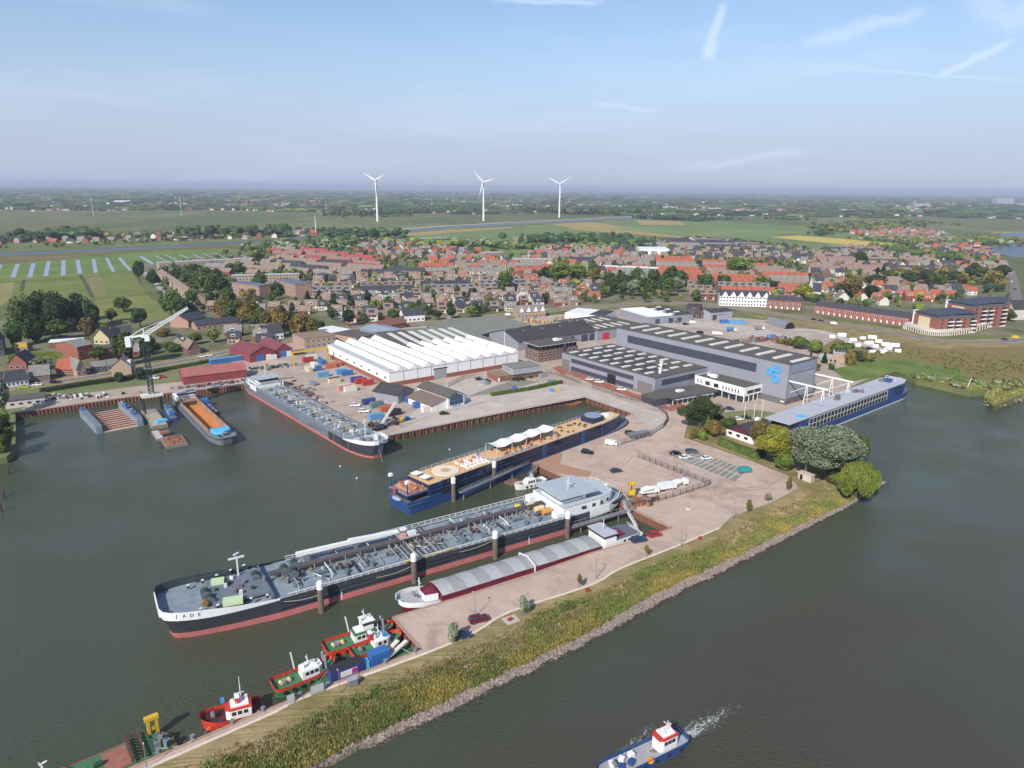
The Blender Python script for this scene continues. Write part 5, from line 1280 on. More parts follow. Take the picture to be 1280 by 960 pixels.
for sg in(-1,1):m=MB(HBLU);m.bar((.4,sg*4.4,6.7),(.4,sg*4.4,10.4),.35);m.rbox((.4,sg*4.4,10.4),(1.1,1.1,.9),0,CANVAS);m.build('corner_post',t)
for x,y in((9.4,2.6),(9.6,-1.8)):m=MB(CANVAS);m.rbox((x,y,9.4),(3.0,3.0,.12),R(8));m.build('parasol',t)
rg=random.Random(8)
for k in range(12):m=MB(P('copper_chairs',(186,122,90),var=.2));x,y=rg.uniform(2.5,8.4),rg.uniform(-4.4,4.4);m.rbox((x,y,6.72),(.9,.9,.45),rg.uniform(0,3));m.rbox((x,y+.4,7.18),(.9,.15,.5));m.build('deck_chair',t)
m=MB(P('tender_grey',(150,160,180),var=.1));m.blob((-.6,0,4.4),1.0,2.4,.6,10,5);m.build('stern_dinghy',t)
m=MB(P('flag_red',(176,60,80),var=.05));m.rbox((-1,0.6,6.2),(.1,1.3,1.8));m.build('flag',t)
m=MB(P('platform_cream',(222,208,184),var=.04));m.cyl((19.5,0,8.1),4.6,.22,36);m.build('round_platform',t)
m=MB(P('tan_inner',(196,160,118),var=.05));m.cyl((19.5,0,8.33),1.7,.05,24);m.build('platform_centre',t)
for k in range(18):
 x,y=26.5+(k%6)*1.8,-3.4+(k//6)*2.7+rg.uniform(-.3,.3);m=MB(CANVAS);m.rbox((x,y,8.12),(.75,1.9,.3),rg.uniform(-.3,.3));m.rbox((x,y+.8,8.42),(.75,.2,.5));m.build('sun_lounger',t)
for x,y in((28,1.5),(31,.6),(34,2)):m=MB(P('copper_chairs',(0,0,0)));m.cyl((x,y,8.12),.9,.6,12);m.build('planter',t)
m=MB(P('blue_grey_coaming',(130,146,166),var=.08));rr_=[(39+3.2*-math.cos(a_),4.6*math.sin(a_),8.3)for a_ in[R(-90+i*15)for i in range(13)]];m.path(rr_+[(60,4.6,8.3)],.5,n=4);m.path([rr_[0],(60,-4.6,8.3)],.5);m.build('coaming',t)
for k in range(4):
 x0=42+k*7.6;m=MB(CANVAS);nx,ny=8,6;vs=[]
 for i in range(nx+1):
  for j in range(ny+1):
   u,v2=i/nx,j/ny;vs.append((x0+7.6*u,-1.6+6.0*v2,10.5+.3*math.sin(math.pi*v2)+.6*abs(2*u-1)**1.6))
 m.add(vs,[(i*(ny+1)+j,(i+1)*(ny+1)+j,(i+1)*(ny+1)+j+1,i*(ny+1)+j+1)for i in range(nx)for j in range(ny)])
 o=m.build('sail_awning',t,smooth=True)
 so_=MB(CANVAS)
for k in range(5):
 for y in(-1.5,4.3):m=MB(RAILW);m.bar((42+k*7.6,y,8.1),(42+k*7.6,y,11.1),.14);m.build('awning_pole',t)
for k in range(40):
 x,y=rg.uniform(42,74),rg.choice((rg.uniform(-4.8,-2.2),rg.uniform(-2,4)));m=MB((P('copper_chairs',(0,0,0)),P('dark_chairs',(84,76,74),var=.2))[k%2]);m.rbox((x,y,8.12),(.8,.8,.5),rg.uniform(0,3));m.rbox((x,y,8.62),(.2,.8,.4));m.build('deck_chair',t)
for k in range(14):
 x,y=76+rg.uniform(0,18),rg.uniform(-4,4);m=MB(P('dark_chairs',(0,0,0)));m.rbox((x,y,8.12),(.8,.8,.5),rg.uniform(0,3));m.build('deck_chair',t)
m=MB(HNAVY);m.box(94,101,-3.2,3.2,8.11,9.3);wh=m.build('wheelhouse',t)
m=MB(GLASS);m.box(94.2,101.1,-3.3,3.3,9.31,10.3);m.build('wheelhouse_windows',wh)
m=MB(P('blue_grey_coaming',(0,0,0)));m.cyl((98,0,10.31),3.6,.25,20);m.build('roof',wh)
m=MB(P('foredeck_beige',(206,196,176),var=.06));m.cyl((106.5,0,8.11),3.6,.35,24);m.build('round_foredeck',t)
m=MB(CANVAS);m.cyl((106.5,0,8.47),1.6,.5,16);m.build('whirlpool',t)
m=MB(HBLU);m.prism([(L-6,2.6),(L-1,1.6),(L+1,.4),(L+1,-.4),(L-1,-1.6),(L-6,-2.6)],3.9,5.4,HBLU,DECKG);m.build('bow_block',t)
rail(t,[(13,B/2-.3,8.1),(L-20,B/2-.3,8.1),(L-11,B/2-1.5,8.1)],1.0,2.4,pw=.07);rail(t,[(13,-B/2+.3,8.1),(L-20,-B/2+.3,8.1),(L-11,-B/2+1.5,8.1)],1.0,2.4,pw=.07)
z9=9.0;pa,pb=G(991.5,529,z9),G(1139,475,z9);an=math.atan2(pb.y-pa.y,pb.x-pa.x);LL=(pb-pa).length+2
B=11.4;v=Vector((-math.sin(an),math.cos(an)));o0=Vector((pa.x,pa.y))+v*B/2
t=ship('river_cruise_ship','blue river cruise ship with a plain pale grey roof beside the tall hall','cruise ship',o0,math.degrees(an))
L=LL+2
hull('hull',t,L,B,[(-.6,None,.3,0,.9,0),(.5,RAILW,.5,0,.95,0),(3.0,HBLU,1.4,0,1,0)],2.9,DECKG,bl=12,bp=2.2,tip=1,sl=4,sp=3,tail=5,rise=.5)
ROOFC=P('roof_pale_grey',(176,178,186),var=.05,scale=.2,rough=.6)
m=MB(HBLU);m.prism([(6,B/2-.1),(L-12,B/2-.1),(L-5,B/2-2),(L-3,0),(L-5,-B/2+2),(L-12,-B/2+.1),(6,-B/2+.1)],2.95,8.6,HBLU);m.build('superstructure',t)
m=MB(ROOFC);m.prism([(-2.4,B/2),(L-12,B/2+.1),(L-5,B/2-1.9),(L-2.8,0),(L-5,-B/2+1.9),(L-12,-B/2-.1),(-2.4,-B/2)],8.61,9.0);m.build('roof',t)
m=MB(P('cream_panel',(198,192,184),var=.04));m.box(13,86,-B/2+.0,-B/2+.09,3.3,8.2);m.build('cabin_wall',t)
for lv in(3.5,5.95):
 for k in range(24):m=MB(P('cabin_glass',(0,0,0)));m.box(13.6+k*3.0,15.9+k*3.0,-B/2-.06,-B/2-.01,lv,lv+1.9);m.build('cabin_window',t)
 for k in range(9):m=MB(P('cabin_glass',(0,0,0)));m.box(94+k*2.3,95.6+k*2.3,-B/2+.03,-B/2+.09,lv+.2,lv+1.7);m.build('cabin_window',t)if 95.6+k*2.3<L-12 else None
m=MB(HBLU);m.prism([(-2,4.9),(6,5.5),(6,-5.5),(-2,-4.9)],2.95,5.2,HBLU,TEAK);m.build('stern_block',t)
rail(t,[(6,5.3,5.2),(-1.8,4.8,5.2),(-1.8,-4.8,5.2),(6,-5.3,5.2)],1.1,1.2,HBLU,pw=.12)
m=MB(GLASS);m.box(2,5.98,-5,5,5.21,8.2);m.build('stern_lounge',t)
for y in(-5.2,5.2):m=MB(HBLU);m.bar((-1.6,y*.93,5.2),(-1.8,y*.95,8.6),.25);m.build('roof_post',t)
m=MB(TARP);m.prism([(9,-4.2),(13,-4.4),(14,-2),(11.5,-.8),(8.5,-2)],9.02,9.12);m.build('blue_tarpaulin',t)
m=MB(HBLU);m.add([(8,-B/2-.07,8.4),(13.3,-B/2-.07,8.4),(10,-B/2-.07,3),(6,-B/2-.07,3)],[(0,1,2,3)]);m.build('blue_side_panel',t)
for x,y in((47,0),(51,1.5),(66,1),(68,-1),(96,2)):m=MB(P('roof_clutter',(110,106,106),var=.2));m.rbox((x,y,9.01),(2.6,1.7,1.1),x);m.rbox((x+1,y,10.11),(.5,.5,.6),x);m.build('roof_unit',t)
m=MB(RAILW);m.bar((102,-2,9),(102,-2,11),.2);m.bar((102,3,9),(102,3,11),.2);m.bar((102,-2,11),(102,3,11),.2);m.build('mast_frame',t)
m=MB(HBLU);m.rbox((98,0,9.01),(3,3,1.6));m.build('wheelhouse',t)
for x in(32,58,80):m=MB(P('roof_seam_dark',(130,134,148)));m.rbox((x,1.5,9.01),(.5,6,.12),.3);m.build('roof_seam',t)
t=ship('cargo_ship','slim cargo ship with grey hatch covers, white bow and maroon hold side','cargo ship',(36.8,192.1),211.8)
L,B,dz=73.6,8.8,1.5
hull('hull',t,L,B,[(-.6,None,.4,0,.8,0),(.5,MAROON,.8,.5,.85,.0),(dz,MAROON,1.4,1,.95,.6),(dz+.2,HWHT,1.8,1,1,1)],dz,P('deck_pale',(176,174,174),var=.08),bl=9,bp=2.6,tip=.7,sl=7,sp=2.2,tail=2.4,rise=1.3,srise=.8)
st=hull_pts(L,B,9,2.6,.7,7,2.2,2.4);m=MB(HWHT)
for sg in(1,-1):
 v=[];bwv=[(x,hb)for x,hb in st if x>L-12]
 for k,(x,hb)in enumerate(bwv):
  tb=max(0,(x-(L-9))/9);rz_=max(0,(x-(L-11.7))/11.7)**2*1.3;h1=.9*min(1,k/5);xx=x+1.85*tb*tb
  v+=[(xx,sg*(hb+.05),dz-.1+rz_),(xx,sg*(hb+.05),dz+.2+h1+rz_),(xx-.1,sg*max(.02,hb-.12),dz+.2+h1+rz_),(xx-.1,sg*max(.02,hb-.12),dz+rz_)]
 m.add(v,[(4*i+j,4*i+j+4,4*i+j+5,4*i+j+1)for i in range(len(bwv)-1)for j in range(3)])
m.build('bow_bulwark',t,fixn=True)
m=MB(MAROON);m.box(15.5,L-8.3,-3.6,3.6,dz,dz+1.7);m.build('hold_coaming',t)
HC=[P('hatch_cover',(150,150,150),var=.1,scale=.8,rough=.45),P('hatch_cover_light',(170,170,170),var=.1,scale=.8,rough=.45)]
nh=14;wx=(L-8.5-15.7)/nh
for i in range(nh):
 x0=15.7+i*wx;m=MB(HC[i%2]);vs=[]
 for x in(x0+.03,x0+wx-.03):
  for j in range(9):y=-3.75+7.5*j/8;vs.append((x,y,dz+1.72+.75*(1-(2*j/8-1)**2)+.07*(i%2)))
 vs+=[(x,y,z-.12)for x,y,z in vs]
 m.add(vs,[(j,j+1,j+10,j+9)for j in range(8)]+[(j+18,j,j+9,j+27)for j in(0,8)]+[(j,j+1,j+19,j+18)for j in range(8)]+[(j+9,j+10,j+28,j+27)for j in range(8)])
 m.build('hatch_cover',t)
m=MB(RAILW);m.path([(38,-4,dz+.3),(38,-3.9,dz+2.2),(38,0,dz+3.1),(38,3.9,dz+2.2),(38,4,dz+.3)],.35);m.build('hatch_gantry',t)
m=MB(P('maroon_tarp',(120,36,60),var=.1));m.prism([(L-7.9,-2.6),(L-4.6,-1.9),(L-4.6,1.9),(L-7.9,2.6)],dz+.3,dz+2.1,HWHT,P('maroon_tarp',(0,0,0)));m.build('fore_cabin',t)
m=MB(GREYM);m.bar((L-2.6,-.8,dz+2.1),(L-2.6,.8,dz+2.1),.9,n=8);m.build('anchor_winch',t)
m=MB(RAILW);m.bar((L-4,0,dz+1),(L-4,0,dz+6.2),.22);m.bar((L-4,-.8,dz+5),(L-4,.8,dz+5),.14);m.build('bow_mast',t)
m=MB(HWHT);m.prism([(1,2.8),(3,3.6),(11,3.9),(11,-3.9),(3,-3.6),(1,-2.8)],dz,dz+2.0,HWHT,P('aft_roof_grey',(96,100,112),var=.1));m.build('deckhouse',t)
m=MB(HWHT);m.box(10.2,14.2,-3.9,3.9,dz,dz+3.2);wh=m.build('wheelhouse',t)
m=MB(GLASS);m.box(10.4,14.3,-3.6,3.6,dz+3.21,dz+4.2);m.build('wheelhouse_windows',wh)
m=MB(ROOFC);m.box(9.9,14.8,-4.0,4.0,dz+4.21,dz+4.4);m.build('roof',wh)
for sg,c in((1,1),(-1,-1)):winrow(t,2.6,9.6,sg*3.75,dz+.7,.9,.7,4,sg)
m=MB(MAROON);m.box(5.5,9.6,-2.2,2.2,dz+2.02,dz+2.35);m.build('roof_hatch',t)
m=MB(TARP);m.blob((8.6,-.4,dz+2.6),2.0,1.2,.35,10,4,.15);m.build('blue_tarpaulin',t)
m=MB(RAILW);m.bar((12,0,dz+4.4),(12,0,dz+7.6),.16);m.bar((12,-1,dz+6),(12,1,dz+6),.12);m.build('mast',t)
rail(t,[(1,2.7,dz+2),(1,-2.7,dz+2)],.9,1)
t0=G(214,500,0);an=-53.2;v=Vector((-math.sin(R(an)),math.cos(R(an))))
t=ship('open_barge','open hold barge with an orange rusty floor and cyan cover on its bow','barge',Vector((t0.x,t0.y))+v*4.0+Vector((1,-1)),an)
L,B,dz=78,10.4,2.6
hull('hull',t,L,B,[(-.6,None,.4,0,.8,0),(.5,HBLK,.8,.5,.85,.0),(dz-.3,HGRY,1.4,1,.95,.6),(dz+.3,P('barge_dark',(84,88,94),var=.15),1.8,1,1,1)],dz,GREYM,bl=10,bp=2.2,tip=1.8,sl=8,sp=2.2,tail=3,rise=.9,srise=.8,hole=(14,L-13.5,3.7))
x0,x1=14,L-11.5
m=MB(HOLDR)
for sg in(-1,1):m.add([(x0,sg*3.7,.2),(x1,sg*3.7,.2),(x1,sg*3.7,dz+1.2),(x0,sg*3.7,dz+1.2),(x0,sg*4.0,dz+1.2),(x1,sg*4.0,dz+1.2),(x0,sg*4.0,dz),(x1,sg*4.0,dz)],[(0,1,2,3),(3,2,5,4),(4,5,7,6)])
for x in(x0,x1):m.box(x-.15,x+.15,-3.7,3.7,.2,dz+1.2)
m.build('hold_side',t)
m=MB(ORANGE);m.box(x0,x1,-3.69,3.69,.1,.3);m.build('hold_floor',t)
m=MB(HWHT);m.box(3,12,-4.3,4.3,dz,dz+1.9);m.build('deckhouse',t)
m=MB(HWHT);m.box(8.4,12.4,-3.6,3.6,dz+1.91,dz+2.7);wh=m.build('wheelhouse',t);m=MB(GLASS);m.box(8.5,12.5,-3.7,3.7,dz+2.71,dz+3.6);m.build('wheelhouse_windows',wh);m=MB(LBLUE);m.box(8,13,-4.2,4.2,dz+3.61,dz+3.8);m.build('roof',wh)
winrow(t,3.4,8,-4.3,dz+.6,1,.7,3);m=MB(HBLU);m.box(0,3,-2.6,2.6,dz,dz+1.1);m.build('stern_locker',t)
m=MB(TARP);m.prism([(L-10.5,-3.6),(L-6,-3),(L-4,0),(L-6,3),(L-10.5,3.6)],dz+.6,dz+2.0,TARP);m.build('bow_cover',t)
m=MB(TYRE);m.blob((L-2,-2.2,dz+1.3),.8,.5,.5,8,4);m.build('bow_fender',t)
m=MB(GREYM);m.bar((L-3,-1,dz+1.6),(L-3,1,dz+1.6),1.0,n=8);m.build('anchor_winch',t)
rail(t,[(1,3,dz),(1,-3,dz)],1,1)
def tug(label,A,Bp,wdt,hullc,deckc,house=(.35,.75),bridge=None,z=1.3,band=None,mast=5,name='tug_boat',cat='tug',stripe=None,fc=TRED,bowlen=.35,househ=2.0,big=None):
 """A = stern, Bp = bow, pixel points at the waterline"""
 a,b=G(*A,0),G(*Bp,0);an_=math.atan2(b.y-a.y,b.x-a.x);L=(b-a).length;v=Vector((-math.sin(an_),math.cos(an_)))
 t=ship(name,label,cat,(a.x,a.y),math.degrees(an_));B=wdt;bl=L*bowlen
 hull('hull',t,L,B,[(-.5,None,.2,0,.8,0),(z*.35,TYRE if stripe is None else stripe,.3,.1,.85,0),(z,hullc,.6,.2,1,1),(z+.75,fc,.8,.2,1,1)],z,deckc,bl=bl,bp=2,tip=.5,sl=L*.15,sp=2.4,tail=B*.38,rise=z*.7,srise=.1)
 h0,h1=L*house[0],L*house[1];hw=B*.3
 m=MB(HWHT);m.prism([(h0,hw),(h1-.8,hw),(h1,hw*.7),(h1,-hw*.7),(h1-.8,-hw),(h0,-hw)],z,z+househ,HWHT,band or HWHT);ho=m.build('wheelhouse',t)
 for sg in(-1,1):
  k=max(2,int((h1-h0)/1.3));
  for i in range(k):xx=h0+.5+(h1-h0-1.4)*(i+.5)/k;m=MB(GLASS);y=sg*hw;m.box(xx-.38,xx+.38,min(y,y+sg*.04),max(y,y+sg*.04),z+househ-1.15,z+househ-.4);m.build('window',ho)
 if band:
  m=MB(band);m.prism([(h0-.1,hw+.12),(h1-.7,hw+.12),(h1+.1,hw*.75),(h1+.1,-hw*.75),(h1-.7,-hw-.12),(h0-.1,-hw-.12)],z+househ+.01,z+househ+.35);m.build('roof_band',ho)
 zr=z+househ+(.36 if band else .01)
 m=MB(HWHT);m.box(h0+.4,h1-.9,-hw*.8,hw*.8,zr,zr+.22);m.build('roof',ho)
 zr+=.23
 if bridge:
  c=h0+(h1-h0)*bridge;m=MB(HWHT);m.box(c-1.3,c+1.2,-1.3,1.3,zr,zr+1.0);br=m.build('upper_bridge',t);m=MB(GLASS);m.box(c-1.25,c+1.25,-1.35,1.35,zr+1.01,zr+1.8);m.build('bridge_windows',br);m=MB(HWHT);m.box(c-1.5,c+1.5,-1.5,1.5,zr+1.81,zr+2.0);m.build('bridge_roof',br)
  zr+=2
 else:c=(h0+h1)/2
 m=MB(RAILW);m.bar((c-.6,0,zr),(c-.6,0,zr+mast),.22,tip=.1);m.bar((c-.6,-1.1,zr+mast*.55),(c-.6,1.1,zr+mast*.55),.12);m.bar((c-1.3,0,zr+mast*.35),(c+.4,0,zr+mast*.35),.12);m.build('mast',t)
 for q5,s5,a5 in(((c+.6,.3,zr),(.8,.6,.5),0),((c-1.5,-.5,zr),(.5,.5,.8),.4),((c+1,-.7,zr),(.5,.4,.3),0)):m=MB(HWHT);m.rbox(q5,s5,a5);m.build('roof_gear',t)
 m=MB(TYRE);
 for i in range(5):
  xx=L*(.12+.15*i)
  for sg in(-1,1):
   q=MB(TYRE);q.cyl((0,0,0),.42,.22,10);mm=Matrix.Translation((xx,sg*(B/2+.1),z*.75))@Matrix.Rotation(R(90),4,'X');q.v=[tuple(mm@Vector(p))for p in q.v];q.build('tyre_fender',t)
 m=MB(GREYM);m.bar((L*.85,-.5,z+z*.5+.5),(L*.85,.5,z+z*.5+.5),.8,n=8);m.build('winch',t)
 m=MB(GREYM);m.bar((L*.18,-.6,z+.5),(L*.18,.6,z+.5),.9,n=8);m.build('towing_winch',t)
 if big:big(t,L,B,z)
 return t
FUNR=P('funnel_red',(186,52,48),var=.05)
def ex1(t,L,B,z):
 m=MB(FUNR);m.box(L*.36,L*.36+.8,-.6,.6,z+2.2,z+3.8);m.rbox((L*.36+.4,0,z+3.8),(.9,1.3,.3),0,HWHT);m.build('funnel',t)
 m=MB(P('blue_box',(60,140,200)));m.rbox((L*.66,-1,z+2.6),(.7,.7,.8));m.build('searchlight_box',t)
tug('orange red tug with a white wheelhouse, alone on the walkway, bow to the left',(326,891.5),(257,910),5.2,TRED,P('tug_deck_dark',(80,40,40),var=.2),(.16,.62),z=1.4,band=TRED,mast=5.5,big=ex1)
def ex2(t,L,B,z):
 for x in(.12,.2,.26):m=MB(P('cream_reel',(220,190,140),var=.1));m.bar((L*x,-.4,z+.5),(L*x,.4,z+.5),.8,n=8);m.build('rope_reel',t)
 m=MB(HWHT);m.bar((L*.38,.8,z+2),(L*.34,.8,z+6),.25);m.build('davit',t)
 for sg in(-1,1):m=MB(P('grey_exhaust',(140,144,148),var=.1));m.bar((L*.9,sg*.7,z),(L*.88,sg*.7,z+3.5),.55,n=8);m.build('exhaust_stack',t)
tug('red and green tug with a long white cabin, next to the blue container',(343,866),(414,838),4.8,P('tug_green',(52,112,70),var=.12),DECKGR,(.46,.82),z=1.3,stripe=P('tug_green',(0,0,0)),mast=2.6,big=ex2)
tug('red and green tug with a tall white bridge and mast, outermost by the quay end',(407,818),(487,792),5.2,TRED,DECKGR,(.42,.78),.62,z=1.3,stripe=P('tug_green',(0,0,0)),mast=2.6,band=P('tug_green',(0,0,0)),big=ex2)
tug('small red tug with a white cabin and slanting mast, beside the blue container',(441,824),(497,803),4.6,TRED,DECKGR,(.45,.8),z=1.2,stripe=P('tug_green',(0,0,0)),mast=3.2,big=ex1)
def ex3(t,L,B,z):
 for k in range(5):m=MB((HWHT,HBLU)[k%2]);m.rbox((L*.62+k*1.1,(-.7,.7)[k%2],z+.1),(1.0,1.0,.8),.3*k);m.build('crate',t)
 m=MB(P('orange_ring',(220,150,40),var=.05));m.cyl((L*.5,1.9,z+.2),.7,.3,12);m.build('life_ring',t)
 m=MB(P('yellow_hose',(0,0,0)));m.bar((L*.42,1.3,z+1),(L*.53,1.8,z+2.6),.25);m.build('yellow_pipe',t)
tug('blue work boat with a white red trimmed wheelhouse, sailing on the river',(852,926),(752,974),4.4,HBLU,P('deck_grey_boat',(158,160,164),var=.1),(.13,.35),z=1.0,band=FUNR,mast=2.2,name='work_boat',cat='boat',big=ex3,stripe=HBLU,fc=HBLU,bowlen=.2,househ=2.4)
tug('small white patrol boat with a white cabin, near the rusty quay wall',(680,603),(645.5,611.5),3.6,HWHT,P('boat_deck_grey',(176,178,180),var=.05),(.35,.72),z=.9,mast=2.5,name='patrol_boat',cat='boat',stripe=HWHT,fc=HWHT,househ=1.8)
def foam_mat(name,fall,thr):
 m=bpy.data.materials.new(name);m.use_nodes=True;t=m.node_tree;L=t.links.new;b=t.nodes['Principled BSDF'];b.inputs['Base Color'].default_value=(.55,.60,.58,1);b.inputs['Roughness'].default_value=.6
 co=t.nodes.new('ShaderNodeTexCoord');mp=t.nodes.new('ShaderNodeMapping');mp.inputs['Scale'].default_value=(.6,1.1,1);L(co.outputs['Object'],mp.inputs[0])
 n=t.nodes.new('ShaderNodeTexNoise');n.inputs['Scale'].default_value=1.1;n.inputs['Detail'].default_value=10;n.inputs['Roughness'].default_value=.72;n.inputs['Distortion'].default_value=1.6;L(mp.outputs[0],n.inputs['Vector'])
 sp=t.nodes.new('ShaderNodeSeparateXYZ');L(co.outputs['Object'],sp.inputs[0])
 ab=t.nodes.new('ShaderNodeMath');ab.operation='ABSOLUTE';L(sp.outputs['Y'],ab.inputs[0])
 a1=t.nodes.new('ShaderNodeMath');a1.operation='MULTIPLY_ADD';a1.inputs[1].default_value=.05;L(ab.outputs[0],a1.inputs[0]);a2=t.nodes.new('ShaderNodeMath');a2.operation='MULTIPLY_ADD';a2.inputs[1].default_value=fall;a2.inputs[2].default_value=thr;L(sp.outputs['X'],a2.inputs[0]);L(a2.outputs[0],a1.inputs[2])
 su=t.nodes.new('ShaderNodeMath');su.operation='SUBTRACT';L(n.outputs['Fac'],su.inputs[0]);L(a1.outputs[0],su.inputs[1])
 mr=t.nodes.new('ShaderNodeMapRange');mr.inputs['From Min'].default_value=0;mr.inputs['From Max'].default_value=.1;mr.inputs['To Max'].default_value=.75;L(su.outputs[0],mr.inputs['Value']);L(mr.outputs[0],b.inputs['Alpha'])
 return m
for nm,A_,B_,w0,w1_,fall,thr,lab in(('wake_foam',(850,922),(925,880),1.0,4.2,.009,.40,'white churned foam of the wake behind the blue work boat'),('bow_wave_foam',(752,955),(820,908),.8,1.2,.0,.52,'thin foam streak on the far side of the blue work boat')):
 a,b=G(*A_,0),G(*B_,0);fr_=Frame(a,b);m=MB(foam_mat(nm,fall,thr));n=12
 m.add([(fr_.L*i/n,s_*(w0+(w1_-w0)*i/n),0)for s_ in(-1,1)for i in range(n+1)],[(i,i+1,n+2+i,n+1+i)for i in range(n)]);o=m.build(nm,None,(a.x,a.y,.05),fr_.rz);tag(o,lab,'foam',kind='stuff')
 # ------ fields, ditches, canal, roads
def fld(name,c,pts,dz=.03,c2=None,**k):
 return sheet(name,px(*pts),LAND+dz,srf('field_%s'%'_'.join(map(str,c)),c,c2,sc=.02,bump=0,**k))
fld('meadow',(96,120,58),((0,330),(60,325),(165,314),(300,307),(312,311),(175,332),(165,341),(0,354)),.03,(112,128,66))
fld('reed_strip',(104,98,60),((0,321),(175,311),(300,303.5),(312,311),(165,314.5),(60,325.5),(0,331)),.05,(118,108,66))
fld('pasture',(98,118,56),((0,348),(60,345),(165,340),(183,366),(120,374),(0,384)),.04,(120,122,68))
fld('pasture',(138,132,86),((0,354),(18,352),(14,374),(0,382)),.06)
fld('pasture',(140,126,90),((108,343),(124,342),(134,368),(116,372)),.06,(112,118,66))
fld('pasture',(128,118,78),((150,342),(165,341),(182,365),(172,367)),.06,(108,116,60))
fld('orchard_grass',(104,122,62),((120,374),(183,366),(214,398),(150,402),(112,400)),.045,(124,122,72))
fld('sports_field',(106,122,66),((420,305),(458,303),(462,312),(424,315)),.05)
DIT=P('ditch_water',(150,160,182),var=.1,scale=.1,rough=.35)
for i,(a,b,w2)in enumerate((((22,330),(16,347),4.5),((42,329),(37,347),4.5),((61,326.5),(57,345),4.5),((79.5,325.5),(79,344),4.5),((97,325),(100,342.5),4.5),((117,324),(119.5,341),4),((133,322.5),(142,339.5),4),((149,322),(163,338),4),((176,320.5),(191,330),5),((194,319.5),(207,326),2.5),((207,318.5),(222,325.5),2.5),((224,318),(240,325),2.5),((240,317),(255,324.5),2.5),((253,316.5),(270,324),2),((266,315.5),(285,323),2),((1,331),(-6,345),4))):
 road('ditch',px(a,b),w2,LAND+.08,DIT)
DD=P('ditch_dark',(66,76,52),var=.2,rough=.9)
for pts in(((0,353),(60,350),(165,341.5)),((0,330.5),(60,325.3),(165,314.3),(310,308)),((100,343),(108,356),(116,372)),((25,350),(30,350),(27,364)),((0,384),(120,374),(190,367))):
 road('ditch',px(*pts),3.5,LAND+.09,DD)
cn=px((-60,321),(0,318.5),(90,314),(175,310.5),(250,306),(320,302),(400,296.5),(485,289.5),(560,284),(640,279.5),(740,274.5),(800,271.3),(860,268.5))
road('canal',cn,[46,46,46,46,48,50,52,60,66,72,80,90,110],LAND+.12,WATF)
nd=road('canal_dike',[p+Vector((0,45,0))for p in cn],22,LAND+.15,srf('dike_grass',(88,96,64),(110,108,76),sc=.03,bump=0))
road('motorway',[p+Vector((0,75,0))for p in cn[7:]],22,LAND+.2,PALEROAD)
for nm,c,pts in(('field',(104,120,70),((487,293),(560,287),(640,283),(800,274),(1000,282),(1110,296),(1120,312),(1000,322),(800,300),(640,322),(560,303),(500,302))),('field',(92,110,60),((640,300),(760,292),(900,300),(860,312),(790,298),(690,305))),('field',(112,128,74),((700,288),(800,283),(1000,290),(960,296),(830,293)))):sheet(nm,px(*pts),LAND+{0:.05}.get(0)+(.05 if nm=='field' and c[0]!=104 else 0)+(.03 if c[0]==112 else 0),srf('ff_%d'%c[0],c,tuple(v+10 for v in c),sc=.008,bump=0))
TANF=srf('tan_field',(172,146,100),(150,138,84),sc=.006,bump=0)
for nm,pts in(('stubble_field',((487,293.5),(560,287.5),(640,283.5),(640,285),(520,294.5))),('stubble_field',((687,280),(740,277.6),(790,285.5),(720,286))),('stubble_field',((795,275),(850,276.5),(858,281.5),(800,281))),('stubble_field',((700,286),(760,286.2),(890,298.5),(870,299)))):
 sheet(nm,px(*pts),LAND+.16,TANF)
sheet('ripe_field',px((963,296.5),(997,294.5),(1060,299),(1115,304.5),(1117,309),(1060,306.5),(1005,301)),LAND+.17,srf('ripe_yellow',(196,178,96),(184,166,84),sc=.01,bump=0))
sheet('bare_field',px((640,297),(676,295),(682,302),(645,303)),LAND+.17,srf('bare_soil',(164,144,116),(140,132,92),sc=.02,bump=0))
sheet('far_river',px((1236,315),(1226,311),(1262,307),(1262,301),(1250,296),(1254,291),(1290,288),(1400,300),(1400,335),(1290,322),(1270,322)),LAND+.18,WATF)
sheet('river_beach',px((1208,309.5),(1236,308),(1240,310.5),(1212,311.5)),LAND+.19,TANF)
sheet('sand_bar',px((1238,290.8),(1268,289.5),(1262,291.5),(1240,292)),LAND+.19,TANF)
sheet('rough_grassland',px((1015,440),(1060,415),(1130,420),(1180,428),(1290,424),(1300,480),(1280,493),(1242,507),(1236,502),(1250,488),(1213,490),(1146,475),(1120,464),(1100,466),(1050,455)),LAND+.036,DRYG)
sheet('mown_grass',px((1040,462),(1068,455),(1100,448),(1150,452),(1200,462),(1215,478),(1190,482),(1146,474),(1120,464),(1090,472),(1060,478)),LAND+.06,GRASSG)
sheet('verge_grass',px((930,392),(1010,402),(1120,420),(1180,429),(1235,430),(1280,427),(1280,433),(1180,436),(1110,428),(1000,412)),LAND+.07,GRASS)
sheet('verge_grass',px((1010,397),(1135,413),(1180,424),(1120,419),(1010,402)),LAND+.07,GRASS)
sheet('garden_lawn',px((862,522),(900,518),(966,530),(1010,556),(1080,585),(1060,588),(1000,608),(984,592),(946,578),(902,562),(858,546)),LAND+.07,GRASS)
dk=smooth_pts(px((-40,494),(0,487.5),(37,481),(100,473.5),(175,460.5),(250,447.5),(300,436.5),(345,427),(400,414),(450,408.5),(515,404.5),(570,401),(640,393),(700,386.5),(760,382.5),(815,379),(880,380),(930,386),(960,391),(1045,405),(1122,417.5),(1177,426.5),(1235,427.5),(1290,423),(1400,400)),5)
vg=road('dike_verge',dk,19,LAND+.06,GRASS)
road('dike_road',dk,6.2,LAND+.12,ASPH)
l,r_=ribbon(dk,7.2,0)
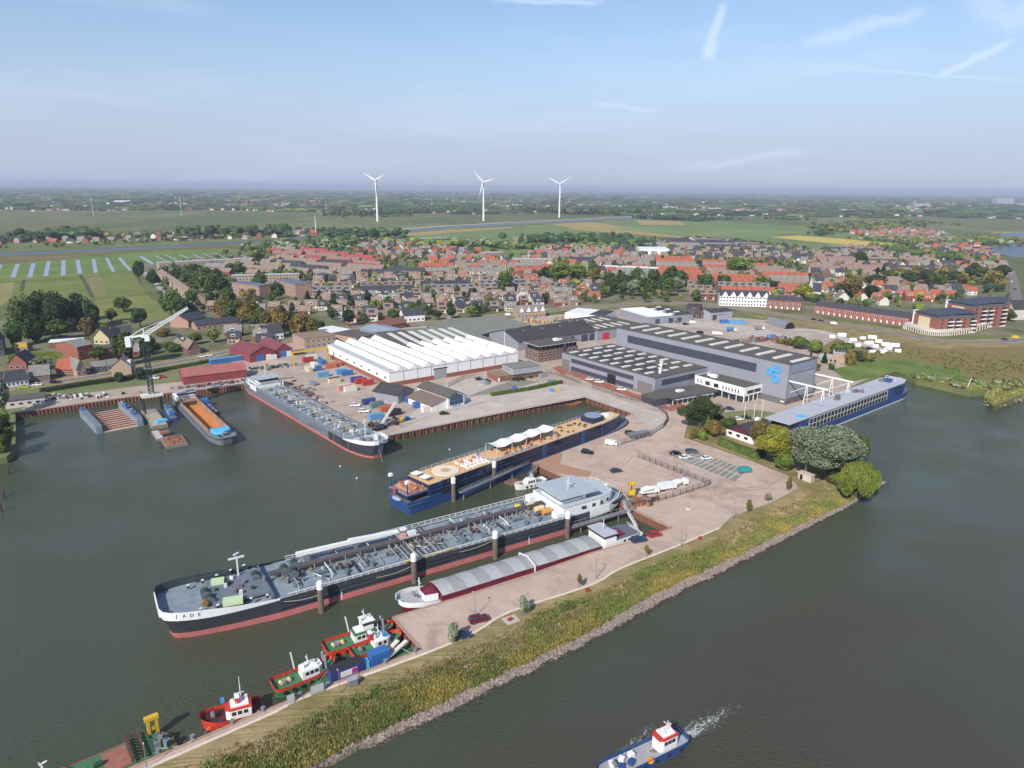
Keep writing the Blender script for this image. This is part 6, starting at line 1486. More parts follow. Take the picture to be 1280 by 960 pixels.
road('cycle_lane',l,.8,LAND+.13,PALEROAD);road('cycle_lane',r_,.8,LAND+.13,PALEROAD)
rr2=smooth_pts(px((1272,378),(1269,362),(1266,346),(1260,334),(1250,326),(1236,321)),5)
road('river_road',rr2,9,LAND+.12,ASPH);
road('yard_track',smooth_pts(px((990,412),(1025,414),(1060,425),(1085,432),(1110,440)),5),9,LAND+.1,PALEROAD)
road('lorry_yard',smooth_pts(px((815,405),(870,405),(930,412),(975,424)),4),26,LAND+.06,PALEROAD)
LANE=srf('village_lane',(150,146,142),(166,160,154),sc=.2)
for pts,w2 in((((172,334),(196,356),(222,380),(250,398),(300,405),(350,410)),6),(((300,318),(350,345),(395,372),(430,398),(450,408)),6),(((450,400),(520,388),(600,372),(660,360),(720,350)),6),(((560,400),(590,370),(600,340),(590,318)),6),(((700,386),(740,360),(790,345),(860,335)),6),(((900,385),(960,372),(1080,365),(1180,352),(1262,345)),7)):
 road('village_street',smooth_pts(px(*pts),4),w2,LAND+.05,LANE)
 # ------ trees
BARK=P('bark',(92,78,64),var=.2,scale=2,rough=.95)
def leafm(nm,c,c2):return P('leaf_'+nm,c,col2=c2,var=.18,scale=.35,rough=.75,spec=.2,island=True,inst=.18)
def lin(rgb):return[((v/255+.055)/1.055)**2.4 for v in rgb]
LEAF={'dark':leafm('dark',(50,66,38),lin((66,84,46))),'mid':leafm('mid',(66,86,40),lin((88,108,52))),'light':leafm('light',(92,112,46),lin((120,134,60))),'yellow':leafm('yellow',(118,126,44),lin((146,146,54))),'olive':leafm('olive',(96,92,48),lin((120,108,58))),'silver':leafm('silver',(96,108,80),lin((142,150,124))),'willow':leafm('willow',(96,112,46),lin((120,132,58))),'autumn':leafm('autumn',(118,106,52),lin((132,118,62))),'conifer':leafm('conifer',(40,58,36),lin((52,70,42)))}
def leaves(m,rg,c,r,n,s,flat=1.0,droop=0):
 for _ in range(n):
  while True:
   v=Vector((rg.uniform(-1,1),rg.uniform(-1,1),rg.uniform(-1,1)))
   if .25<v.length<1:break
  v=v.normalized()*(v.length**.35)
  p=Vector(c)+Vector((v.x*r[0],v.y*r[1],v.z*r[2]))
  a,b=Vector((rg.gauss(0,1),rg.gauss(0,1),rg.gauss(0,.6))).normalized(),Vector((rg.gauss(0,1),rg.gauss(0,1),rg.gauss(0,1)))
  if droop:a=Vector((rg.gauss(0,.15),rg.gauss(0,.15),-1));b=Vector((rg.gauss(0,1),rg.gauss(0,1),0))
  b=a.cross(b).normalized();k=s*rg.uniform(.6,1.3);a=a*(k*(2.6 if droop else 1));b=b*k*.8
  m.add([p-a-b*.4,p+a*.2-b,p+a+b*.3,p-a*.1+b],[(0,1,2,3)])
def tree_mesh(kind,mat,seed,leaves_n=900,s=.55):
 """unit tree: height 1, crown about 1 wide; returns (trunk MB, crown MB)"""
 rg=random.Random(seed);tr=MB(BARK);cr=MB(mat);K=10.0
 if kind=='round':
  tr.bar((0,0,-.2),(rg.uniform(-.2,.2),0,4),.7,n=6,tip=.4);lobes=[]
  for i in range(11):
   a=rg.uniform(0,6.283);q=rg.uniform(.5,3.2);z=rg.uniform(3.4,8.2);q*=(1-abs(z-5.4)/5.5)
   lobes.append((math.cos(a)*q*1.15,math.sin(a)*q*1.15,z,rg.uniform(1.1,2.0)))
  lobes+=[(0,0,6,2.9),(rg.uniform(-.5,.5),0,8.2,1.6)]
  for x,y,z,r_ in lobes:
   tr.bar((0,0,3),(x*.8,y*.8,z),.25,n=4,tip=.1)
   cr.blob((x,y,z),r_*.68,r_*.68,r_*.6,7,5,.25,rg=rg)
  tot=sum(l[3]**2 for l in lobes)
  for x,y,z,r_ in lobes:leaves(cr,rg,(x,y,z),(r_*1.05,r_*1.05,r_*.92),int(leaves_n*r_**2/tot),s)
 elif kind=='tall':
  tr.bar((0,0,-.2),(0,0,8),.45,n=6,tip=.15)
  for i in range(9):
   z=1.6+i*.98;r_=1.15*math.sin(math.pi*(i+1.2)/11)+.25;x,y=rg.uniform(-.25,.25),rg.uniform(-.25,.25)
   cr.blob((x,y,z),r_*.75,r_*.75,.8,7,4,.15,rg=rg);leaves(cr,rg,(x,y,z),(r_,r_,1),leaves_n//9,s)
 elif kind=='cone':
  tr.bar((0,0,-.2),(0,0,9),.45,n=6,tip=.1)
  for i in range(9):
   z=1.2+i*.98;r_=2.2*(1-(i+.3)/9.6);cr.blob((0,0,z),r_*.75,r_*.75,.8,7,4,.2,rg=rg);leaves(cr,rg,(0,0,z),(r_,r_,.9),int(leaves_n/9*(.5+r_/2.2)),s)
 elif kind=='bush':
  for i in range(6):
   a=rg.uniform(0,6.283);q=rg.uniform(1,3);r_=rg.uniform(1.6,2.6);x,y,z=math.cos(a)*q,math.sin(a)*q,rg.uniform(2,6.4)
   tr.bar((0,0,0),(x*.7,y*.7,z),.3,n=4,tip=.1);cr.blob((x,y,z),r_*.8,r_*.8,r_*.75,7,5,.18,rg=rg);leaves(cr,rg,(x,y,z),(r_,r_,r_*.95),leaves_n//7,s)
  cr.blob((0,0,4),2.3,2.3,3.4,8,5,.15,rg=rg);leaves(cr,rg,(0,0,4.4),(3,3,4),leaves_n//7,s)
 elif kind=='weep':
  tr.bar((0,0,-.2),(0,0,6),.8,n=6,tip=.4)
  for i in range(16):
   a=6.283*i/16+rg.uniform(-.2,.2);q=rg.uniform(2.4,4.2)if i%2 else rg.uniform(.8,2.4);z=rg.uniform(3.6,5.2)if i%2 else rg.uniform(5.4,7.4);x,y=math.cos(a)*q,math.sin(a)*q
   tr.bar((0,0,5),(x*.8,y*.8,z+1),.25,n=4,tip=.1);cr.blob((x,y,z),.9,.9,2.0,7,5,.15,rg=rg);leaves(cr,rg,(x,y,z-.3),(1.25,1.25,2.9),leaves_n//17,s*.6,droop=1)
  cr.blob((0,0,7),2.4,2.4,1.9,8,5,.15,rg=rg);leaves(cr,rg,(0,0,7.2),(2.8,2.8,2.4),leaves_n//7,s*.6,droop=1)
 sc_=1/K
 for mbx in(tr,cr):mbx.v=[(x*sc_,y*sc_,z*sc_)for x,y,z in mbx.v]
 return tr,cr
_tp={}
def tree_proto(kind,col,var,n,s):
 key=(kind,col,var,n)
 if key in _tp:return _tp[key]
 tr,cr=tree_mesh(kind,LEAF[col],hash((len(kind),len(col),var,n))%9999+var,n,s)
 mt,mc=tr.build('trunk'),cr.build('crown')
 _tp[key]=(mt.data,mc.data);bpy.data.objects.remove(mt);bpy.data.objects.remove(mc)
 return _tp[key]
def tree(p,h,wd,kind='round',col='mid',label='',group=None,var=None,n=700,s=.5,cat='tree',name=None):
 var=rnd.randrange(4)if var is None else var
 tm,cm_=tree_proto(kind,col,var,n,s)
 nm=name or{'round':'broadleaf_tree','tall':'poplar_tree','cone':'conifer_tree','bush':'bush','weep':'willow_tree'}[kind]
 t=thing(nm,label,cat,(p[0],p[1],p[2]if len(p)>2 else LAND),rnd.uniform(0,6.28),group)
 k={'round':.78,'tall':.28,'cone':.44,'bush':.92,'weep':.86}[kind]
 t.scale=(wd/k,wd/k,h)
 for nm,me in(('trunk',tm),('crown',cm_)):
  o=bpy.data.objects.new(nm,me);COL.objects.link(o);o.parent=t
 return t
def tpx(x,yb,yt,w_,*a,**k):
 """tree from its foot, top and width in the survey photograph"""
 p=G(x,yb);h=max(1.5,HT(x,yb,yt));return tree(p,h,w_*SC(x,yb),*a,**k)
tpx(1034,600,531,104,'round','silver','largest tree, wide silvery green poplar crown at the harbour point',n=26000,s=.115,var=1)
tpx(1006,597,543,48,'round','silver','silvery tree left of and behind the largest silvery crown',n=10000,s=.15,var=2)
tpx(1070,585,545,36,'round','mid','dark green tree on the water side of the largest silvery tree',n=7000,s=.17,var=3)
tpx(1070,618,576,50,'weep','willow','weeping willow with yellow green hanging branches at the river point',n=16000,s=.2,var=0)
tpx(1045,604,582,34,'bush','light','yellow green shrub left of the weeping willow',n=5000,s=.18)
tpx(970,584,532,46,'round','yellow','bright yellow tree beside the bungalow gable',n=11000,s=.15,var=0)
tpx(980,588,560,34,'bush','light','low light green bush under the yellow and silver trees',n=2500,s=.28)
tpx(952,573,550,16,'bush','conifer','blackish green shrub at the right end of the clipped hedge',n=1500,s=.3)
tpx(948,560,525,32,'round','olive','brownish olive tree overlapping the bungalow roof',n=6000,s=.17,var=2)
tpx(874,536,496,48,'round','dark','dark green round tree standing alone at the bend of the road',n=12000,s=.14,var=3)
tpx(893,546,524,24,'round','autumn','small round orange tinged tree beside the clipped hedge',n=5000,s=.17,var=0)
tpx(884,543,520,12,'cone','light','light green cone shaped tree between the dark tree and the orange tinged one',n=1500,s=.3)
tpx(912,536,517,28,'bush','mid','green shrub mass behind the bungalow',n=5000,s=.18)
tpx(898,528,514,16,'bush','dark','dark shrub right behind the lone dark green tree',n=1500,s=.3)
tpx(867,548,532,16,'bush','olive','low reddish olive bush at the left end of the hedge',n=1200,s=.3)
tpx(878,551,535,16,'bush','light','fresh green bush beside the reddish olive bush',n=1200,s=.3)
for x,yb,yt,w_,c,lab in((655,765,740,15,'silver','grey green round tree on the quay near the red mat'),(565,804,776,17,'silver','grey green round tree on the quay beside the maroon car'),(724,735,716,7,'olive','thin brownish sapling on the grass left of the first lamp post'),(935,641,624,8,'olive','olive sapling at the edge of the pink paving'),(960,627,616,9,'silver','small pale sapling nearest the tall narrow shrub'),(986,614,594,7,'olive','tall narrow brownish sapling near the concrete shelter'),(808,697,680,6,'autumn','spindly orange sapling right of the dark blue car')):
 tpx(x,yb,yt,w_,'bush' if w_>12 else 'round',c,lab,n=900,s=.5,cat='tree',name='young_tree')
def hedge(pts,wd,h,label,mat='mid'):
 rg=random.Random(int(pts[0].x*7)%999);o0=pts[0];t=thing('hedge',label,'hedge',(o0.x,o0.y,LAND));m=MB(LEAF[mat])
 for i in range(len(pts)-1):
  a,b=pts[i]-o0,pts[i+1]-o0;a.z=b.z=0;m.bar(a+Vector((0,0,h*.48)),b+Vector((0,0,h*.48)),wd*.9,h*.9);L=(b-a).length;d=(b-a).normalized();nn=Vector((-d.y,d.x,0))
  for _ in range(int(L*(wd+2*h)*9)):
   u=rg.random();q=rg.random()*(wd+2*h)
   if q<wd:p=a.lerp(b,u)+nn*(q-wd/2)+Vector((0,0,h))
   else:q-=wd;sg=-1 if q<h else 1;p=a.lerp(b,u)+nn*(sg*wd/2)+Vector((0,0,q%h))
   v1,v2=Vector((rg.gauss(0,1),rg.gauss(0,1),rg.gauss(0,1))).normalized()*.22,Vector((rg.gauss(0,1),rg.gauss(0,1),rg.gauss(0,1))).normalized()*.18
   m.add([p-v1,p+v2,p+v1,p-v2],[(0,1,2,3)])
 m.build('foliage',t);return t
hedge(px((899,556),(948,575)),2.2,3.2,'tall clipped green hedge in front of the bungalow','mid')
hedge(px((614,495),(660,488),(702,479)),2.0,1.6,'long low clipped hedge on the quay facing the rusty wall','mid')
hedge(px((50,491),(110,481),(160,474),(205,464)),3,2,'dark hedge below the dike road left of the crane','dark')
hedge(px((190,466),(250,455),(310,443)),2.5,1.6,'hedge between the dike road and the red shed','mid')
hedge(px((10,452),(45,448),(85,446)),5,3.2,'overgrown light green hedge behind the houses at the far left','light')
k_=0
for x,yb,yt,w_,c in((25,412,362,24,'mid'),(38,418,356,26,'dark'),(52,412,355,26,'conifer'),(66,415,356,26,'dark'),(80,412,357,24,'conifer'),(95,408,358,26,'dark'),(110,408,362,24,'dark'),(22,430,388,20,'mid'),(44,424,384,22,'dark'),(58,405,352,22,'mid'),(74,400,354,22,'dark'),(102,398,360,22,'conifer'),(116,404,372,18,'dark')):
 tpx(x,yb+3,yt,w_*1.15,'bush',c,'%s tree of the tall dark wood at the far left, counting from the left'%nth(k_),'tall dark wood at the far left',n=1600,s=.36);k_+=1
for x,yb,yt,w_,c,lab in((76,425,398,28,'mid','round mid green tree in front of the tall dark wood'),(88,416,395,14,'silver','small pale tree among the trees by the tall dark wood'),(110,424,396,26,'olive','olive tree right of the round tree below the tall dark wood'),(132,416,402,14,'light','small light green tree behind the cream gabled house'),(155,390,370,26,'mid','lone orchard tree standing in the mown meadow'),(140,402,384,16,'olive','brownish tree in the meadow right of the dark wood'),(176,410,385,22,'dark','dark tree in the meadow behind the crane'),(175,355,325,17,'dark','dark tree at the left end of the long terrace roofs'),(192,358,340,18,'conifer','dark green tree beside the long terrace roofs'),(215,396,362,34,'mid','large green tree mass left of the end terrace'),(232,404,374,28,'dark','dark green tree behind the crane jib tip'),(160,456,415,17,'mid','slim green poplar left of the crane tower'),(150,452,420,12,'dark','dark slender poplar left of the slim green one'),(188,452,420,26,'dark','dark tree right behind the crane tower'),(148,478,463,12,'dark','round dark bush by the dike road left of the crane'),(178,474,458,15,'conifer','round dark bush at the foot of the crane tower'),(125,452,432,20,'mid','green tree in front of the red brick block'),(50,462,446,26,'silver','grey green tree behind the low brick houses'),(245,430,415,18,'mid','green tree below the school building'),(268,428,410,20,'light','light green tree beside the brown house on the dike'),(215,440,425,26,'mid','green garden bush left of the brown house on the dike'),(205,420,408,22,'olive','reddish brown bush right of the crane cabin'),(6,520,470,24,'silver','tree on the left frame edge above the harbour corner')):
 kd='tall' if 'poplar' in lab else 'bush' if 'bush' in lab else 'round'
 tpx(x,yb,yt,w_,kd,c,lab,n=1400,s=.38)
for i,(x,yb,yt,w_,c)in enumerate(((2,548,512,30,'dark'),(6,566,535,22,'mid'),(11,560,530,16,'olive'),(-6,566,520,26,'dark'),(8,532,508,18,'light'))):
 tpx(x,yb,yt,w_,'bush',c,'%s bush from the top on the harbour bank at the left edge'%nth(i),'bushes on the left harbour bank',n=1500,s=.34)
k_=0
for i in range(17):
 x=276+i*7.2;yb=398+i*1.6+(i%3)*2
 tpx(x,yb,yb-26-(i*7)%9,19,'round',('autumn','olive','mid','olive','autumn')[i%5],'%s tree from the left in the brown green belt above the red sheds'%nth(i),'tree belt above the red sheds',n=1100,s=.42)
for i in range(9):
 x=340+i*7.5;yb=410+i*.6;tpx(x,yb,yb-14-(i*5)%6,12,'bush',('mid','olive','dark')[i%3],'%s bush from the left under the brown green tree belt'%nth(i),'bushes under the tree belt',n=600,s=.55)
for i,(x,yb,yt,w_,c)in enumerate(((222,352,334,20,'dark'),(236,356,335,20,'mid'),(248,366,340,24,'mid'),(262,372,341,26,'mid'),(278,366,344,20,'dark'),(258,352,333,18,'mid'),(272,352,334,16,'dark'),(285,382,358,18,'mid'),(300,346,330,16,'dark'),(326,358,340,22,'mid'),(346,368,352,22,'dark'),(324,332,314,14,'dark'),(290,340,328,14,'mid'),(243,342,329,18,'dark'),(314,376,360,14,'olive'),(368,346,334,14,'yellow'),(240,380,360,18,'mid'),(382,366,350,14,'light'),(340,380,366,12,'mid'))):
 tpx(x,yb,yt,w_,'round',c,'%s park tree from the left among the flats on the left of the village'%nth(i),'park trees among the flats',n=900,s=.45)
for x,yb,yt,w_,c,lab in((436,408,386,20,'conifer','dark green tree standing left behind the zigzag hall'),(455,403,391,12,'mid','small green tree right of the dark one behind the zigzag hall'),(492,404,385,20,'mid','full green tree left of the white gabled house'),(547,400,387,13,'dark','first of two round green trees by the dike road behind the halls'),(564,398,383,15,'dark','second of two round green trees by the dike road behind the halls'),(590,397,382,20,'light','light green tree by the dike road near the grey warehouse'),(533,394,380,14,'mid','green tree near the white gabled house'),(632,368,340,26,'mid','tall green tree left in the middle of the village'),(700,356,328,38,'light','broad light green tree in the village centre'),(722,354,329,30,'light','broad light green tree right of the widest one in the village'),(682,352,332,22,'dark','dark tree left of the broad light green trees'),(743,350,328,20,'mid','green tree right of the two broad light green trees'),(744,356,335,14,'olive','narrow yellowish tree in the village centre'),(920,344,320,34,'light','bright green tree top above the orange roofs on the right'),(881,364,342,26,'mid','round green tree left of the white apartments'),(905,358,343,22,'mid','green tree right of the round one by the white apartments'),(950,362,344,26,'light','yellowish green tree near the church'),(1003,376,353,26,'yellow','yellow green tree next to the dark roofed church'),(1062,372,346,34,'olive','large brown tinged tree right of the church'),(1092,360,342,26,'dark','dark green tree above the terrace of brick houses'),(1088,372,355,24,'conifer','blackish tree directly behind the terrace of brick houses'),(964,362,350,22,'dark','dark bush mass left of the church'),(1096,346,334,14,'conifer','conifer pair member with the pointed top, left'),(1103,346,333,14,'conifer','conifer pair member with the pointed top, right'),(1075,332,312,18,'dark','dark green tree on the edge of the yellow field'),(1262,402,387,14,'mid','green tree at the right end of the parking deck')):
 tpx(x,yb,yt,w_,'cone' if 'conifer' in lab else 'round',c,lab,n=1500,s=.36)
for i in range(18):
 x=758+(i%9)*11+(i//9)*5;yb=366-(i//9)*10+(i%4)*1.6
 tpx(x,yb,yb-17-(i*5)%9,19,'round' if i%5 else 'cone',('mid','dark','mid','silver','dark')[i%5],'%s tree from the left, %s row of the belt behind the grey hall'%(nth(i%9),('front','back')[i//9]),'tree belt behind the long grey hall',n=900,s=.42)
for i in range(13):
 x=1112+i*11.5;yb=352+(i%3)*4-i*.2;tpx(x,yb,yb-16-(i*7)%8,22,'round',('mid','autumn','dark','olive','dark')[i%5],'%s tree from the left in the mixed belt above the brick apartments'%nth(i),'tree belt above the apartments',n=900,s=.42)
for i,(x,yb,yt,w_,c)in enumerate(((1000,436,417,24,'mid'),(1018,440,420,24,'light'),(986,432,420,20,'olive'),(1048,444,424,30,'mid'),(1060,450,430,22,'olive'),(1074,450,436,22,'dark'),(1064,456,436,16,'autumn'),(1030,454,440,8,'conifer'),(1012,458,440,9,'conifer'),(1020,464,452,12,'mid'),(1040,462,453,10,'mid'),(1005,468,455,14,'mid'),(1085,452,440,16,'olive'),(975,430,421,14,'olive'))):
 tpx(x,yb,yt,w_,'cone' if c=='conifer' else 'bush',c,'%s shrub from the %s in the villa garden behind the tall grey hall'%(nth(i),'listing by height'),'villa garden shrubs',n=1200,s=.4)if False else tpx(x,yb,yt,w_,'cone' if c=='conifer' else 'bush',c,{'mid':'green','light':'light green','olive':'olive brown','dark':'dark green','autumn':'yellow brown','conifer':'slim pointed'}[c]+' garden shrub around the modern villa, '+(('left of it','behind it','right of it')[0 if x<1024 else 1 if x<1056 else 2])+', '+('nearer' if yb>448 else 'farther')+(' and small' if w_<15 else ' and wide' if w_>23 else ''),'shrubs around the modern villa',n=1200,s=.4)
 # ------ village houses
def pip(p,poly):
 c=False;n=len(poly)
 for i in range(n):
  a,b=poly[i],poly[i-1]
  if(a[1]>p[1])!=(b[1]>p[1])and p[0]<(b[0]-a[0])*(p[1]-a[1])/(b[1]-a[1])+a[0]:c=not c
 return c
RB={'brown':P('tile_brown',(148,128,116),var=.16,scale=.5,rough=.85),'grey':P('tile_grey',(142,138,134),var=.14,scale=.5,rough=.85),'dark':P('tile_dark',(60,62,70),var=.16,scale=.5,rough=.7),'orange':P('tile_orange',(150,92,72),var=.16,scale=.5,rough=.85),'red':P('tile_red',(134,80,76),var=.14,scale=.5,rough=.85),'pink':P('tile_pink',(136,106,100),var=.14,scale=.5,rough=.85)}
WB={'brick':BRICK,'brownb':BRICKD,'pale':BRICKP,'white':P('render_white',(206,202,194),var=.06)}
RN={'brown':'brown','grey':'grey','dark':'black','orange':'orange','red':'red','pink':'pink'}
WNAM={'brick':'red brick','brownb':'brown brick','pale':'pale brick','white':'white'}
_hp={}
def house_proto(rc,wc,kind):
 key=(rc,wc,kind)
 if key in _hp:return _hp[key]
 t=thing('village_house','','house');W,D,h,zr=((8.2,8.6,4.5,8.2),(7,9,5.0,8.3),(10,8.2,2.9,6.7))[kind]
 w_,r_=MB(),MB();w_.gable(-W/2,W/2,-D/2,D/2,0,h,zr,WB[wc],RB[rc],'x',.35,.2,r_)
 w_.build('wall',t);r=r_.build('roof',t)
 m=MB(BRICKD);m.box(W*.28,W*.28+.8,-.4,.4,zr-.5,zr+1.0);m.build('chimney',r)
 for z in((.9,3.2)if kind<2 else(.9,)):
  for x in(-W/2+.9,-.7,W/2-2.5):
   if z<1 and x>1:continue
   m=MB(GLASS);m.box(x,x+1.6,-D/2-.05,-D/2-.01,z,z+1.2);m.build('window',t)
 m=MB(FRAMEW);m.box(W/2-2.2,W/2-1.1,-D/2-.06,-D/2-.01,0,2.2);m.build('door',t)
 m=MB(GLASS);m.box(W/2+.01,W/2+.05,-1.2,.4,h-1.2,h+.2);m.build('window',t)
 if kind!=1:
  m=MB(FRAMEW);y0=-D/2+.5;m.box(-1.6,1.2,y0,y0+2.4,h+.5,h+2.1);dm=m.build('dormer',r)
  m=MB(GLASS);m.box(-1.3,.9,y0-.04,y0-.01,h+.9,h+1.9);
  pn=m.build('window',t)
 elif rc in('dark','brown','grey'):
  m=MB(SOLAR);k=(zr-h)/(D/2);yy=-D/4;m.rbox((-.6,yy,h+(D/4)*k+.28),(4,2.6,.08),rx=math.atan(k));m.build('solar_panel',t)
 for o in[t]+list(t.children_recursive):pass
 _hp[key]=t
 return t
ZONES=[('behind the zigzag hall',((385,352),(470,345),(560,350),(640,352),(720,366),(700,383),(640,388),(600,392),(530,398),(440,403),(405,396),(392,372)),12,27,8.6,('brown','grey','brown','dark','brown'),('pale','brownb','white','pale','white','brick'),(0,1,2,0)),('of the upper left red terraces',((330,316),(380,314),(470,326),(480,340),(440,338),(400,330),(345,324)),-22,30,7.4,('red','red','pink','brown'),('pale','brick'),(1,1)),('of the black terraces near flats',((345,324),(400,330),(480,340),(540,343),(470,350),(400,352),(360,340)),-22,30,7.4,('dark','dark','brown','grey'),('pale','brownb'),(1,1)),('of the central orange roofed quarter',((520,345),(540,322),(600,330),(690,330),(690,345),(640,356),(560,354)),8,27,8.8,('orange','orange','brown','brown','dark','orange','grey'),('white','pale','white','brick'),(0,1,2,0)),('near the upper canal trees',((455,304),(480,300),(600,316),(640,330),(600,332),(540,324),(480,326),(440,314)),4,29,9.5,('orange','brown','dark','grey','brown'),('white','pale','brick'),(0,2)),('behind the brown brick office',((645,344),(670,350),(760,356),(752,378),(720,382),(690,383),(648,376)),18,27,9.4,('brown','orange','grey','dark'),('white','brick','pale'),(0,2)),('beyond the central tree belt',((760,350),(800,334),(840,326),(900,332),(960,338),(1010,350),(1012,372),(1000,376),(960,372),(900,374),(868,374),(850,348),(800,352)),-10,34,7.2,('orange','brown','grey','orange','brown','orange'),('brick','pale'),(1,1)),('below the big green field',((800,312),(845,300),(880,300),(1010,318),(1010,330),(900,330),(845,324)),-6,30,8.5,('dark','dark','brown','grey'),('brownb','white','brick'),(1,0)),('of the upper middle quarter',((660,318),(700,310),(800,314),(840,324),(800,334),(760,346),(700,328),(645,326)),2,29,8.8,('brown','grey','brown','dark','orange'),('pale','white','brownb'),(0,1,0)),('below the ripe yellow field',((1010,318),(1060,310),(1130,318),(1170,330),(1160,345),(1100,350),(1010,345)),-8,28,7.6,('brown','pink','brown','grey','dark','brown'),('white','brownb','pale'),(1,0,0)),('behind the brick apartments',((1020,352),(1090,356),(1180,360),(1230,366),(1195,374),(1100,382),(1030,372)),-5,27,9.5,('orange','brown','white' if False else 'dark','orange'),('white','white','brick'),(0,2)),('along the river road',((1140,310),(1215,305),(1250,325),(1262,345),(1200,346),(1150,338)),-14,30,11,('dark','grey','brown','orange'),('white','brick','pale'),(0,2)),('beyond the ripe yellow field',((1060,292),(1100,285),(1180,292),(1200,303),(1140,306),(1090,298)),0,34,12,('brown','orange','grey'),('white','brick'),(0,2)),('near the left park trees',((240,340),(310,330),(350,328),(380,345),(330,348),(290,346)),-18,34,7.6,('brown','grey','brown'),('pale','brick'),(1,1)),('along the canal',((0,297),(90,296),(300,292),(400,290),(400,295),(300,299),(90,305),(0,306)),3,40,22,('brown','orange','grey','dark'),('white','brick','pale'),(2,0)),('below the brown tree belt',((300,420),(345,410),(385,412),(360,424),(320,432),(305,430)),18,26,13,('dark','grey','brown'),('white','pale','brick'),(0,2)),('left of the yellow green tree',((860,372),(895,366),(1000,378),(1005,386),(950,380),(880,378)),3,26,9.4,('brown','orange','grey','dark'),('white','pale','brick'),(0,2)),('right of the slanting terrace',((250,385),(275,372),(290,376),(320,384),(400,384),(398,400),(300,392),(260,398)),10,27,9.4,('brown','grey','brown'),('pale','brick'),(2,0)),('around the left dike road',((150,470),(150,440),(200,432),(300,415),(330,408),(330,428),(250,440),(180,455)),15,24,12,('grey','brown','dark'),('pale','brick','white'),(0,2))]
hs_=[]
TREEP=[(o.location.x,o.location.y)for o in bpy.data.objects if o.type=='EMPTY' and o.get('category')=='tree' and o.location.y>380]
import collections
grid=collections.defaultdict(list)
for x,y in TREEP:grid[(int(x//20),int(y//20))].append((x,y))
def near_tree(x,y,d):
 gx,gy=int(x//20),int(y//20)
 for i in(-1,0,1):
  for j in(-1,0,1):
   for(a,b)in grid[(gx+i,gy+j)]:
    if(a-x)**2+(b-y)**2<d*d:return True
 return False
placed=collections.defaultdict(list)
for zi,(zn,zp,ang,rg_,hg,roofs,walls,kinds)in enumerate(ZONES):
 zr_=random.Random(zi+40);wp=[(p.x,p.y)for p in px(*zp)];ca,sa=math.cos(R(ang)),math.sin(R(ang))
 us=[x*ca+y*sa for x,y in wp];vs_=[-x*sa+y*ca for x,y in wp]
 v_=min(vs_)+5;row=0
 while v_<max(vs_):
  u_=min(us);idx=0;blk=0;rc=zr_.choice(roofs);wc=zr_.choice(walls);kd=zr_.choice(kinds)
  while u_<max(us):
   x,y=u_*ca-v_*sa,u_*sa+v_*ca
   blk+=1
   if kd==1 and blk%8==0:u_+=9;rc=zr_.choice(roofs);wc=zr_.choice(walls);continue
   if pip((x,y),wp)and not near_tree(x,y,8.5):
    k=kd if kd==1 else zr_.choice(kinds)
    if kd!=1:rc,wc=zr_.choice(roofs),zr_.choice(walls)
    gx,gy=int(x//15),int(y//15)
    if not any((a-x)**2+(b-y)**2<36 for i in(-1,0,1)for j in(-1,0,1)for a,b in placed[(gx+i,gy+j)]):
     placed[(gx,gy)].append((x,y))
     hs_.append([x,y,R(ang)+(0 if k==1 else zr_.choice((0,0,math.pi/2,zr_.uniform(-.1,.1)))),rc,wc,k,zn,row,idx,(1,zr_.uniform(.9,1.12))[kd!=1]]);idx+=1
     if kd!=1:u_+=zr_.uniform(0,5)
   u_+=7.02 if kd==1 else hg+3.2
  if idx:row+=1
  v_+=rg_*zr_.uniform(.92,1.08)
def pxof(x,y,z):
 v=cam.matrix_world.inverted()@Vector((x,y,z));return 640+F*v.x/-v.z,480-F*v.y/-v.z
hs_.sort(key=lambda h:math.hypot(h[0],h[1]))
vis=[h for h in hs_ if-20<pxof(h[0],h[1],LAND)[0]<1300]
print('houses',len(hs_),len(vis))
rest=MB();NIND=272
for i,(x,y,rz,rc,wc,k,zn,row,idx,sc_)in enumerate(vis):
 if i<NIND:
  pr=house_proto(rc,wc,k);used=pr.get('used',0)
  t=copy_tree(pr)if used else pr
  pr['used']=1
  put(t,(x,y,LAND),rz,'%s roofed %s house, %s from left, %s row %s'%(RN[rc],WNAM[wc],nth(idx),nth(row),zn),'houses '+zn,(sc_,sc_,sc_))
 else:
  W,D,h,zr=((9,9,4.6,8.6),(7.02,9.5,5.2,8.8),(11,8.5,2.9,7.0))[k];a=MB();a.gable(-W/2,W/2,-D/2,D/2,0,h,zr,WB[wc],RB[rc],'x',.3,.2)
  for z in(1,3.4)[:1 if k==2 else 2]:
   for xx in(-W/2+1,W/2-2.8):a.box(xx,xx+1.6,-D/2-.05,-D/2-.01,z,z+1.2,GLASS)
  c,s_=math.cos(rz),math.sin(rz);o=len(rest.v)
  rest.v.extend([(x+(vx*c-vy*s_)*sc_,y+(vx*s_+vy*c)*sc_,LAND+vz*sc_)for vx,vy,vz in a.v])
  for f_,fm in zip(a.f,a.fm):rest.mat(a.mats[fm]);rest.f.append(tuple(q+o for q in f_));rest.fm.append(rest.cur)
for t in list(_hp.values()):
 if 'used' in t:del t['used']
 else:
  for c in list(t.children_recursive):bpy.data.objects.remove(c)
  bpy.data.objects.remove(t)
for o in bpy.data.objects:
 if 'used' in o:del o['used']
tag(rest.build('village_houses'),'sea of small tiled houses in the farther village streets','houses',kind='stuff')
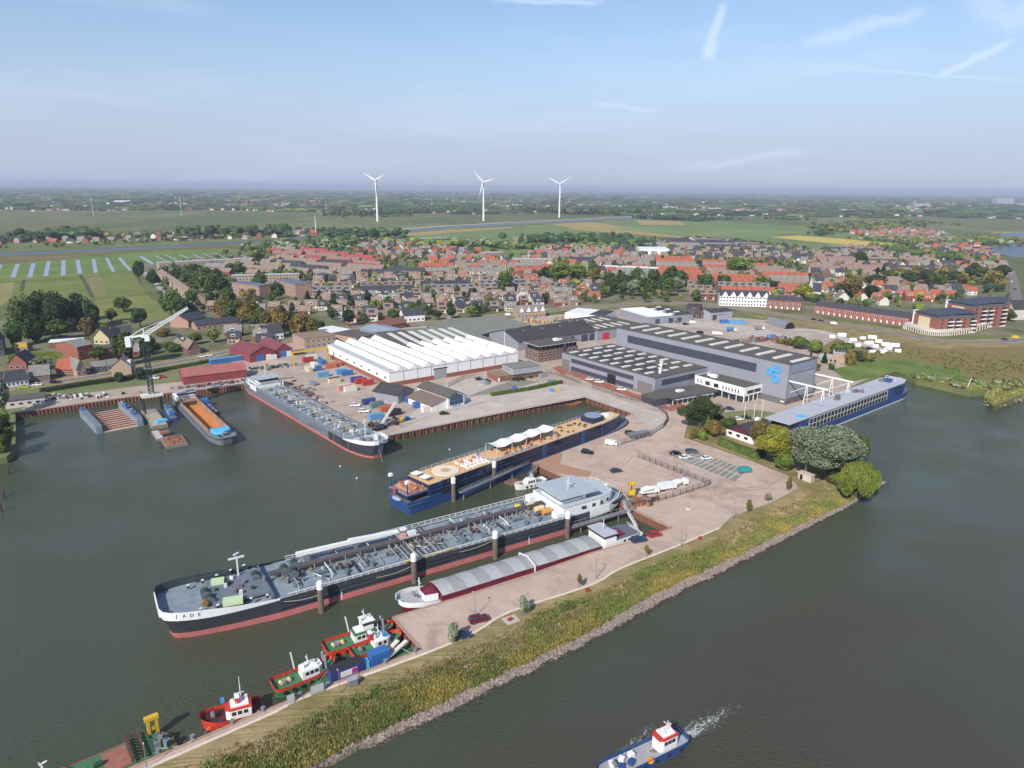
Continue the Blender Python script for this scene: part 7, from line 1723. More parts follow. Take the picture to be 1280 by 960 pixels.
# ------ scattered village trees; the farther ones as one mass
def scatter_trees(m,x,y,h,w2,rg,lod):
 """a small tree merged into m: core blobs and loose leaves"""
 for _ in range(lod):
  a=rg.uniform(0,6.283);q=rg.uniform(0,.3)*w2;z=h*rg.uniform(.4,.75)
  m.blob((x+math.cos(a)*q,y+math.sin(a)*q,LAND+z),w2*rg.uniform(.26,.42),w2*rg.uniform(.26,.42),h*rg.uniform(.2,.33),6,4,.28,rg=rg)
 m.bar((x,y,LAND),(x,y,LAND+h*.5),.3)
rg=random.Random(21)
vt=[]
vpoly=[(p.x,p.y)for p in px((230,400),(175,345),(300,315),(460,300),(560,302),(640,322),(800,298),(1010,318),(1160,300),(1250,322),(1268,400),(1180,400),(1010,385),(900,378),(700,380),(560,398),(430,404))]
xs_=[p[0]for p in vpoly];ys_=[p[1]for p in vpoly]
hgrid=placed
while len(vt)<1650:
 x,y=rg.uniform(min(xs_),max(xs_)),rg.uniform(min(ys_),max(ys_))
 if not pip((x,y),vpoly):continue
 gx,gy=int(x//15),int(y//15)
 if any((a-x)**2+(b-y)**2<49 for i in(-1,0,1)for j in(-1,0,1)for a,b in hgrid[(gx+i,gy+j)]):continue
 vt.append((x,y))
vt.sort(key=lambda p:math.hypot(*p))
ntree=sum(1 for o in bpy.data.objects if o.get('category')=='tree')
NT=max(0,285-ntree);print('trees so far',ntree)
mass=MB()
cols=('dark','mid','mid','olive','dark','light','dark','conifer','mid')
CN={'dark':'dark green','mid':'mid green','olive':'olive','light':'light green','conifer':'blackish green'}
for i,(x,y)in enumerate(vt):
 h=rg.uniform(4.5,10.5);c=rg.choice(cols);w2=h*rg.uniform(.6,.95)
 X,Y=pxof(x,y,LAND)
 if i<NT:
  k=min(vis[:NIND],key=lambda q:(q[0]-x)**2+(q[1]-y)**2)
  tree((x,y),h,w2,'round' if c!='conifer' else 'cone',c,'%s tree by %s house from left, %s row %s'%(CN[c],nth(k[8]),nth(k[7]),k[6]),'garden trees of the village',n=450,s=.6)
 else:
  mass.mat(LEAF[c]);scatter_trees(mass,x,y,h,w2,rg,4)
tag(mass.build('village_greenery'),'mass of garden trees between the farther village houses','trees',kind='stuff')
# ------ tree lines and woods farther off
far=MB();fh=MB()
def clump(x,y,h,w2,c,lod=3):far.mat(LEAF[c]);scatter_trees(far,x,y,h,w2,rg,lod)
def treeline(pts,n,h,spread,cc=('dark','mid','dark','conifer')):
 P_=px(*pts);seg=resample([(p.x,p.y)for p in P_],200)
 for _ in range(n):
  p=seg[rg.randrange(200)];d=math.hypot(p.x,p.y)/1500;k=rg.uniform(.6,1.2)
  clump(p.x+rg.gauss(0,spread),p.y+rg.gauss(0,spread*.8),h*k,h*k*rg.uniform(.8,1.5),rg.choice(cc))
treeline(((-20,312),(60,309),(120,306),(200,302),(300,298)),60,8,10,('mid','silver','olive','dark'))
treeline(((35,302),(60,299),(80,299),(120,299)),60,20,22);treeline(((0,303),(40,302)),30,11,14)
treeline(((120,299),(180,297),(240,296)),50,11,20,('dark','mid','olive'));treeline(((240,297),(290,295),(325,294)),90,19,24)
treeline(((340,310),(380,309),(420,306),(445,304)),110,13,22,('mid','mid','dark','silver'));treeline(((320,313),(370,312),(420,310)),60,9,16,('silver','mid'))
treeline(((350,296),(356,296)),14,22,12);treeline(((380,291),(430,290)),40,10,18);treeline(((430,300),(450,299),(480,297)),70,19,22);treeline(((415,304),(440,303)),30,12,18)
treeline(((425,271),(480,268),(560,263),(600,262)),220,19,60);treeline(((470,272),(500,271)),30,10,30)
treeline(((560,308),(620,308),(640,312)),60,12,20,('mid','light','silver'));treeline(((480,306),(520,306),(560,310)),50,12,18,('light','mid','yellow'))
treeline(((680,305),(700,302),(735,300),(760,306),(780,310)),150,15,30);treeline(((640,312),(680,311)),40,10,20,('mid','olive'));treeline(((700,312),(740,311),(790,312)),90,11,22,('mid','dark','light'))
treeline(((675,264),(690,265),(712,268),(760,268),(810,262)),240,24,60);treeline(((803,273.5),(840,275),(880,276.5)),160,15,22,('dark','conifer'));treeline(((820,268),(900,270)),40,14,40)
treeline(((895,275),(925,275)),16,10,20);treeline(((1060,290),(1100,282),(1140,280)),200,14,60,('dark','mid','olive'));treeline(((1040,288),(1060,290)),40,12,30)
treeline(((1020,294),(1030,294)),16,12,12);treeline(((960,274),(1020,276)),40,10,30);treeline(((1100,300),(1160,304),(1250,306)),260,10,34,('olive','mid','silver','mid'));treeline(((1150,296),(1230,300),(1262,302)),260,8,40,('olive','mid','olive'))
treeline(((1110,318),(1160,322),(1200,330)),130,12,26,('dark','mid','olive'));treeline(((860,298),(960,306),(1080,322)),60,7,12)
treeline(((1010,321),(1060,316),(1110,318)),80,9,20,('mid','olive','dark'))
treeline(((1080,444),(1120,440),(1180,446),(1260,452)),200,1.1,11,('olive','olive','mid'));treeline(((1160,472),(1200,482),(1250,484),(1270,476)),230,1.9,4.5,('silver','mid','olive'));treeline(((1190,462),(1290,458)),200,1.2,11,('olive','olive','mid'))
tag(far.build('tree_lines'),'tree lines and copses between the polder fields and along the canal','trees',kind='stuff')
far=MB()
for _ in range(7500):
 yp=241+27*rg.random()**1.25;xp=rg.uniform(-30,1310);yy=yp+(xp-640)*.0096
 p=G(xp,max(yy,236.6+(xp-640)*.0096));d=p.length/1000
 nv=mnoise.noise(Vector((p.x/500,p.y/260,1)))+.5*mnoise.noise(Vector((p.x/160,p.y/120,7)))
 if nv<.09 and rg.random()>.07:continue
 w2=rg.uniform(18,50)*(1+d*.10);h=rg.uniform(7,15);far.mat(LEAF[rg.choice(('dark','mid','dark','conifer'))])
 far.blob((p.x,p.y,LAND+h*.3),w2,w2*rg.uniform(.25,.6),h*.8,7,4,.35,rg=rg)
 if rg.random()<.35:
  for q in range(rg.randrange(1,5)):
   x,y=p.x+rg.uniform(-70,70),p.y+rg.uniform(-60,20);s_=rg.uniform(7,15);a=rg.uniform(0,3);fh.mat(rg.choice((WB['white'],WB['pale'],BRICK)));fh.rbox((x,y,LAND),(s_*1.4,s_,4.5),a)
   fh.mat(rg.choice((RB['orange'],RB['brown'],RB['grey'],RB['dark'],WROOF)));fh.rbox((x,y,LAND+4.51),(s_*1.3,s_*.7,3),a)
tag(far.build('distant_woods'),'bands of distant woods and hedges fading towards the horizon','trees',kind='stuff')
for cx_,cy_,n,sp in((90,253,60,7),(230,252,70,12),(360,253,240,26),(310,256,60,12),(100,262,30,30),(860,259,60,30),(930,262,60,20),(1000,263,60,30),(1150,256,60,20),(1200,262,30,40),(1050,262,60,40),(700,258,40,40),(600,262,20,10)):
 for _ in range(n):
  p=G(cx_+rg.gauss(0,sp),cy_+rg.gauss(0,1.6)+(cx_-640)*0);s_=rg.uniform(8,16);a=rg.uniform(0,3);fh.mat(rg.choice((WB['white'],WB['pale'],BRICK,WB['white'])));fh.rbox((p.x,p.y,LAND),(s_*1.3,s_,5),a);fh.mat(rg.choice((RB['orange'],RB['brown'],RB['grey'],RB['dark'])));fh.rbox((p.x,p.y,LAND+5.01),(s_*1.2,s_*.6,3),a)
for x,y,w2,h in((827,259.5,130,9),(870,259.5,120,9),(893,262,60,8),(935,261,150,9),(1253,255,160,50),(1270,256,260,14),(1150,258,120,20),(640,260,60,10),(155,252.5,90,8)):
 p=G(x,y);fh.mat(CLADL if w2>100 else WHITE);fh.rbox((p.x,p.y,LAND),(w2,w2*.4,h),.1)
tag(fh.build('distant_villages'),'tiny buildings of distant villages and sheds scattered towards the horizon','houses',kind='stuff')
# ------ vehicles
def carpaint(n,c):return P('paint_'+n,c,var=.02,rough=.25)
CP_={'black':carpaint('black',(26,27,30)),'blue':carpaint('blue',(38,58,88)),'red':carpaint('red',(176,30,40)),'white':carpaint('white',(226,227,228)),'grey':carpaint('grey',(88,94,100)),'maroon':carpaint('maroon',(92,26,42)),'teal':carpaint('teal',(40,140,146)),'lime':carpaint('lime',(170,190,60)),'yellow':carpaint('yellow',(214,190,60)),'pblue':carpaint('pblue',(110,130,150))}
def prof(m,pts,w2,mat,inset=0):
 n=len(pts);m.add([(x,-w2+(inset if z>.95 else 0),z)for x,z in pts]+[(x,w2-(inset if z>.95 else 0),z)for x,z in pts],[tuple(range(n))[::-1],tuple(range(n,2*n))]+[(i,(i+1)%n,(i+1)%n+n,i+n)for i in range(n)],mat)
_cars={}
def car_proto(col,kind):
 if(col,kind)in _cars:return _cars[(col,kind)],False
 t=thing('parked_car' if kind!='van' else 'parked_van','','car' if kind!='van' else 'van');W=.9
 m=MB(CP_[col])
 if kind=='van':body=[(-2.4,.35),(2.3,.35),(2.45,.9),(2.3,1.15),(1.6,1.95),(-2.4,2.0)];gl=[(1.5,1.25),(2.15,1.22),(1.62,1.88),(1.5,1.88)]
 elif kind=='suv':body=[(-2.3,.4),(2.3,.4),(2.35,.95),(2.2,1.08),(1.0,1.15),(-2.3,1.15)];gl=[(-2.2,1.152),(1.0,1.152),(.4,1.65),(-2.0,1.68)]
 else:body=[(-2.1,.3),(2.1,.3),(2.15,.65),(2.0,.82),(1.0,.95),(-1.7,.98),(-2.1,.85)];gl=[(-1.75,.982),(1.0,.955),(.35,1.38),(-1.2,1.42)]
 prof(m,body,W,CP_[col]);m.build('body',t)
 m=MB(GLASS);prof(m,gl,W-.1 if kind!='van' else W+.01,GLASS,.08 if kind!='van' else 0);m.build('windows',t)
 if kind!='van':m=MB(CP_[col]);a,b=gl[3][0],gl[2][0];m.box(a,b,-W+.2,W-.2,gl[3][1]+.005,gl[3][1]+.06);m.build('roof',t)
 for x in(-1.35,1.35):
  for sg in(-1,1):
   m=MB(TYRE);m.bar((x,sg*(W-.2),.33),(x,sg*(W+.02),.33),.66,n=12);wl_=m.build('wheel',t);m=MB(GALV);m.bar((x,sg*(W+.021),.33),(x,sg*(W+.03),.33),.36,n=10);m.build('rim',wl_)
 for sg in(-1,1):
  m=MB(FRAMEW);x=2.46 if kind=='van' else 2.36 if kind=='suv' else 2.14;m.box(x-.06,x+.02,sg*.7-.16,sg*.7+.16,.62,.78);m.build('headlight',t)
 _cars[(col,kind)]=t;return t,True
CARS=[((598,777),24,'maroon','suv','maroon car parked on the quay near the grey green sapling'),((577,797),24,'blue','car','dark blue car half hidden behind the grey green sapling'),((798,677),20,'blue','suv','dark blue car at the stern of the grey hatched cargo ship'),((818,670),22,'red','car','bright red car by the inner corner of the paved quay'),((734,567),-20,'black','suv','black car standing alone on the fenced yard'),((770,590),20,'blue','car','small blue car in the middle of the fenced yard'),((764,556),-20,'white','van','white van left of the curved yard fence'),((788,543),10,'black','suv','black car beside the stacked steel racks at the curved fence'),((844,568),16,'black','car','black car at the left end of the marked parking bays'),((864,566),12,'grey','suv','dark grey estate car at the top of the parking bays'),((856,573),22,'white','car','white car left of the other white one in the parking bays'),((883,574),14,'white','car','white car in the middle of the parking bays'),((931,590),10,'teal','van','teal blue van at the right end of the parking bays'),((737,475),0,'white','car','white car nearest the left door of the solar hall'),((749,478.5),-10,'white','suv','white car by the open doorway of the solar hall'),((777,488),-15,'white','suv','white pickup in front of the solar hall door'),((644,475.5),-30,'black','car','left one of two black cars by the timber clad gatehouse'),((651,475),-30,'black','suv','right one of two black cars by the timber clad gatehouse'),((660.5,472),-30,'black','suv','black car right of the pair at the gatehouse'),((690,479),10,'pblue','van','pale van beside the right end of the quay hedge'),((599,475),-10,'black','car','black car left of the brick gatehouse'),((609,477),-30,'black','car','dark car between grey skips by the gatehouse'),((896,511),60,'white','suv','white and black car nearest the white office'),((912,512),-15,'blue','car','dark blue car in front of the white office'),((933,523),-20,'black','car','dark car by the flagpoles'),((922,525),0,'white','car','white car left of the flagpoles behind the bungalow'),((392,481),-45,'pblue','van','grey blue van alone on the container yard'),((444,508),5,'white','suv','white car with yellow stripes left of the mixed containers'),((455,515.5),5,'white','suv','white car between containers and the quay edge'),((555,518),10,'black','car','black car on the quay below the glass gabled workshop'),((194,473.5),5,'white','car','white car behind the crane near the red one'),((202,472),5,'red','car','red car behind the crane near the white one'),((69,479),15,'black','suv','black car on the dike road left of the brick block'),((47,482),15,'white','car','white car on the dike road by the dormer house'),((30,485),15,'lime','car','lime green car on the dike road at the far left'),((113,468),15,'black','suv','black car outside the black boarded garage'),((252,446.5),18,'white','car','left one of two white cars by the brown dike house'),((261,445),18,'white','car','right one of two white cars by the brown dike house'),((297,436.5),18,'blue','car','dark car on the dike road above the blue shed'),((1042,405.5),-12,'white','van','white van driving on the dike road by the brick terrace'),((1017,400),-12,'black','car','dark car ahead of the white van on the dike road'),((1026,401.5),-12,'maroon','car','maroon car on the dike road between the dark one and white van'),((1269,423),12,'yellow','van','yellow van on the dike road at the right edge'),((1256,425),8,'blue','car','dark car behind the yellow van at the right'),((875,417),0,'black','van','black van on the lorry yard behind the tall hall'),((857,406),0,'black','suv','dark car by the long grey hall'),((866,404),0,'white','van','white van by the dark cube house'),((847,404),0,'pblue','suv','pale blue car at the side of the long grey hall'),((1264,352),70,'white','car','white car on the river road at the far right'),((1268,362),75,'black','car','dark car on the river road at the far right'),((635,394.5),8,'white','van','white van on the dike road behind the halls'),((500,407),10,'blue','car','blue car on the dike road by the white gabled pair'),((1087,437),-20,'black','suv','dark car at the end of the white tents')]
for p,a,c,k,lab in CARS:
 pr,new=car_proto(c,k);t=pr if new else copy_tree(pr);q=G(*p,LAND+.1);put(t,q,R(a),lab)
def lorry(p,a,cab,load,lab,kind):
 q=G(*p,LAND+.08);t=thing('lorry',lab,'lorry',q,R(a));t.scale=(.72,.85,.8);m=MB(cab);prof(m,[(2.6,.5),(4.9,.5),(4.9,1.7),(4.6,2.8),(2.6,2.9)],1.15,cab);m.build('cab',t)
 m=MB(GLASS);m.box(4.7,4.93,-1.0,1.0,1.75,2.4);m.build('windscreen',t)
 m=MB(load)
 if kind=='box':m.box(-4.5,2.4,-1.2,1.2,.9,3.3)
 elif kind=='drum':m.bar((-4,0,2.0),(-1,0,2.5),1.8,n=12,tip=2.2);m.bar((-1,0,2.5),(2.2,0,2.3),2.2,n=12,tip=1.5);m.box(-4.5,2.4,-1.1,1.1,.8,1.2)
 else:m.blob((-1,0,1.8),3.4,1.2,1.3,12,6)
 m.build('load',t)
 for x in(-3.4,-2.2,3.6):
  for sg in(-1,1):w_=MB(TYRE);w_.bar((x,sg*.85,.5),(x,sg*1.16,.5),1.0,n=12);w_.build('wheel',t)
for a in(((811,617),20,CP_['white'],CP_['white'],'white tank lorry left of the white box trailer on the quay','drum'),((833,612),22,CP_['white'],CP_['white'],'lorry with a square white box body by the yard fence','box'),((848,607),22,CP_['white'],CP_['white'],'white rounded lorry at the corner of the yard fence','blob'),((896,419),-8,CP_['white'],CP_['white'],'white box lorry parked behind the tall hall','box'),((914,414),-14,CP_['white'],BLUEC,'lorry with a long blue load behind the tall hall','box'),((949,412),0,CP_['white'],GREYM,'white cabbed lorry left of the arched shed','box')):lorry(*a)
t=thing('yellow_machine','upright yellow machine standing on the quay beside the white tank lorry','machine',G(789,621));t.scale=(.68,.68,.74);m=MB(YEL)
for x in(-1.5,1.3):m.box(x,x+.3,-1,1,.4,7)
m.box(-1.6,1.7,-1,1,6.2,7.2);m.box(-1.2,1.3,-.8,.8,1,3.4);m.build('frame',t);m=MB(P('machine_dark',(70,56,44)));m.box(-2,2,-1.4,1.4,0,.39);m.build('base',t);m=MB(DARK);m.bar((0,0,3.4),(0,0,6.2),.5,n=8);m.build('ram',t)
# ------ containers
CC={'blue':(56,104,168),'lblue':(90,148,190),'red':(168,58,56),'white':(214,210,200),'cream':(204,190,166),'orange':(184,104,74),'pink':(196,130,126),'navy':(54,66,128),'teal':(96,120,124),'black':(44,44,48),'grey':(140,144,146),'yellow':(206,174,50)}
_cont={}
def container(p,a,col,lab,L=6.1,h=2.6,z=0,roof=None,zl=LAND):
 key=(col,L,roof);q=G(*p,zl);q.z+=z
 if key in _cont:t=copy_tree(_cont[key])
 else:
  t=thing('shipping_container','','container');pm=P('container_'+col,CC[col],var=.12,scale=.8,rough=.6);m=MB(pm);m.box(-L/2,L/2,-1.2,1.2,.1,h-.05)
  k=int(L/.5)
  for i in range(k):
   x=-L/2+.3+i*(L-.6)/(k-1)
   for sg in(-1,1):m.box(x-.08,x+.08,min(sg*1.2,sg*1.24),max(sg*1.2,sg*1.24),.25,h-.25)
  m.build('body',t);m=MB(P('container_'+(roof or col),CC[roof or col],var=.12,scale=.8,rough=.6));m.box(-L/2-.02,L/2+.02,-1.22,1.22,h-.04,h+.03);m.build('roof',t)
  for sg in(-1,1):m=MB(GALV);m.bar((L/2+.05,sg*.4,.3),(L/2+.05,sg*.4,h-.3),.06);m.build('lock_rod',t)
  _cont[key]=t
 return put(t,q,R(a),lab,'containers on the yards')
A1,A2=36,-54
for c in(((403,455),A2,'blue','blue container with white spots beside the yellow gantry crane'),((386,464),A2,'cream','cream container at the front of the container row'),((393,459),A2,'white','off white container behind the cream one'),((404,471),A1,'lblue','light blue container left of the dark roofed cabin'),((414,460),A1,'orange','orange container behind the light blue ones'),((420,458),A1,'orange','second orange container, nearer the zigzag hall'),((427,467),A1,'lblue','light blue container in the pair near the zigzag hall'),((434,469),A1,'blue','mid blue container of the pair near the zigzag hall'),((418,478),A1,'cream','cream site cabin with a dark flat roof',6.1,2.6,0,'black'),((430,487),A1,'pink','pink sided container with a cream roof',6.1,2.6,0,'cream'),((438,489),A1,'white','white container right of the pink one',6.1,2.6,0,'cream'),((446,477),A1,'navy','navy container behind the two red ones'),((451,479),A1,'red','dull red container left of the other red one'),((460,481),A1,'red','bright red container nearest the brick base'),((385,452),A1,'red','red container far back near the gantry crane'),((390,449),A1,'white','white container on the far side of the gantry crane'),((374,443),A1,'black','black container behind the gantry crane'),((339,449),A1,'white','single white container at the twin red sheds'),((398,463),A1,'blue','small blue container behind the light blue one',3),((514,502),A1,'blue','blue container with white marks beside the brown roofed shed'),((526,508.5),A1,'blue','long blue container left of the white one by the workshop',7.5),((537,514),A1,'white','white container at the foot of the glass gabled workshop',7.5),((461,505),A1,'navy','navy container at the back of the mixed stack'),((471,509),A1,'teal','greyish teal container in the mixed stack'),((483,514),A1,'orange','orange brown container in the mixed stack'),((470,524),A1,'lblue','pale blue container at the front of the mixed stack'),((493,519),A1,'black','black container with gear right of the mixed stack'),((502,526),A1,'yellow','small yellow skip on the quay',1.8,1.4),((509,525),A1,'blue','small dark blue skip beside the yellow one',1.6,1.4),((643,486),20,'blue','small blue skip by the end of the hedge',1.5,1.3),((698,488),20,'yellow','small yellow box beyond the end of the quay hedge',1.5,1.3),((690,489),20,'lblue','small light blue box beyond the end of the quay hedge',2,1.2),((606,480),A2,'grey','grey skip left of the brick gatehouse',4,1.8),((678,471),A1,'grey','grey skip right of the gatehouse cars',4,2),((964,423),A1,'lblue','light blue container on the scrap yard',6.1),((905,404),0,'blue','blue container before the pale grey metal building',6.1),((921,405),0,'lblue','pale blue container row behind the lorry yard',12)):container(*c)
fpn=Frame(G(395,864,.7),G(520,816,.7));t=thing('work_pontoon','green decked pontoon with rusty edge lying along the walkway','pontoon',(fpn.o.x,fpn.o.y,0),fpn.rz);m=MB(P('pontoon_rust',(140,74,54),var=.2,scale=.6));m.box(0,fpn.L,0,4.4,-.4,.6);m.build('hull',t);m=MB(DECKGR);m.box(.15,fpn.L-.15,.15,4.25,.61,.7);m.build('deck',t)
an_=math.degrees(fpn.rz)
q=fpn.at(7.0,1.5);X,Y=pxof(q.x,q.y,.7);container((X,Y),an_,'navy','long dark blue container with black roof on the pontoon',7.2,2.7,0,'black',.7)
c0=[o for o in bpy.data.objects if o.get('label','').startswith('long dark blue')][0];m=MB(WHITE);m.box(-1.6,2.2,-1.27,-1.25,.6,2.0);m.build('white_panel',c0);m=MB(P('magenta',(176,60,140),var=.02));m.box(.9,2.2,-1.29,-1.275,.7,1.9);m.build('magenta_panel',c0)
q=fpn.at(14.5,1.6);X,Y=pxof(q.x,q.y,.7);container((X,Y),an_,'blue','square bright blue container at the right end of the pontoon',4.2,2.9,0,None,.7)
q=fpn.at(11.6,1.5);t=thing('covered_crates','cyan wrapped crates between the two pontoon containers','crates',(q.x,q.y,.7),fpn.rz);m=MB(TARP);m.rbox((-.2,0,0),(1.3,1.7,1.8));m.build('crate',t);m=MB(TARP);m.rbox((-.9,-.2,0),(.9,1.2,1.1),.3);m.build('crate',t)
for u,v_,L2,lab in((18.2,1.2,6.5,'pale boarding ramp nearest the orange quay end wall'),(17.4,2.4,5,'second pale boarding ramp on the right of the pontoon')):
 a=fpn.at(u-L2/2,v_-.6,1.0);b=fpn.at(u+L2/2,v_+.9,3.0);t=thing('boarding_ramp',lab,'ramp',a);m=MB(P('ramp_pale',(206,200,188),var=.06));d=b-a;m.bar((0,0,0),d,1.1,.25);m.build('tread',t);m=MB(GALV);m.bar((.5,-.5,.5),d+Vector((.5,-.5,.5)),.08);m.build('side_rail',t)
for(x,y,w2,lab)in((397,868,2.6,'grey notice board at the left end of the pontoon'),(364,880,1.4,'grey panel standing on the walkway near the orange tug')):
 t=thing('notice_board',lab,'board',G(x,y,2.5),R(33));m=MB(P('board_grey',(176,180,180)));m.box(-w2/2,w2/2,-.05,.05,.5,2.2);m.build('panel',t)
 for s_ in(-1,1):m=MB(GALV);m.box(s_*w2/2-.05,s_*w2/2+.05,-.04,.04,0,2.2);m.build('leg',t)
t=thing('control_cabinet','grey cabinet on the kerb beside the blue pontoon container','cabinet',G(441,856),R(30));m=MB(GREYM);m.box(-.9,.9,-.6,.6,.1,1.5);m.build('housing',t);m=MB(CLADL);m.box(-1,1,-.7,.7,1.51,1.6);m.build('lid',t)
for i,(x,y)in enumerate(((241,924),(291,905),(329,889),(375,871),(410,858),(482,829),(519,815),(198,941))):
 t=thing('mooring_bollard','%s grey bollard from the left along the walkway edge'%nth((1,2,3,4,5,6,7,0)[i]),'bollard',G(x,y));m=MB(GREYM);m.rbox((0,0,.05),(.8,.8,.2));m.cyl((0,0,.26),.32,.5,10);m.cyl((0,0,.77),.45,.15,10);o=m.build('post',t);tag(o);t['group']='bollards along the walkway'
f=Frame(G(223,934,1),G(60,1006,1));t=thing('work_barge','green decked work barge with a rusty lattice frame at the bottom left','barge',(f.o.x,f.o.y,0),f.rz);m=MB(P('pontoon_rust',(0,0,0)));m.prism([(0,-.3),(f.L,-.3),(f.L,-7.4),(3,-7.4),(0,-4.5)],-.5,.95);m.build('hull',t);m=MB(DECKGR);m.prism([(.4,-.6),(f.L-.4,-.6),(f.L-.4,-7.0),(3.2,-7.0),(.4,-4.3)],.96,1.05);m.build('deck',t)
m=MB(P('deck_rust',(150,98,84),var=.2,scale=.7));m.box(7.4,11.4,-6.6,-1,1.051,1.12);m.build('rusty_plate',t)
m=MB(RUSTD)
for x in(5.2,7.2):m.bar((x,-.6,1.7),(x,-7.6,1.7),.3);m.bar((x,-.6,2.6),(x,-7.6,2.6),.2)
for k in range(8):y=-.8-k*.9;m.bar((5.2,y,1.7),(7.2,y-.5,1.7),.15);m.bar((5.2,y,1.7),(5.2,y-.9,2.6),.14);m.bar((7.2,y,1.7),(7.2,y-.9,2.6),.14)
m.build('lattice_frame',t)
for k,(x,y)in enumerate(((3,-2),(2,-3.4),(1.5,-1.5))):m=MB(GREYM);m.rbox((x,y,1.05),(1.1,.9,1.5),k);m.bar((x,y,2.5),(x+.8,y,3.4),.2);m.build('deck_engine',t)
m=MB(DGREEN);m.bar((11.5,-4,1.5),(13,-4,1.5),.9,n=8);m.build('winch',t);m=MB(P('pale_box',(190,160,150)));m.rbox((15,-1.8,1.06),(1.6,.7,.5));m.build('deck_box',t)
t=thing('yellow_tower_part','yellow crane part with two upright legs standing on the green barge','machine part',f.at(2.6,-6.6,1.06),f.rz);m=MB(YEL)
for x in(-.9,.5):m.box(x,x+.5,-.4,.4,0,3.4)
m.box(-1.1,1.3,-.5,.5,3.0,3.7);m.build('legs',t);m=MB(YEL);m.box(-.3,.4,-.3,.3,.8,1.5);m.build('cross_beam',t)
q=f.at(18.0,-4.8,1.06);t=thing('inflatable_boat','orange red inflatable boat on the green barge','boat',q,f.rz+1);m=MB(P('inflatable_orange',(212,62,34),var=.05));pts=[(1.7*math.cos(R(i*30)),1.1*math.sin(R(i*30)),.5)for i in range(11)];m.path(pts,.7,n=6);m.build('tube',t);m=MB(P('inflatable_orange',(0,0,0)));m.box(-1.4,1.2,-.8,.8,.1,.3);m.build('floor',t)
for u,v_,lab in((20.0,-5.8,'white forked mast on the green barge'),(25,-6.2,'white post at the left end of the green barge')):
 t=thing('deck_mast',lab,'mast',f.at(u,v_,1.05));m=MB(RAILW);m.bar((0,0,0),(0,0,3.2),.28);m.build('post',t);m=MB(RAILW);m.bar((-.5,0,3.4),(.7,.4,4.0),.2);m.bar((0,0,3.2),(-.5,0,4),.16);m.build('fork',t)
 # ------ mooring posts
POST=P('post_brown',(108,92,86),var=.2,scale=.8,rough=.85)
def dolphin(x,y,r=.75,lab='',h=None,col=POST,cap=True):
 h=h or 7.7;q=G(x,y,0);t=thing('mooring_pile',lab,'mooring pile',(q.x,q.y,0));m=MB(col);m.cyl((0,0,-2),r,h+.7,12);m.build('shaft',t)
 if cap:m=MB(WHITE);m.cyl((0,0,h-1.3),r*1.08,1.6,12,top=False);m.cyl((0,0,h+.3),r*1.08,.5,12,r2=r*.6);m.build('white_cap',t)
 return t
for x,y,lab in((402,765,'thick white capped pile nearest the tanker bow'),(518,728,'thick white capped pile second from the tanker bow'),(619,698,'thick white capped pile third from the tanker bow'),(709,672,'thick white capped pile beside the tanker gangway'),(567,626,'white capped pile at the stern of the tan decked cruise ship'),(617.5,605,'white capped pile at the middle of the cruise ship jetty')):dolphin(x,y,.75,lab)
for x,y,h,lab in((10.5,592,4,'wooden pile below the bushes at the left edge'),(5,622,4,'lowest wooden pile at the left edge'),(15,557,3.4,'wooden pile beside the bushes at the left edge'),(19,541,3.6,'dark pile at the left harbour corner'),(202,562,3.6,'rusty pile at the end of the scrap pontoon'),(185,543,3.6,'rusty pile between dry dock and scrap pontoon'),(484,800,4.4,'black pile between the tugs and the quay end'),(2,640,4,'wooden pile cut by the left edge')):dolphin(x,y,.3,lab,h,RUSTD,False)
def walkway(A,B_,z,lab,wd=1.0,legs=(),mat=GALV):
 a,b=G(*A,z),G(*B_,z);t=thing('gangway',lab,'gangway',a);d=b-a;m=MB(mat);m.bar((0,0,0),d,wd,.35);m.build('deck',t);n=Vector((-d.y,d.x,0)).normalized()*wd/2;L=d.length
 for sg in(-1,1):
  m=MB(mat);m.bar(n*sg+Vector((0,0,1.1)),n*sg+d+Vector((0,0,1.1)),.12)
  for k in range(int(L/2)+1):p=n*sg+d*(k*2/L);m.bar(p,p+Vector((0,0,1.1)),.09)
  m.build('handrail',t)
 for u in legs:m=MB(mat);p=d*u;m.bar((p.x,p.y,-z-1),(p.x,p.y,-.1),.4,n=8);m.build('leg',t)
 return t
walkway((575,616),(617,598),3,'left span of the grey walkway beside the tan decked cruise ship',1.1,(.1,.9));walkway((618,597.5),(661,578),3,'right span of the grey walkway beside the tan decked cruise ship',1.1,(.5,))
walkway((714,659),(792,636),2.7,'long grey gangway from the quay to the nearest tanker',1.5,(.15,.75));walkway((661,596),(672,583),2.2,'short gangway up to the quay from the white patrol boat',.8)
t=walkway((796,661),(776,626),2.4,'white curved hose boom reaching over the inlet',.4,(),RAILW)
f=Frame(G(641,606,.5),G(652,601,.5));t=thing('raft','small brown raft left of the white patrol boat','raft',(f.o.x,f.o.y,0),f.rz);m=MB(WOODF);m.box(0,f.L,0,4,-.2,.5);m.build('deck',t);m=MB(GALV);m.bar((.3,.3,.5),(.3,.3,1.6),.1);m.build('post',t)
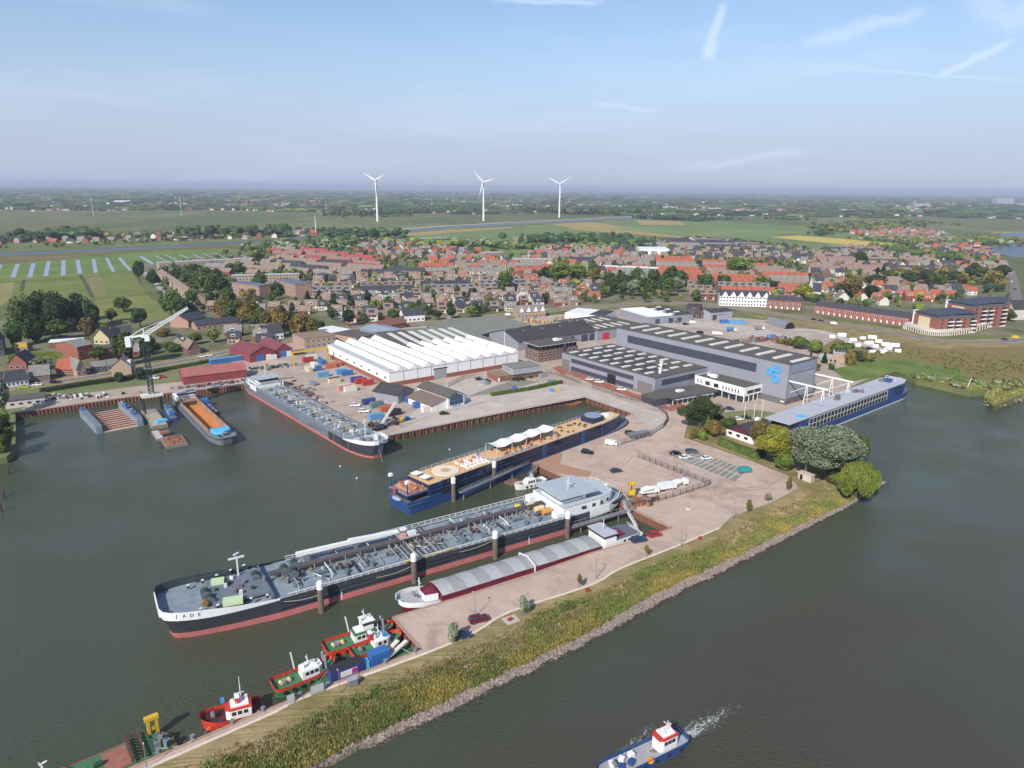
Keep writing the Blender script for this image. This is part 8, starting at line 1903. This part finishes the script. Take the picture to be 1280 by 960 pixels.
# ------ dry dock, scrap pontoons, crane
f=Frame(G(121,543,0),G(184,533,0));f.L-=1;f.rz+=R(7);D_=31;DKB=P('dock_steel',(120,134,146),var=.2,scale=.5,rough=.7)
t=thing('floating_dry_dock','floating dry dock with ribbed timber floor between two steel side walls','dry dock',(f.o.x,f.o.y,0),f.rz)
m=MB(P('dock_floor',(196,172,156),var=.15,scale=.5));m.box(2.2,f.L-2.2,0,D_,-.5,.5);m.build('floor',t)
for k in range(9):m=MB(P('dock_beam',(128,86,74),var=.2));m.box(2.3,f.L-2.3,1.5+k*3.3,2.1+k*3.3,.51,1.0);m.build('keel_block',t)
for x in(0,f.L-2.2):m=MB(DKB);m.box(x,x+2.2,-.3,D_,-.5,3.2);w_=m.build('side_wall',t);rail(w_,[(x+.1,0,3.2),(x+.1,D_,3.2)],1,2.5,GREYM,pw=.1);rail(w_,[(x+2.1,0,3.2),(x+2.1,D_,3.2)],1,2.5,GREYM,pw=.1)
for k in range(5):m=MB((BLUEC,DKB,HBLU)[k%3]);m.rbox((f.L-1.1,8+k*5,3.2),(1.3,1.8,1.4),.2*k);m.build('deck_housing',t)
m=MB(BLUEC);m.rbox((1.1,D_-2,3.2),(1.2,1.4,1.2));m.build('deck_housing',t)
def raft(A,B_,D2,h,lab,hullm,deckm,name='pontoon'):
 f=Frame(G(*A,h),G(*B_,h));f.rz=R(36);t=thing(name,lab,'pontoon',(f.o.x,f.o.y,0),f.rz);m=MB(hullm);m.box(0,f.L,0,D2,-.5,h-.1);m.build('hull',t);m=MB(deckm);m.box(.2,f.L-.2,.2,D2-.2,h-.09,h);m.build('deck',t);return f,t
PG=P('pontoon_grey',(128,124,118),var=.2,scale=.5);SCR=P('scrap_rust',(160,96,66),col2=(.22,.12,.08),var=.3,scale=.8,rough=.9)
fc,t=raft((190,533),(210,531),27,1.6,'grey pontoon under the portal of the tall crane',PG,P('pontoon_deck',(166,154,136),var=.15,scale=.5))
m=MB(TARP);m.rbox((4.5,5,1.61),(4.5,3.2,.7),.2);m.build('cyan_cover',t)
f2,t=raft((208,558),(234,552),12,1.2,'rusty scrap filled pontoon at the end of the left quay',PG,SCR)
rg=random.Random(9);m=MB(SCR)
for k in range(60):m.rbox((rg.uniform(2,f2.L-1.5),rg.uniform(1.5,10.5),1.2),(rg.uniform(.4,1.8),rg.uniform(.3,1),rg.uniform(.1,.5)),rg.uniform(0,3))
tag(m.build('scrap_load',t),kind='stuff')
f3,t=raft((196,549),(205,547),12,1.0,'narrow white grey pontoon left of the scrap pontoon',PG,P('pontoon_pale',(180,176,172),var=.1));m=MB(SCR);m.rbox((4,6,1),(3.4,2.4,.9));m.build('scrap_bin',t)
f4,t=raft((213,523),(221,521),20,1.6,'blue work pontoon between the crane and open barge',HBLU,PG)
for k in range(4):m=MB((BLUEC,DKB)[k%2]);m.rbox((1.4,3+k*4,1.61),(2.0,2.4,2.2),.1*k);m.build('deck_cabin',t)
f5,t=raft((262,516),(270,513),24,1.4,'narrow blue and grey pontoon right of the open barge',HNAVY,PG);m=MB(BLUEC);m.rbox((1.8,16,1.41),(2.8,3.4,2.4));m.build('deck_cabin',t)
for k in range(3):m=MB(BLUEC);m.rbox((1.6,3+k*3,1.41),(1.6,1.4,.8),k);m.build('deck_gear',t)
cp=fc.at(4.6,22.0,0);t=thing('harbour_crane','tall harbour crane with a dark lattice tower and long white jib','crane',(cp.x,cp.y,1.62),fc.rz)
m=MB(P('portal_white',(214,208,200),var=.06));m.box(-4.3,4.3,-2.4,2.4,7.2,8.2);m.build('portal_platform',t)
DT=P('tower_dark',(44,58,60),var=.15)
for x in(-3.7,3.7):
 for y in(-2,2):m=MB(DT);m.bar((x,y,0),(x,y,7.2),.7);m.build('portal_leg',t)
def lattice(m,a,b,w1,n,th=.16,w2=None):
 a,b=Vector(a),Vector(b);d=b-a;q=d.to_track_quat('Z','Y');w2=w2 or w1;c=[q@Vector((sx,sy,0))for sx,sy in((1,1),(-1,1),(-1,-1),(1,-1))]
 pt=lambda u,k:a+d*u+c[k%4]*((w1+(w2-w1)*u)/2)
 for k in range(4):m.bar(pt(0,k),pt(1,k),th*1.4)
 for i in range(n):
  for k in range(4):m.bar(pt(i/n,k),pt((i+1)/n,k+1),th);m.bar(pt((i+1)/n,k),pt((i+1)/n,k+1),th)
m=MB(DT);lattice(m,(0,0,8.4),(0,0,34),1.9,14,.2);m.build('lattice_tower',t)
m=MB(GREYM);m.box(-1.8,1.8,-1.8,1.8,20,20.3);m.build('service_platform',t)
hub=Vector((0,0,34.0));m=MB(RAILW);m.cyl((0,0,34),1.4,1.2,12);m.build('slewing_ring',t)
jd=Vector((math.cos(R(12)-fc.rz),math.sin(R(12)-fc.rz),0));tip=hub+jd*19+Vector((0,0,12.5));back=hub-jd*6.5+Vector((0,0,-1.0))
m=MB(RAILW);lattice(m,hub+Vector((0,0,1)),tip,1.5,15,.2,.8);m.build('jib',t)
m=MB(RAILW);m.bar(hub+Vector((0,0,1)),back+Vector((0,0,1)),1.3,.8);m.bar(hub+Vector((0,0,4)),back+Vector((0,0,1)),.3);m.bar(hub+Vector((0,0,1)),hub+Vector((0,0,4)),.4);m.bar(hub+Vector((0,0,4)),hub+jd*10+Vector((0,0,7.5)),.15);m.build('counter_jib',t)
m=MB(RAILW);m.rbox(back-Vector((0,0,3.0)),(2.2,2.6,4.4),math.atan2(jd.y,jd.x));m.build('counterweight',t)
m=MB(RAILW);m.rbox(hub+jd*1.6+Vector((-.6,-1.4,-1.4)),(2,1.5,2.2),math.atan2(jd.y,jd.x));m.build('cabin',t)
a,b=G(367,458),G(411,452);f=Frame(a,b);t=thing('gantry_crane','yellow gantry crane spanning the far end of the container yard','gantry crane',(a.x,a.y,LAND),f.rz);H_=8;m=MB(YEL);m.bar((0,0,H_),(f.L,0,H_),.8,1.0);m.build('girder',t)
for x in(0,f.L):
 for y in(-1.8,1.8):m=MB(YEL);m.bar((x,y,0),(x,y*.2,H_),.4);m.build('leg',t)
t=thing('quay_crane','small grey crane with a slanting boom beside the white tanker bow','crane',G(474,537),R(40));m=MB(TYRE);m.rbox((0,0,0),(5,3,.9));m.build('tracks',t);m=MB(CLADD);m.rbox((0,0,.91),(3.4,2.4,1.6));m.build('cab',t);m=MB(RAILW);lattice(m,(1,0,2),(7,-2,11),.7,8,.12);m.build('boom',t)
# wind turbines -------------------------------------------------------
def turbine(bx,by,hx,hy,ang0,lab):
 p=G(bx,by);H_=HT(bx,by,hy);t=thing('wind_turbine',lab,'wind turbine',p,R(-8),'white wind turbines beyond the canal');s_=SC(bx,by);m=MB(WHITE);m.cyl((0,0,0),3.2,H_-2,14,r2=1.8);m.build('tower',t)
 m=MB(WHITE);m.box(-2.2,2.2,-4.5,6,H_-2.2,H_+2.2);m.cyl((0,-6.2,H_-2.1),2.1,4.2,10);na=m.build('nacelle',t)
 R_=17.5*s_
 for k in range(3):
  a=R(ang0+120*k);d=Vector((math.cos(a),0,math.sin(a)));n=Vector((-d.z,0,d.x));c=Vector((0,-6.6,H_));m=MB(WHITE)
  pr_=[(0,1.0),(.15,2.1),(.3,1.9),(.7,1.2),(1,.4)];v=[]
  for u,w2 in pr_:q=c+d*(R_*u);v+=[q-n*w2+Vector((0,.35,0)),q+n*w2,q+n*w2*.2+Vector((0,-.7,0))]
  m.add(v,[(3*i+j,3*i+3+j,3*i+3+(j+1)%3,3*i+(j+1)%3)for i in range(4)for j in range(3)]+[(0,1,2),(12,14,13)]);m.build('blade',t)
turbine(472,277,472,225.5,30,'leftmost of the three white wind turbines');turbine(604.5,276,604.5,227.5,14,'middle one of the three white wind turbines');turbine(699,272,699.5,230,33,'rightmost of the three white wind turbines')
for x,y,h,lab in((395,292,38,'tall white telecom mast beside the canal on the left'),(117,271,60,'thin pale mast in the meadow at the far left'),(227,269,60,'thin pale mast in the meadow left of the telecom mast'),(408,268,50,'thin mast in the meadow left of the first turbine'),(540,263,60,'thin mast left of the middle turbine')):
 t=thing('telecom_mast',lab,'mast',G(x,y));m=MB(WHITE);m.cyl((0,0,0),1.1 if h==38 else .6,h,8,r2=.5);m.build('pole',t);m=MB(GREYM);m.cyl((0,0,h),1.3,3,8);m.build('antenna_head',t)
 # ------ lamp posts, fences, flagpoles
LP0=None
for x,y,s_,lab in((744.6,724,1,'lamp post on the grass edge left of the white kerb'),(851,684,1,'lamp post on the kerb near the inlet corner'),(841.5,588,1,'lamp post at the left of the parking bays'),(996.5,611,1,'lamp post beside the concrete shelter'),(594,771,1,'lamp post behind the maroon car'),(625.6,490,1,'lamp post left of the quay hedge'),(772,560,1,'lamp post beside the white van on the yard'),(916,652,1,'lamp post nearest the pair of quay saplings'),(682,470,1,'lamp post right of the gatehouse'),(425,866,.8,'short thin post on the walkway kerb'),(465,520,1.5,'tall white mast among the mixed containers'),(854,598,1.2,'white mast beside the white lorries'),(184,962,.8,'thin post at the bottom of the walkway')):
 if LP0 is None:
  t=LP0=thing('lamp_post','','lamp post');m=MB(GALV);m.cyl((0,0,0),.11,6,8,r2=.06);m.build('pole',t);m=MB(GALV);m.bar((0,0,5.95),(.9,0,6.05),.08);m.build('arm',t);m=MB(P('lamp_head',(190,192,190)));m.rbox((1.0,0,5.98),(.6,.24,.12));m.build('lamp_head',t)
 else:t=copy_tree(LP0)
 put(t,G(x,y),R(120),lab,'lamp posts',(s_,s_,s_))
for x,y,lab in((930,524,'left flagpole in front of the white office'),(942,523,'middle flagpole in front of the white office'),(952,521,'right flagpole in front of the white office')):
 t=thing('flagpole',lab,'flagpole',G(x,y),0,'flagpoles at the white office');m=MB(WHITE);m.cyl((0,0,0),.14,8,8,r2=.07);m.build('pole',t);m=MB(WHITE);m.blob((0,0,8.1),.16,.16,.16,6,4);m.build('finial',t)
def fence(pts,lab,h=2.0):
 t=thing('steel_fence',lab,'fence',pts[0]);o0=pts[0];FM=P('fence_dark',(74,68,70),var=.1)
 for i in range(len(pts)-1):
  a,b=pts[i]-o0,pts[i+1]-o0;d=b-a;L=d.length;k=max(1,int(L/2.8))
  for j in range(k):p=a+d*(j/k);m=MB(FM);m.bar(p,p+Vector((0,0,h+.1)),.14);m.build('post',t)
  m=MB(FM)
  for z in(.15,h):m.bar(a+Vector((0,0,z)),b+Vector((0,0,z)),.07)
  n=int(L/.35)
  for j in range(n):p=a+d*((j+.5)/n);m.bar(p+Vector((0,0,.15)),p+Vector((0,0,h)),.045)
  m.build('panel',t)
fence(px((797.5,572),(842,589),(887.5,606)),'dark steel fence with its upper run beside the parking bays');fence(px((887.5,606.5),(850,619),(813,629.5)),'dark steel fence behind the white lorries')
fence(px((740,485),(775,496.5),(805,503.5),(822,510),(832,518),(835,526),(829,535),(812,545),(795,550.5),(775,556)),'curved dark fence round the bend of the yard');fence(px((684,466),(700,470),(726,480)),'short dark fence between the gatehouse and solar hall')
fence(px((560,484),(580,474),(604,471)),'wire fence left of the gatehouse')
rg=random.Random(12)
t=thing('steel_racks','stacked galvanised racks and gangway parts at the curved fence','racks',G(800,546),R(25))
for k in range(6):m=MB(GALV);lattice(m,(-5,-1+k*.6,.4+(k%2)*.9),(5,-1+k*.6,.4+(k%2)*.9),.7,9,.1);m.build('rack',t)
for x,y,c,lab in((717,552,'cream','pale boxes on the quay beside the cruise ship gangway'),(723,549,'white','white box beside the pale boxes on the quay'),(763,529,'grey','grey steps by the cruise ship side')):
 t=thing('cargo_boxes',lab,'boxes',G(x,y));m=MB(P('container_'+c,CC[c]));m.rbox((0,0,0),(1.6,1.2,1.2),.3);m.build('box',t);m=MB(P('container_'+c,CC[c]));m.rbox((1.5,.4,0),(1,1,.8),.9);m.build('box',t)
t=thing('inspection_slab','pale concrete slab with a red mat on the grass by the quay','slab',G(639,775),R(30));m=MB(CONC);m.box(-1.8,1.8,-1.5,1.5,0,.12);m.build('slab',t);m=MB(P('mat_red',(150,50,44)));m.rbox((-.2,.1,.12),(1.3,.9,.25),.3);m.build('red_mat',t)
for x,y,c,lab in((860,637,'white','white marker block alone on the pink paving'),(875,674,'red','red marker by the kerb near the second lamp post'),(734,739,'red','red bushy marker beside the brownish sapling')):
 t=thing('marker_block',lab,'marker',G(x,y));m=MB(P('container_'+c,CC[c]));m.rbox((0,0,0),(.9,.7,.7),.4);m.build('block',t);m=MB(TYRE);m.cyl((0,0,.7),.2,.2,8);m.build('cap',t)
def heap(name,lab,A,sx,sy,n,mats,hs=(.4,1.8),seed=1,ang=.4,cat='heap'):
 rg=random.Random(seed);m=MB()
 p0=G(*A)
 for _ in range(n):m.mat(rg.choice(mats));u,v_=rg.gauss(0,sx),rg.gauss(0,sy);m.rbox((u*math.cos(ang)-v_*math.sin(ang),u*math.sin(ang)+v_*math.cos(ang),0),(rg.uniform(.5,2.4),rg.uniform(.4,1.4),rg.uniform(*hs)),rg.uniform(0,3))
 o=m.build(name,None,p0);tag(o,lab,cat,kind='stuff')
heap('scrap_heap','rusty scrap heaps behind the tall grey hall',(950,425),9,4,130,(SCR,RUSTD,GREYM));heap('scrap_heap','piled steel and gear on the west quay by the low store',(85,497),9,2.5,70,(GREYM,RAILW,RUSTD),(.3,1.2),2,.2);heap('quay_gear','dark gear and timber before the red quay shed',(275,480),10,1.2,60,(RUSTD,WOODF,GREYM),(.3,1),3,.5)
heap('quay_gear','rusty machinery on the quay end beside the lorries',(803,629),3,1.4,50,(SCR,RUSTD,GREYM),(.4,1.6),4,.4);heap('yard_gear','loose gear and timber by the grey tanker on the yard',(385,492),12,1.6,60,(RUSTD,GREYM,WOODF),(.3,.9),5,-.9);heap('yard_gear','dark equipment on the quay beside the mixed containers',(480,530),4,2,60,(TYRE,GREYM,RUSTD),(.5,1.5),6,.6);heap('yard_gear','steel frames on the west yard near the gantry crane',(345,459),6,2,40,(GREYM,DGREEN),(.5,1.4),7,.5)
heap('yard_gear','orange and yellow machines on the depot behind the grey warehouse',(690,402),18,6,60,(YEL,P('container_orange',CC['orange']),GREYM),(1,2.6),8,.3)
for i in range(16):
 x,y=((1040,422),(1052,420),(1066,426),(1078,424),(1090,423),(1060,431),(1072,433),(1086,430),(1098,428),(1094,434),(1106,432),(1110,437),(1122,440),(1118,433),(1104,441),(1090,441))[i];t=thing('storage_tent','%s of the white storage tents and boats beside the dike, counting from the left'%nth(i),'tent',G(x,y),R(-20+9*(i%4)),'white storage tents beside the dike');m=MB(WHITE if i%5 else P('tent_red',(196,120,104)));q=MB(WHITE if i%5 else P('tent_red',(0,0,0)));s6=(.5,.75,.6)[i%3];m.gable(-3.5*s6,3.5*s6,-2.2*s6,2.2*s6,0,1.2,1.2+1.2*s6,WHITE,WHITE,'x',.1,.1,q);m.build('wall',t);q.build('cover',t)
q=G(716,505.5,0);t=thing('wooden_dinghy','rusty brown boat moored in the inner corner below the quay wall','boat',q,R(20));m=MB(P('boat_brown',(158,100,66),var=.15));n=14
ring_=lambda s_,z:[(4.4*s_*math.cos(6.283*i/n)**1*1.0,1.5*s_*math.sin(6.283*i/n),z)for i in range(n)]
m.add(ring_(.8,-.3)+ring_(1,.9),[(i,(i+1)%n,(i+1)%n+n,i+n)for i in range(n)]);m.build('hull',t);m=MB(P('boat_floor',(176,120,80)));m.add(ring_(.93,.45),[tuple(range(n))]);m.build('floor',t)
f=Frame(G(1146,477,1),G(1213,491,1));t=thing('timber_jetty','low timber jetty with a white railing on the far right shore','jetty',(f.o.x,f.o.y,0),f.rz);m=MB(WOODF);m.box(0,f.L,-1.2,1.6,.7,1.0);m.build('deck',t)
for k in range(14):m=MB(RUSTD);m.cyl((k*f.L/13.5+.3,-1.3,-1),.2,2.2,6);m.build('pile',t)
rail(t,[(f.L*.5,1.4,1),(f.L*.8,1.4,1)],1.4,2,RAILW,pw=.16)
q=f.at(f.L-3,2,1);t=thing('davit_crane','small white jetty crane leaning to the right over the shore','crane',q,f.rz);m=MB(RAILW);m.bar((0,0,0),(1.6,0,7),.5,tip=.3);m.build('boom',t);m=MB(RAILW);m.cyl((0,0,0),.8,.8,10);m.build('base',t)
t=thing('small_boat','dark covered boat at the end of the timber jetty','boat',f.at(f.L+1,3.5,.3),f.rz);m=MB(CLADD);m.blob((0,0,.3),3,1.2,.9,10,5);m.build('hull',t);m=MB(CLADL);m.box(-1.4,.8,-.7,.7,1.0,1.6);m.build('cover',t)
for x,y,lab in((425,583,'tiny white float on the water left of the cruise ship stern'),(446,598,'tiny white float nearer the cruise ship stern'),(562,562,'tiny white float in the inner basin')):
 q=G(x,y,0);t=thing('mooring_float',lab,'float',(q.x,q.y,0));m=MB(WHITE);m.blob((0,0,.1),.35,.35,.3,8,5);m.build('ball',t);m=MB(TYRE);m.cyl((0,0,.35),.08,.2,6);m.build('eye',t)
m=MB(STONE);rs=random.Random(31);sp_=[G(*p,.6)for p in((1250,500),(1236,503),(1242,507),(1262,500),(1284,491),(1310,480))]
for _ in range(1500):i=rs.randrange(5);p=sp_[i].lerp(sp_[i+1],rs.random());r=rs.uniform(.4,1.0);m.blob((p.x+rs.gauss(0,1.2),p.y+rs.gauss(0,1.0)-.6,rs.uniform(-.1,1.6)),r,r,r*.6,5,3,.3,rg=rs)
tag(m.build('spit_stones'),'loose stones round the point of the spit on the right','stones',kind='stuff')
m=MB();rs=random.Random(32);se=[G(*p,1)for p in((1145,475),(1213,490),(1250,488),(1236,502),(1242,507),(1290,489))]
for _ in range(5200):
 i=rs.choice((0,1,1,1,2,3,4));p=se[i].lerp(se[i+1],rs.random())+Vector((rs.gauss(0,.6),abs(rs.gauss(0,1))*(4 if i==1 else 1.6)-.4,0));m.mat(REED[rs.choice((0,0,2,1))]);h=rs.uniform(1.4,2.8);a=rs.uniform(0,3.14);wx,wy=math.cos(a)*.35,math.sin(a)*.35;z=.3 if p.y<0 else 1.2
 m.add([(p.x-wx,p.y-wy,z),(p.x+wx,p.y+wy,z),(p.x+wx*.4,p.y+wy,z+h),(p.x-wx,p.y,z+h*.9)],[(0,1,2,3)])
tag(m.build('shore_reeds'),'reed fringe along the far right shore','reeds',kind='stuff')
def rope(A,za,B_,zb,lab,sag=.5):
 a,b=G(*A,za),G(*B_,zb);t=thing('mooring_line',lab,'rope',a);d=b-a;m=MB(P('rope_pale',(190,182,160),var=.1));m.path([d*(i/6)-Vector((0,0,sag*4*(i/6)*(1-i/6)))for i in range(7)],.09);m.build('line',t)
for a in(((262,908),2,(243,925),3,'mooring line from the orange tug bow to the walkway'),((322,888),2,(331,890),3,'short mooring line at the orange tug stern'),((410,838),2,(377,872),3,'mooring line of the long cabin tug'),((200,935),1.6,(240,926),3,'mooring line between the green barge and the walkway'),((493,803),2,(519,817),3,'mooring line from the small red tug to the quay end'),((402,742),4.6,(355,752),4.6,'mooring line from the nearest white capped pile to the tanker bow'),((518,706),5,(470,722),4.6,'mooring line from the second white capped pile to the tanker'),((619,674),5,(575,690),4.6,'mooring line from the third white capped pile to the tanker'),((478,578),5,(470,545),3,'mooring line from the white tanker bow to the quay')):rope(*a)
# ------ haze: one closed box of air
hm=bpy.data.materials.new('haze_air');hm.use_nodes=True;t=hm.node_tree
for n in list(t.nodes):t.nodes.remove(n)
o_=t.nodes.new('ShaderNodeOutputMaterial');v=t.nodes.new('ShaderNodeVolumePrincipled')
v.inputs['Color'].default_value=(.66,.73,.92,1);v.inputs['Density'].default_value=8.5e-5;v.inputs['Anisotropy'].default_value=0.0
t.links.new(v.outputs[0],o_.inputs['Volume'])
mb=MB(hm);mb.box(-41000,41000,-2500,43000,-5,150)
tag(mb.build('haze'),kind='stuff')
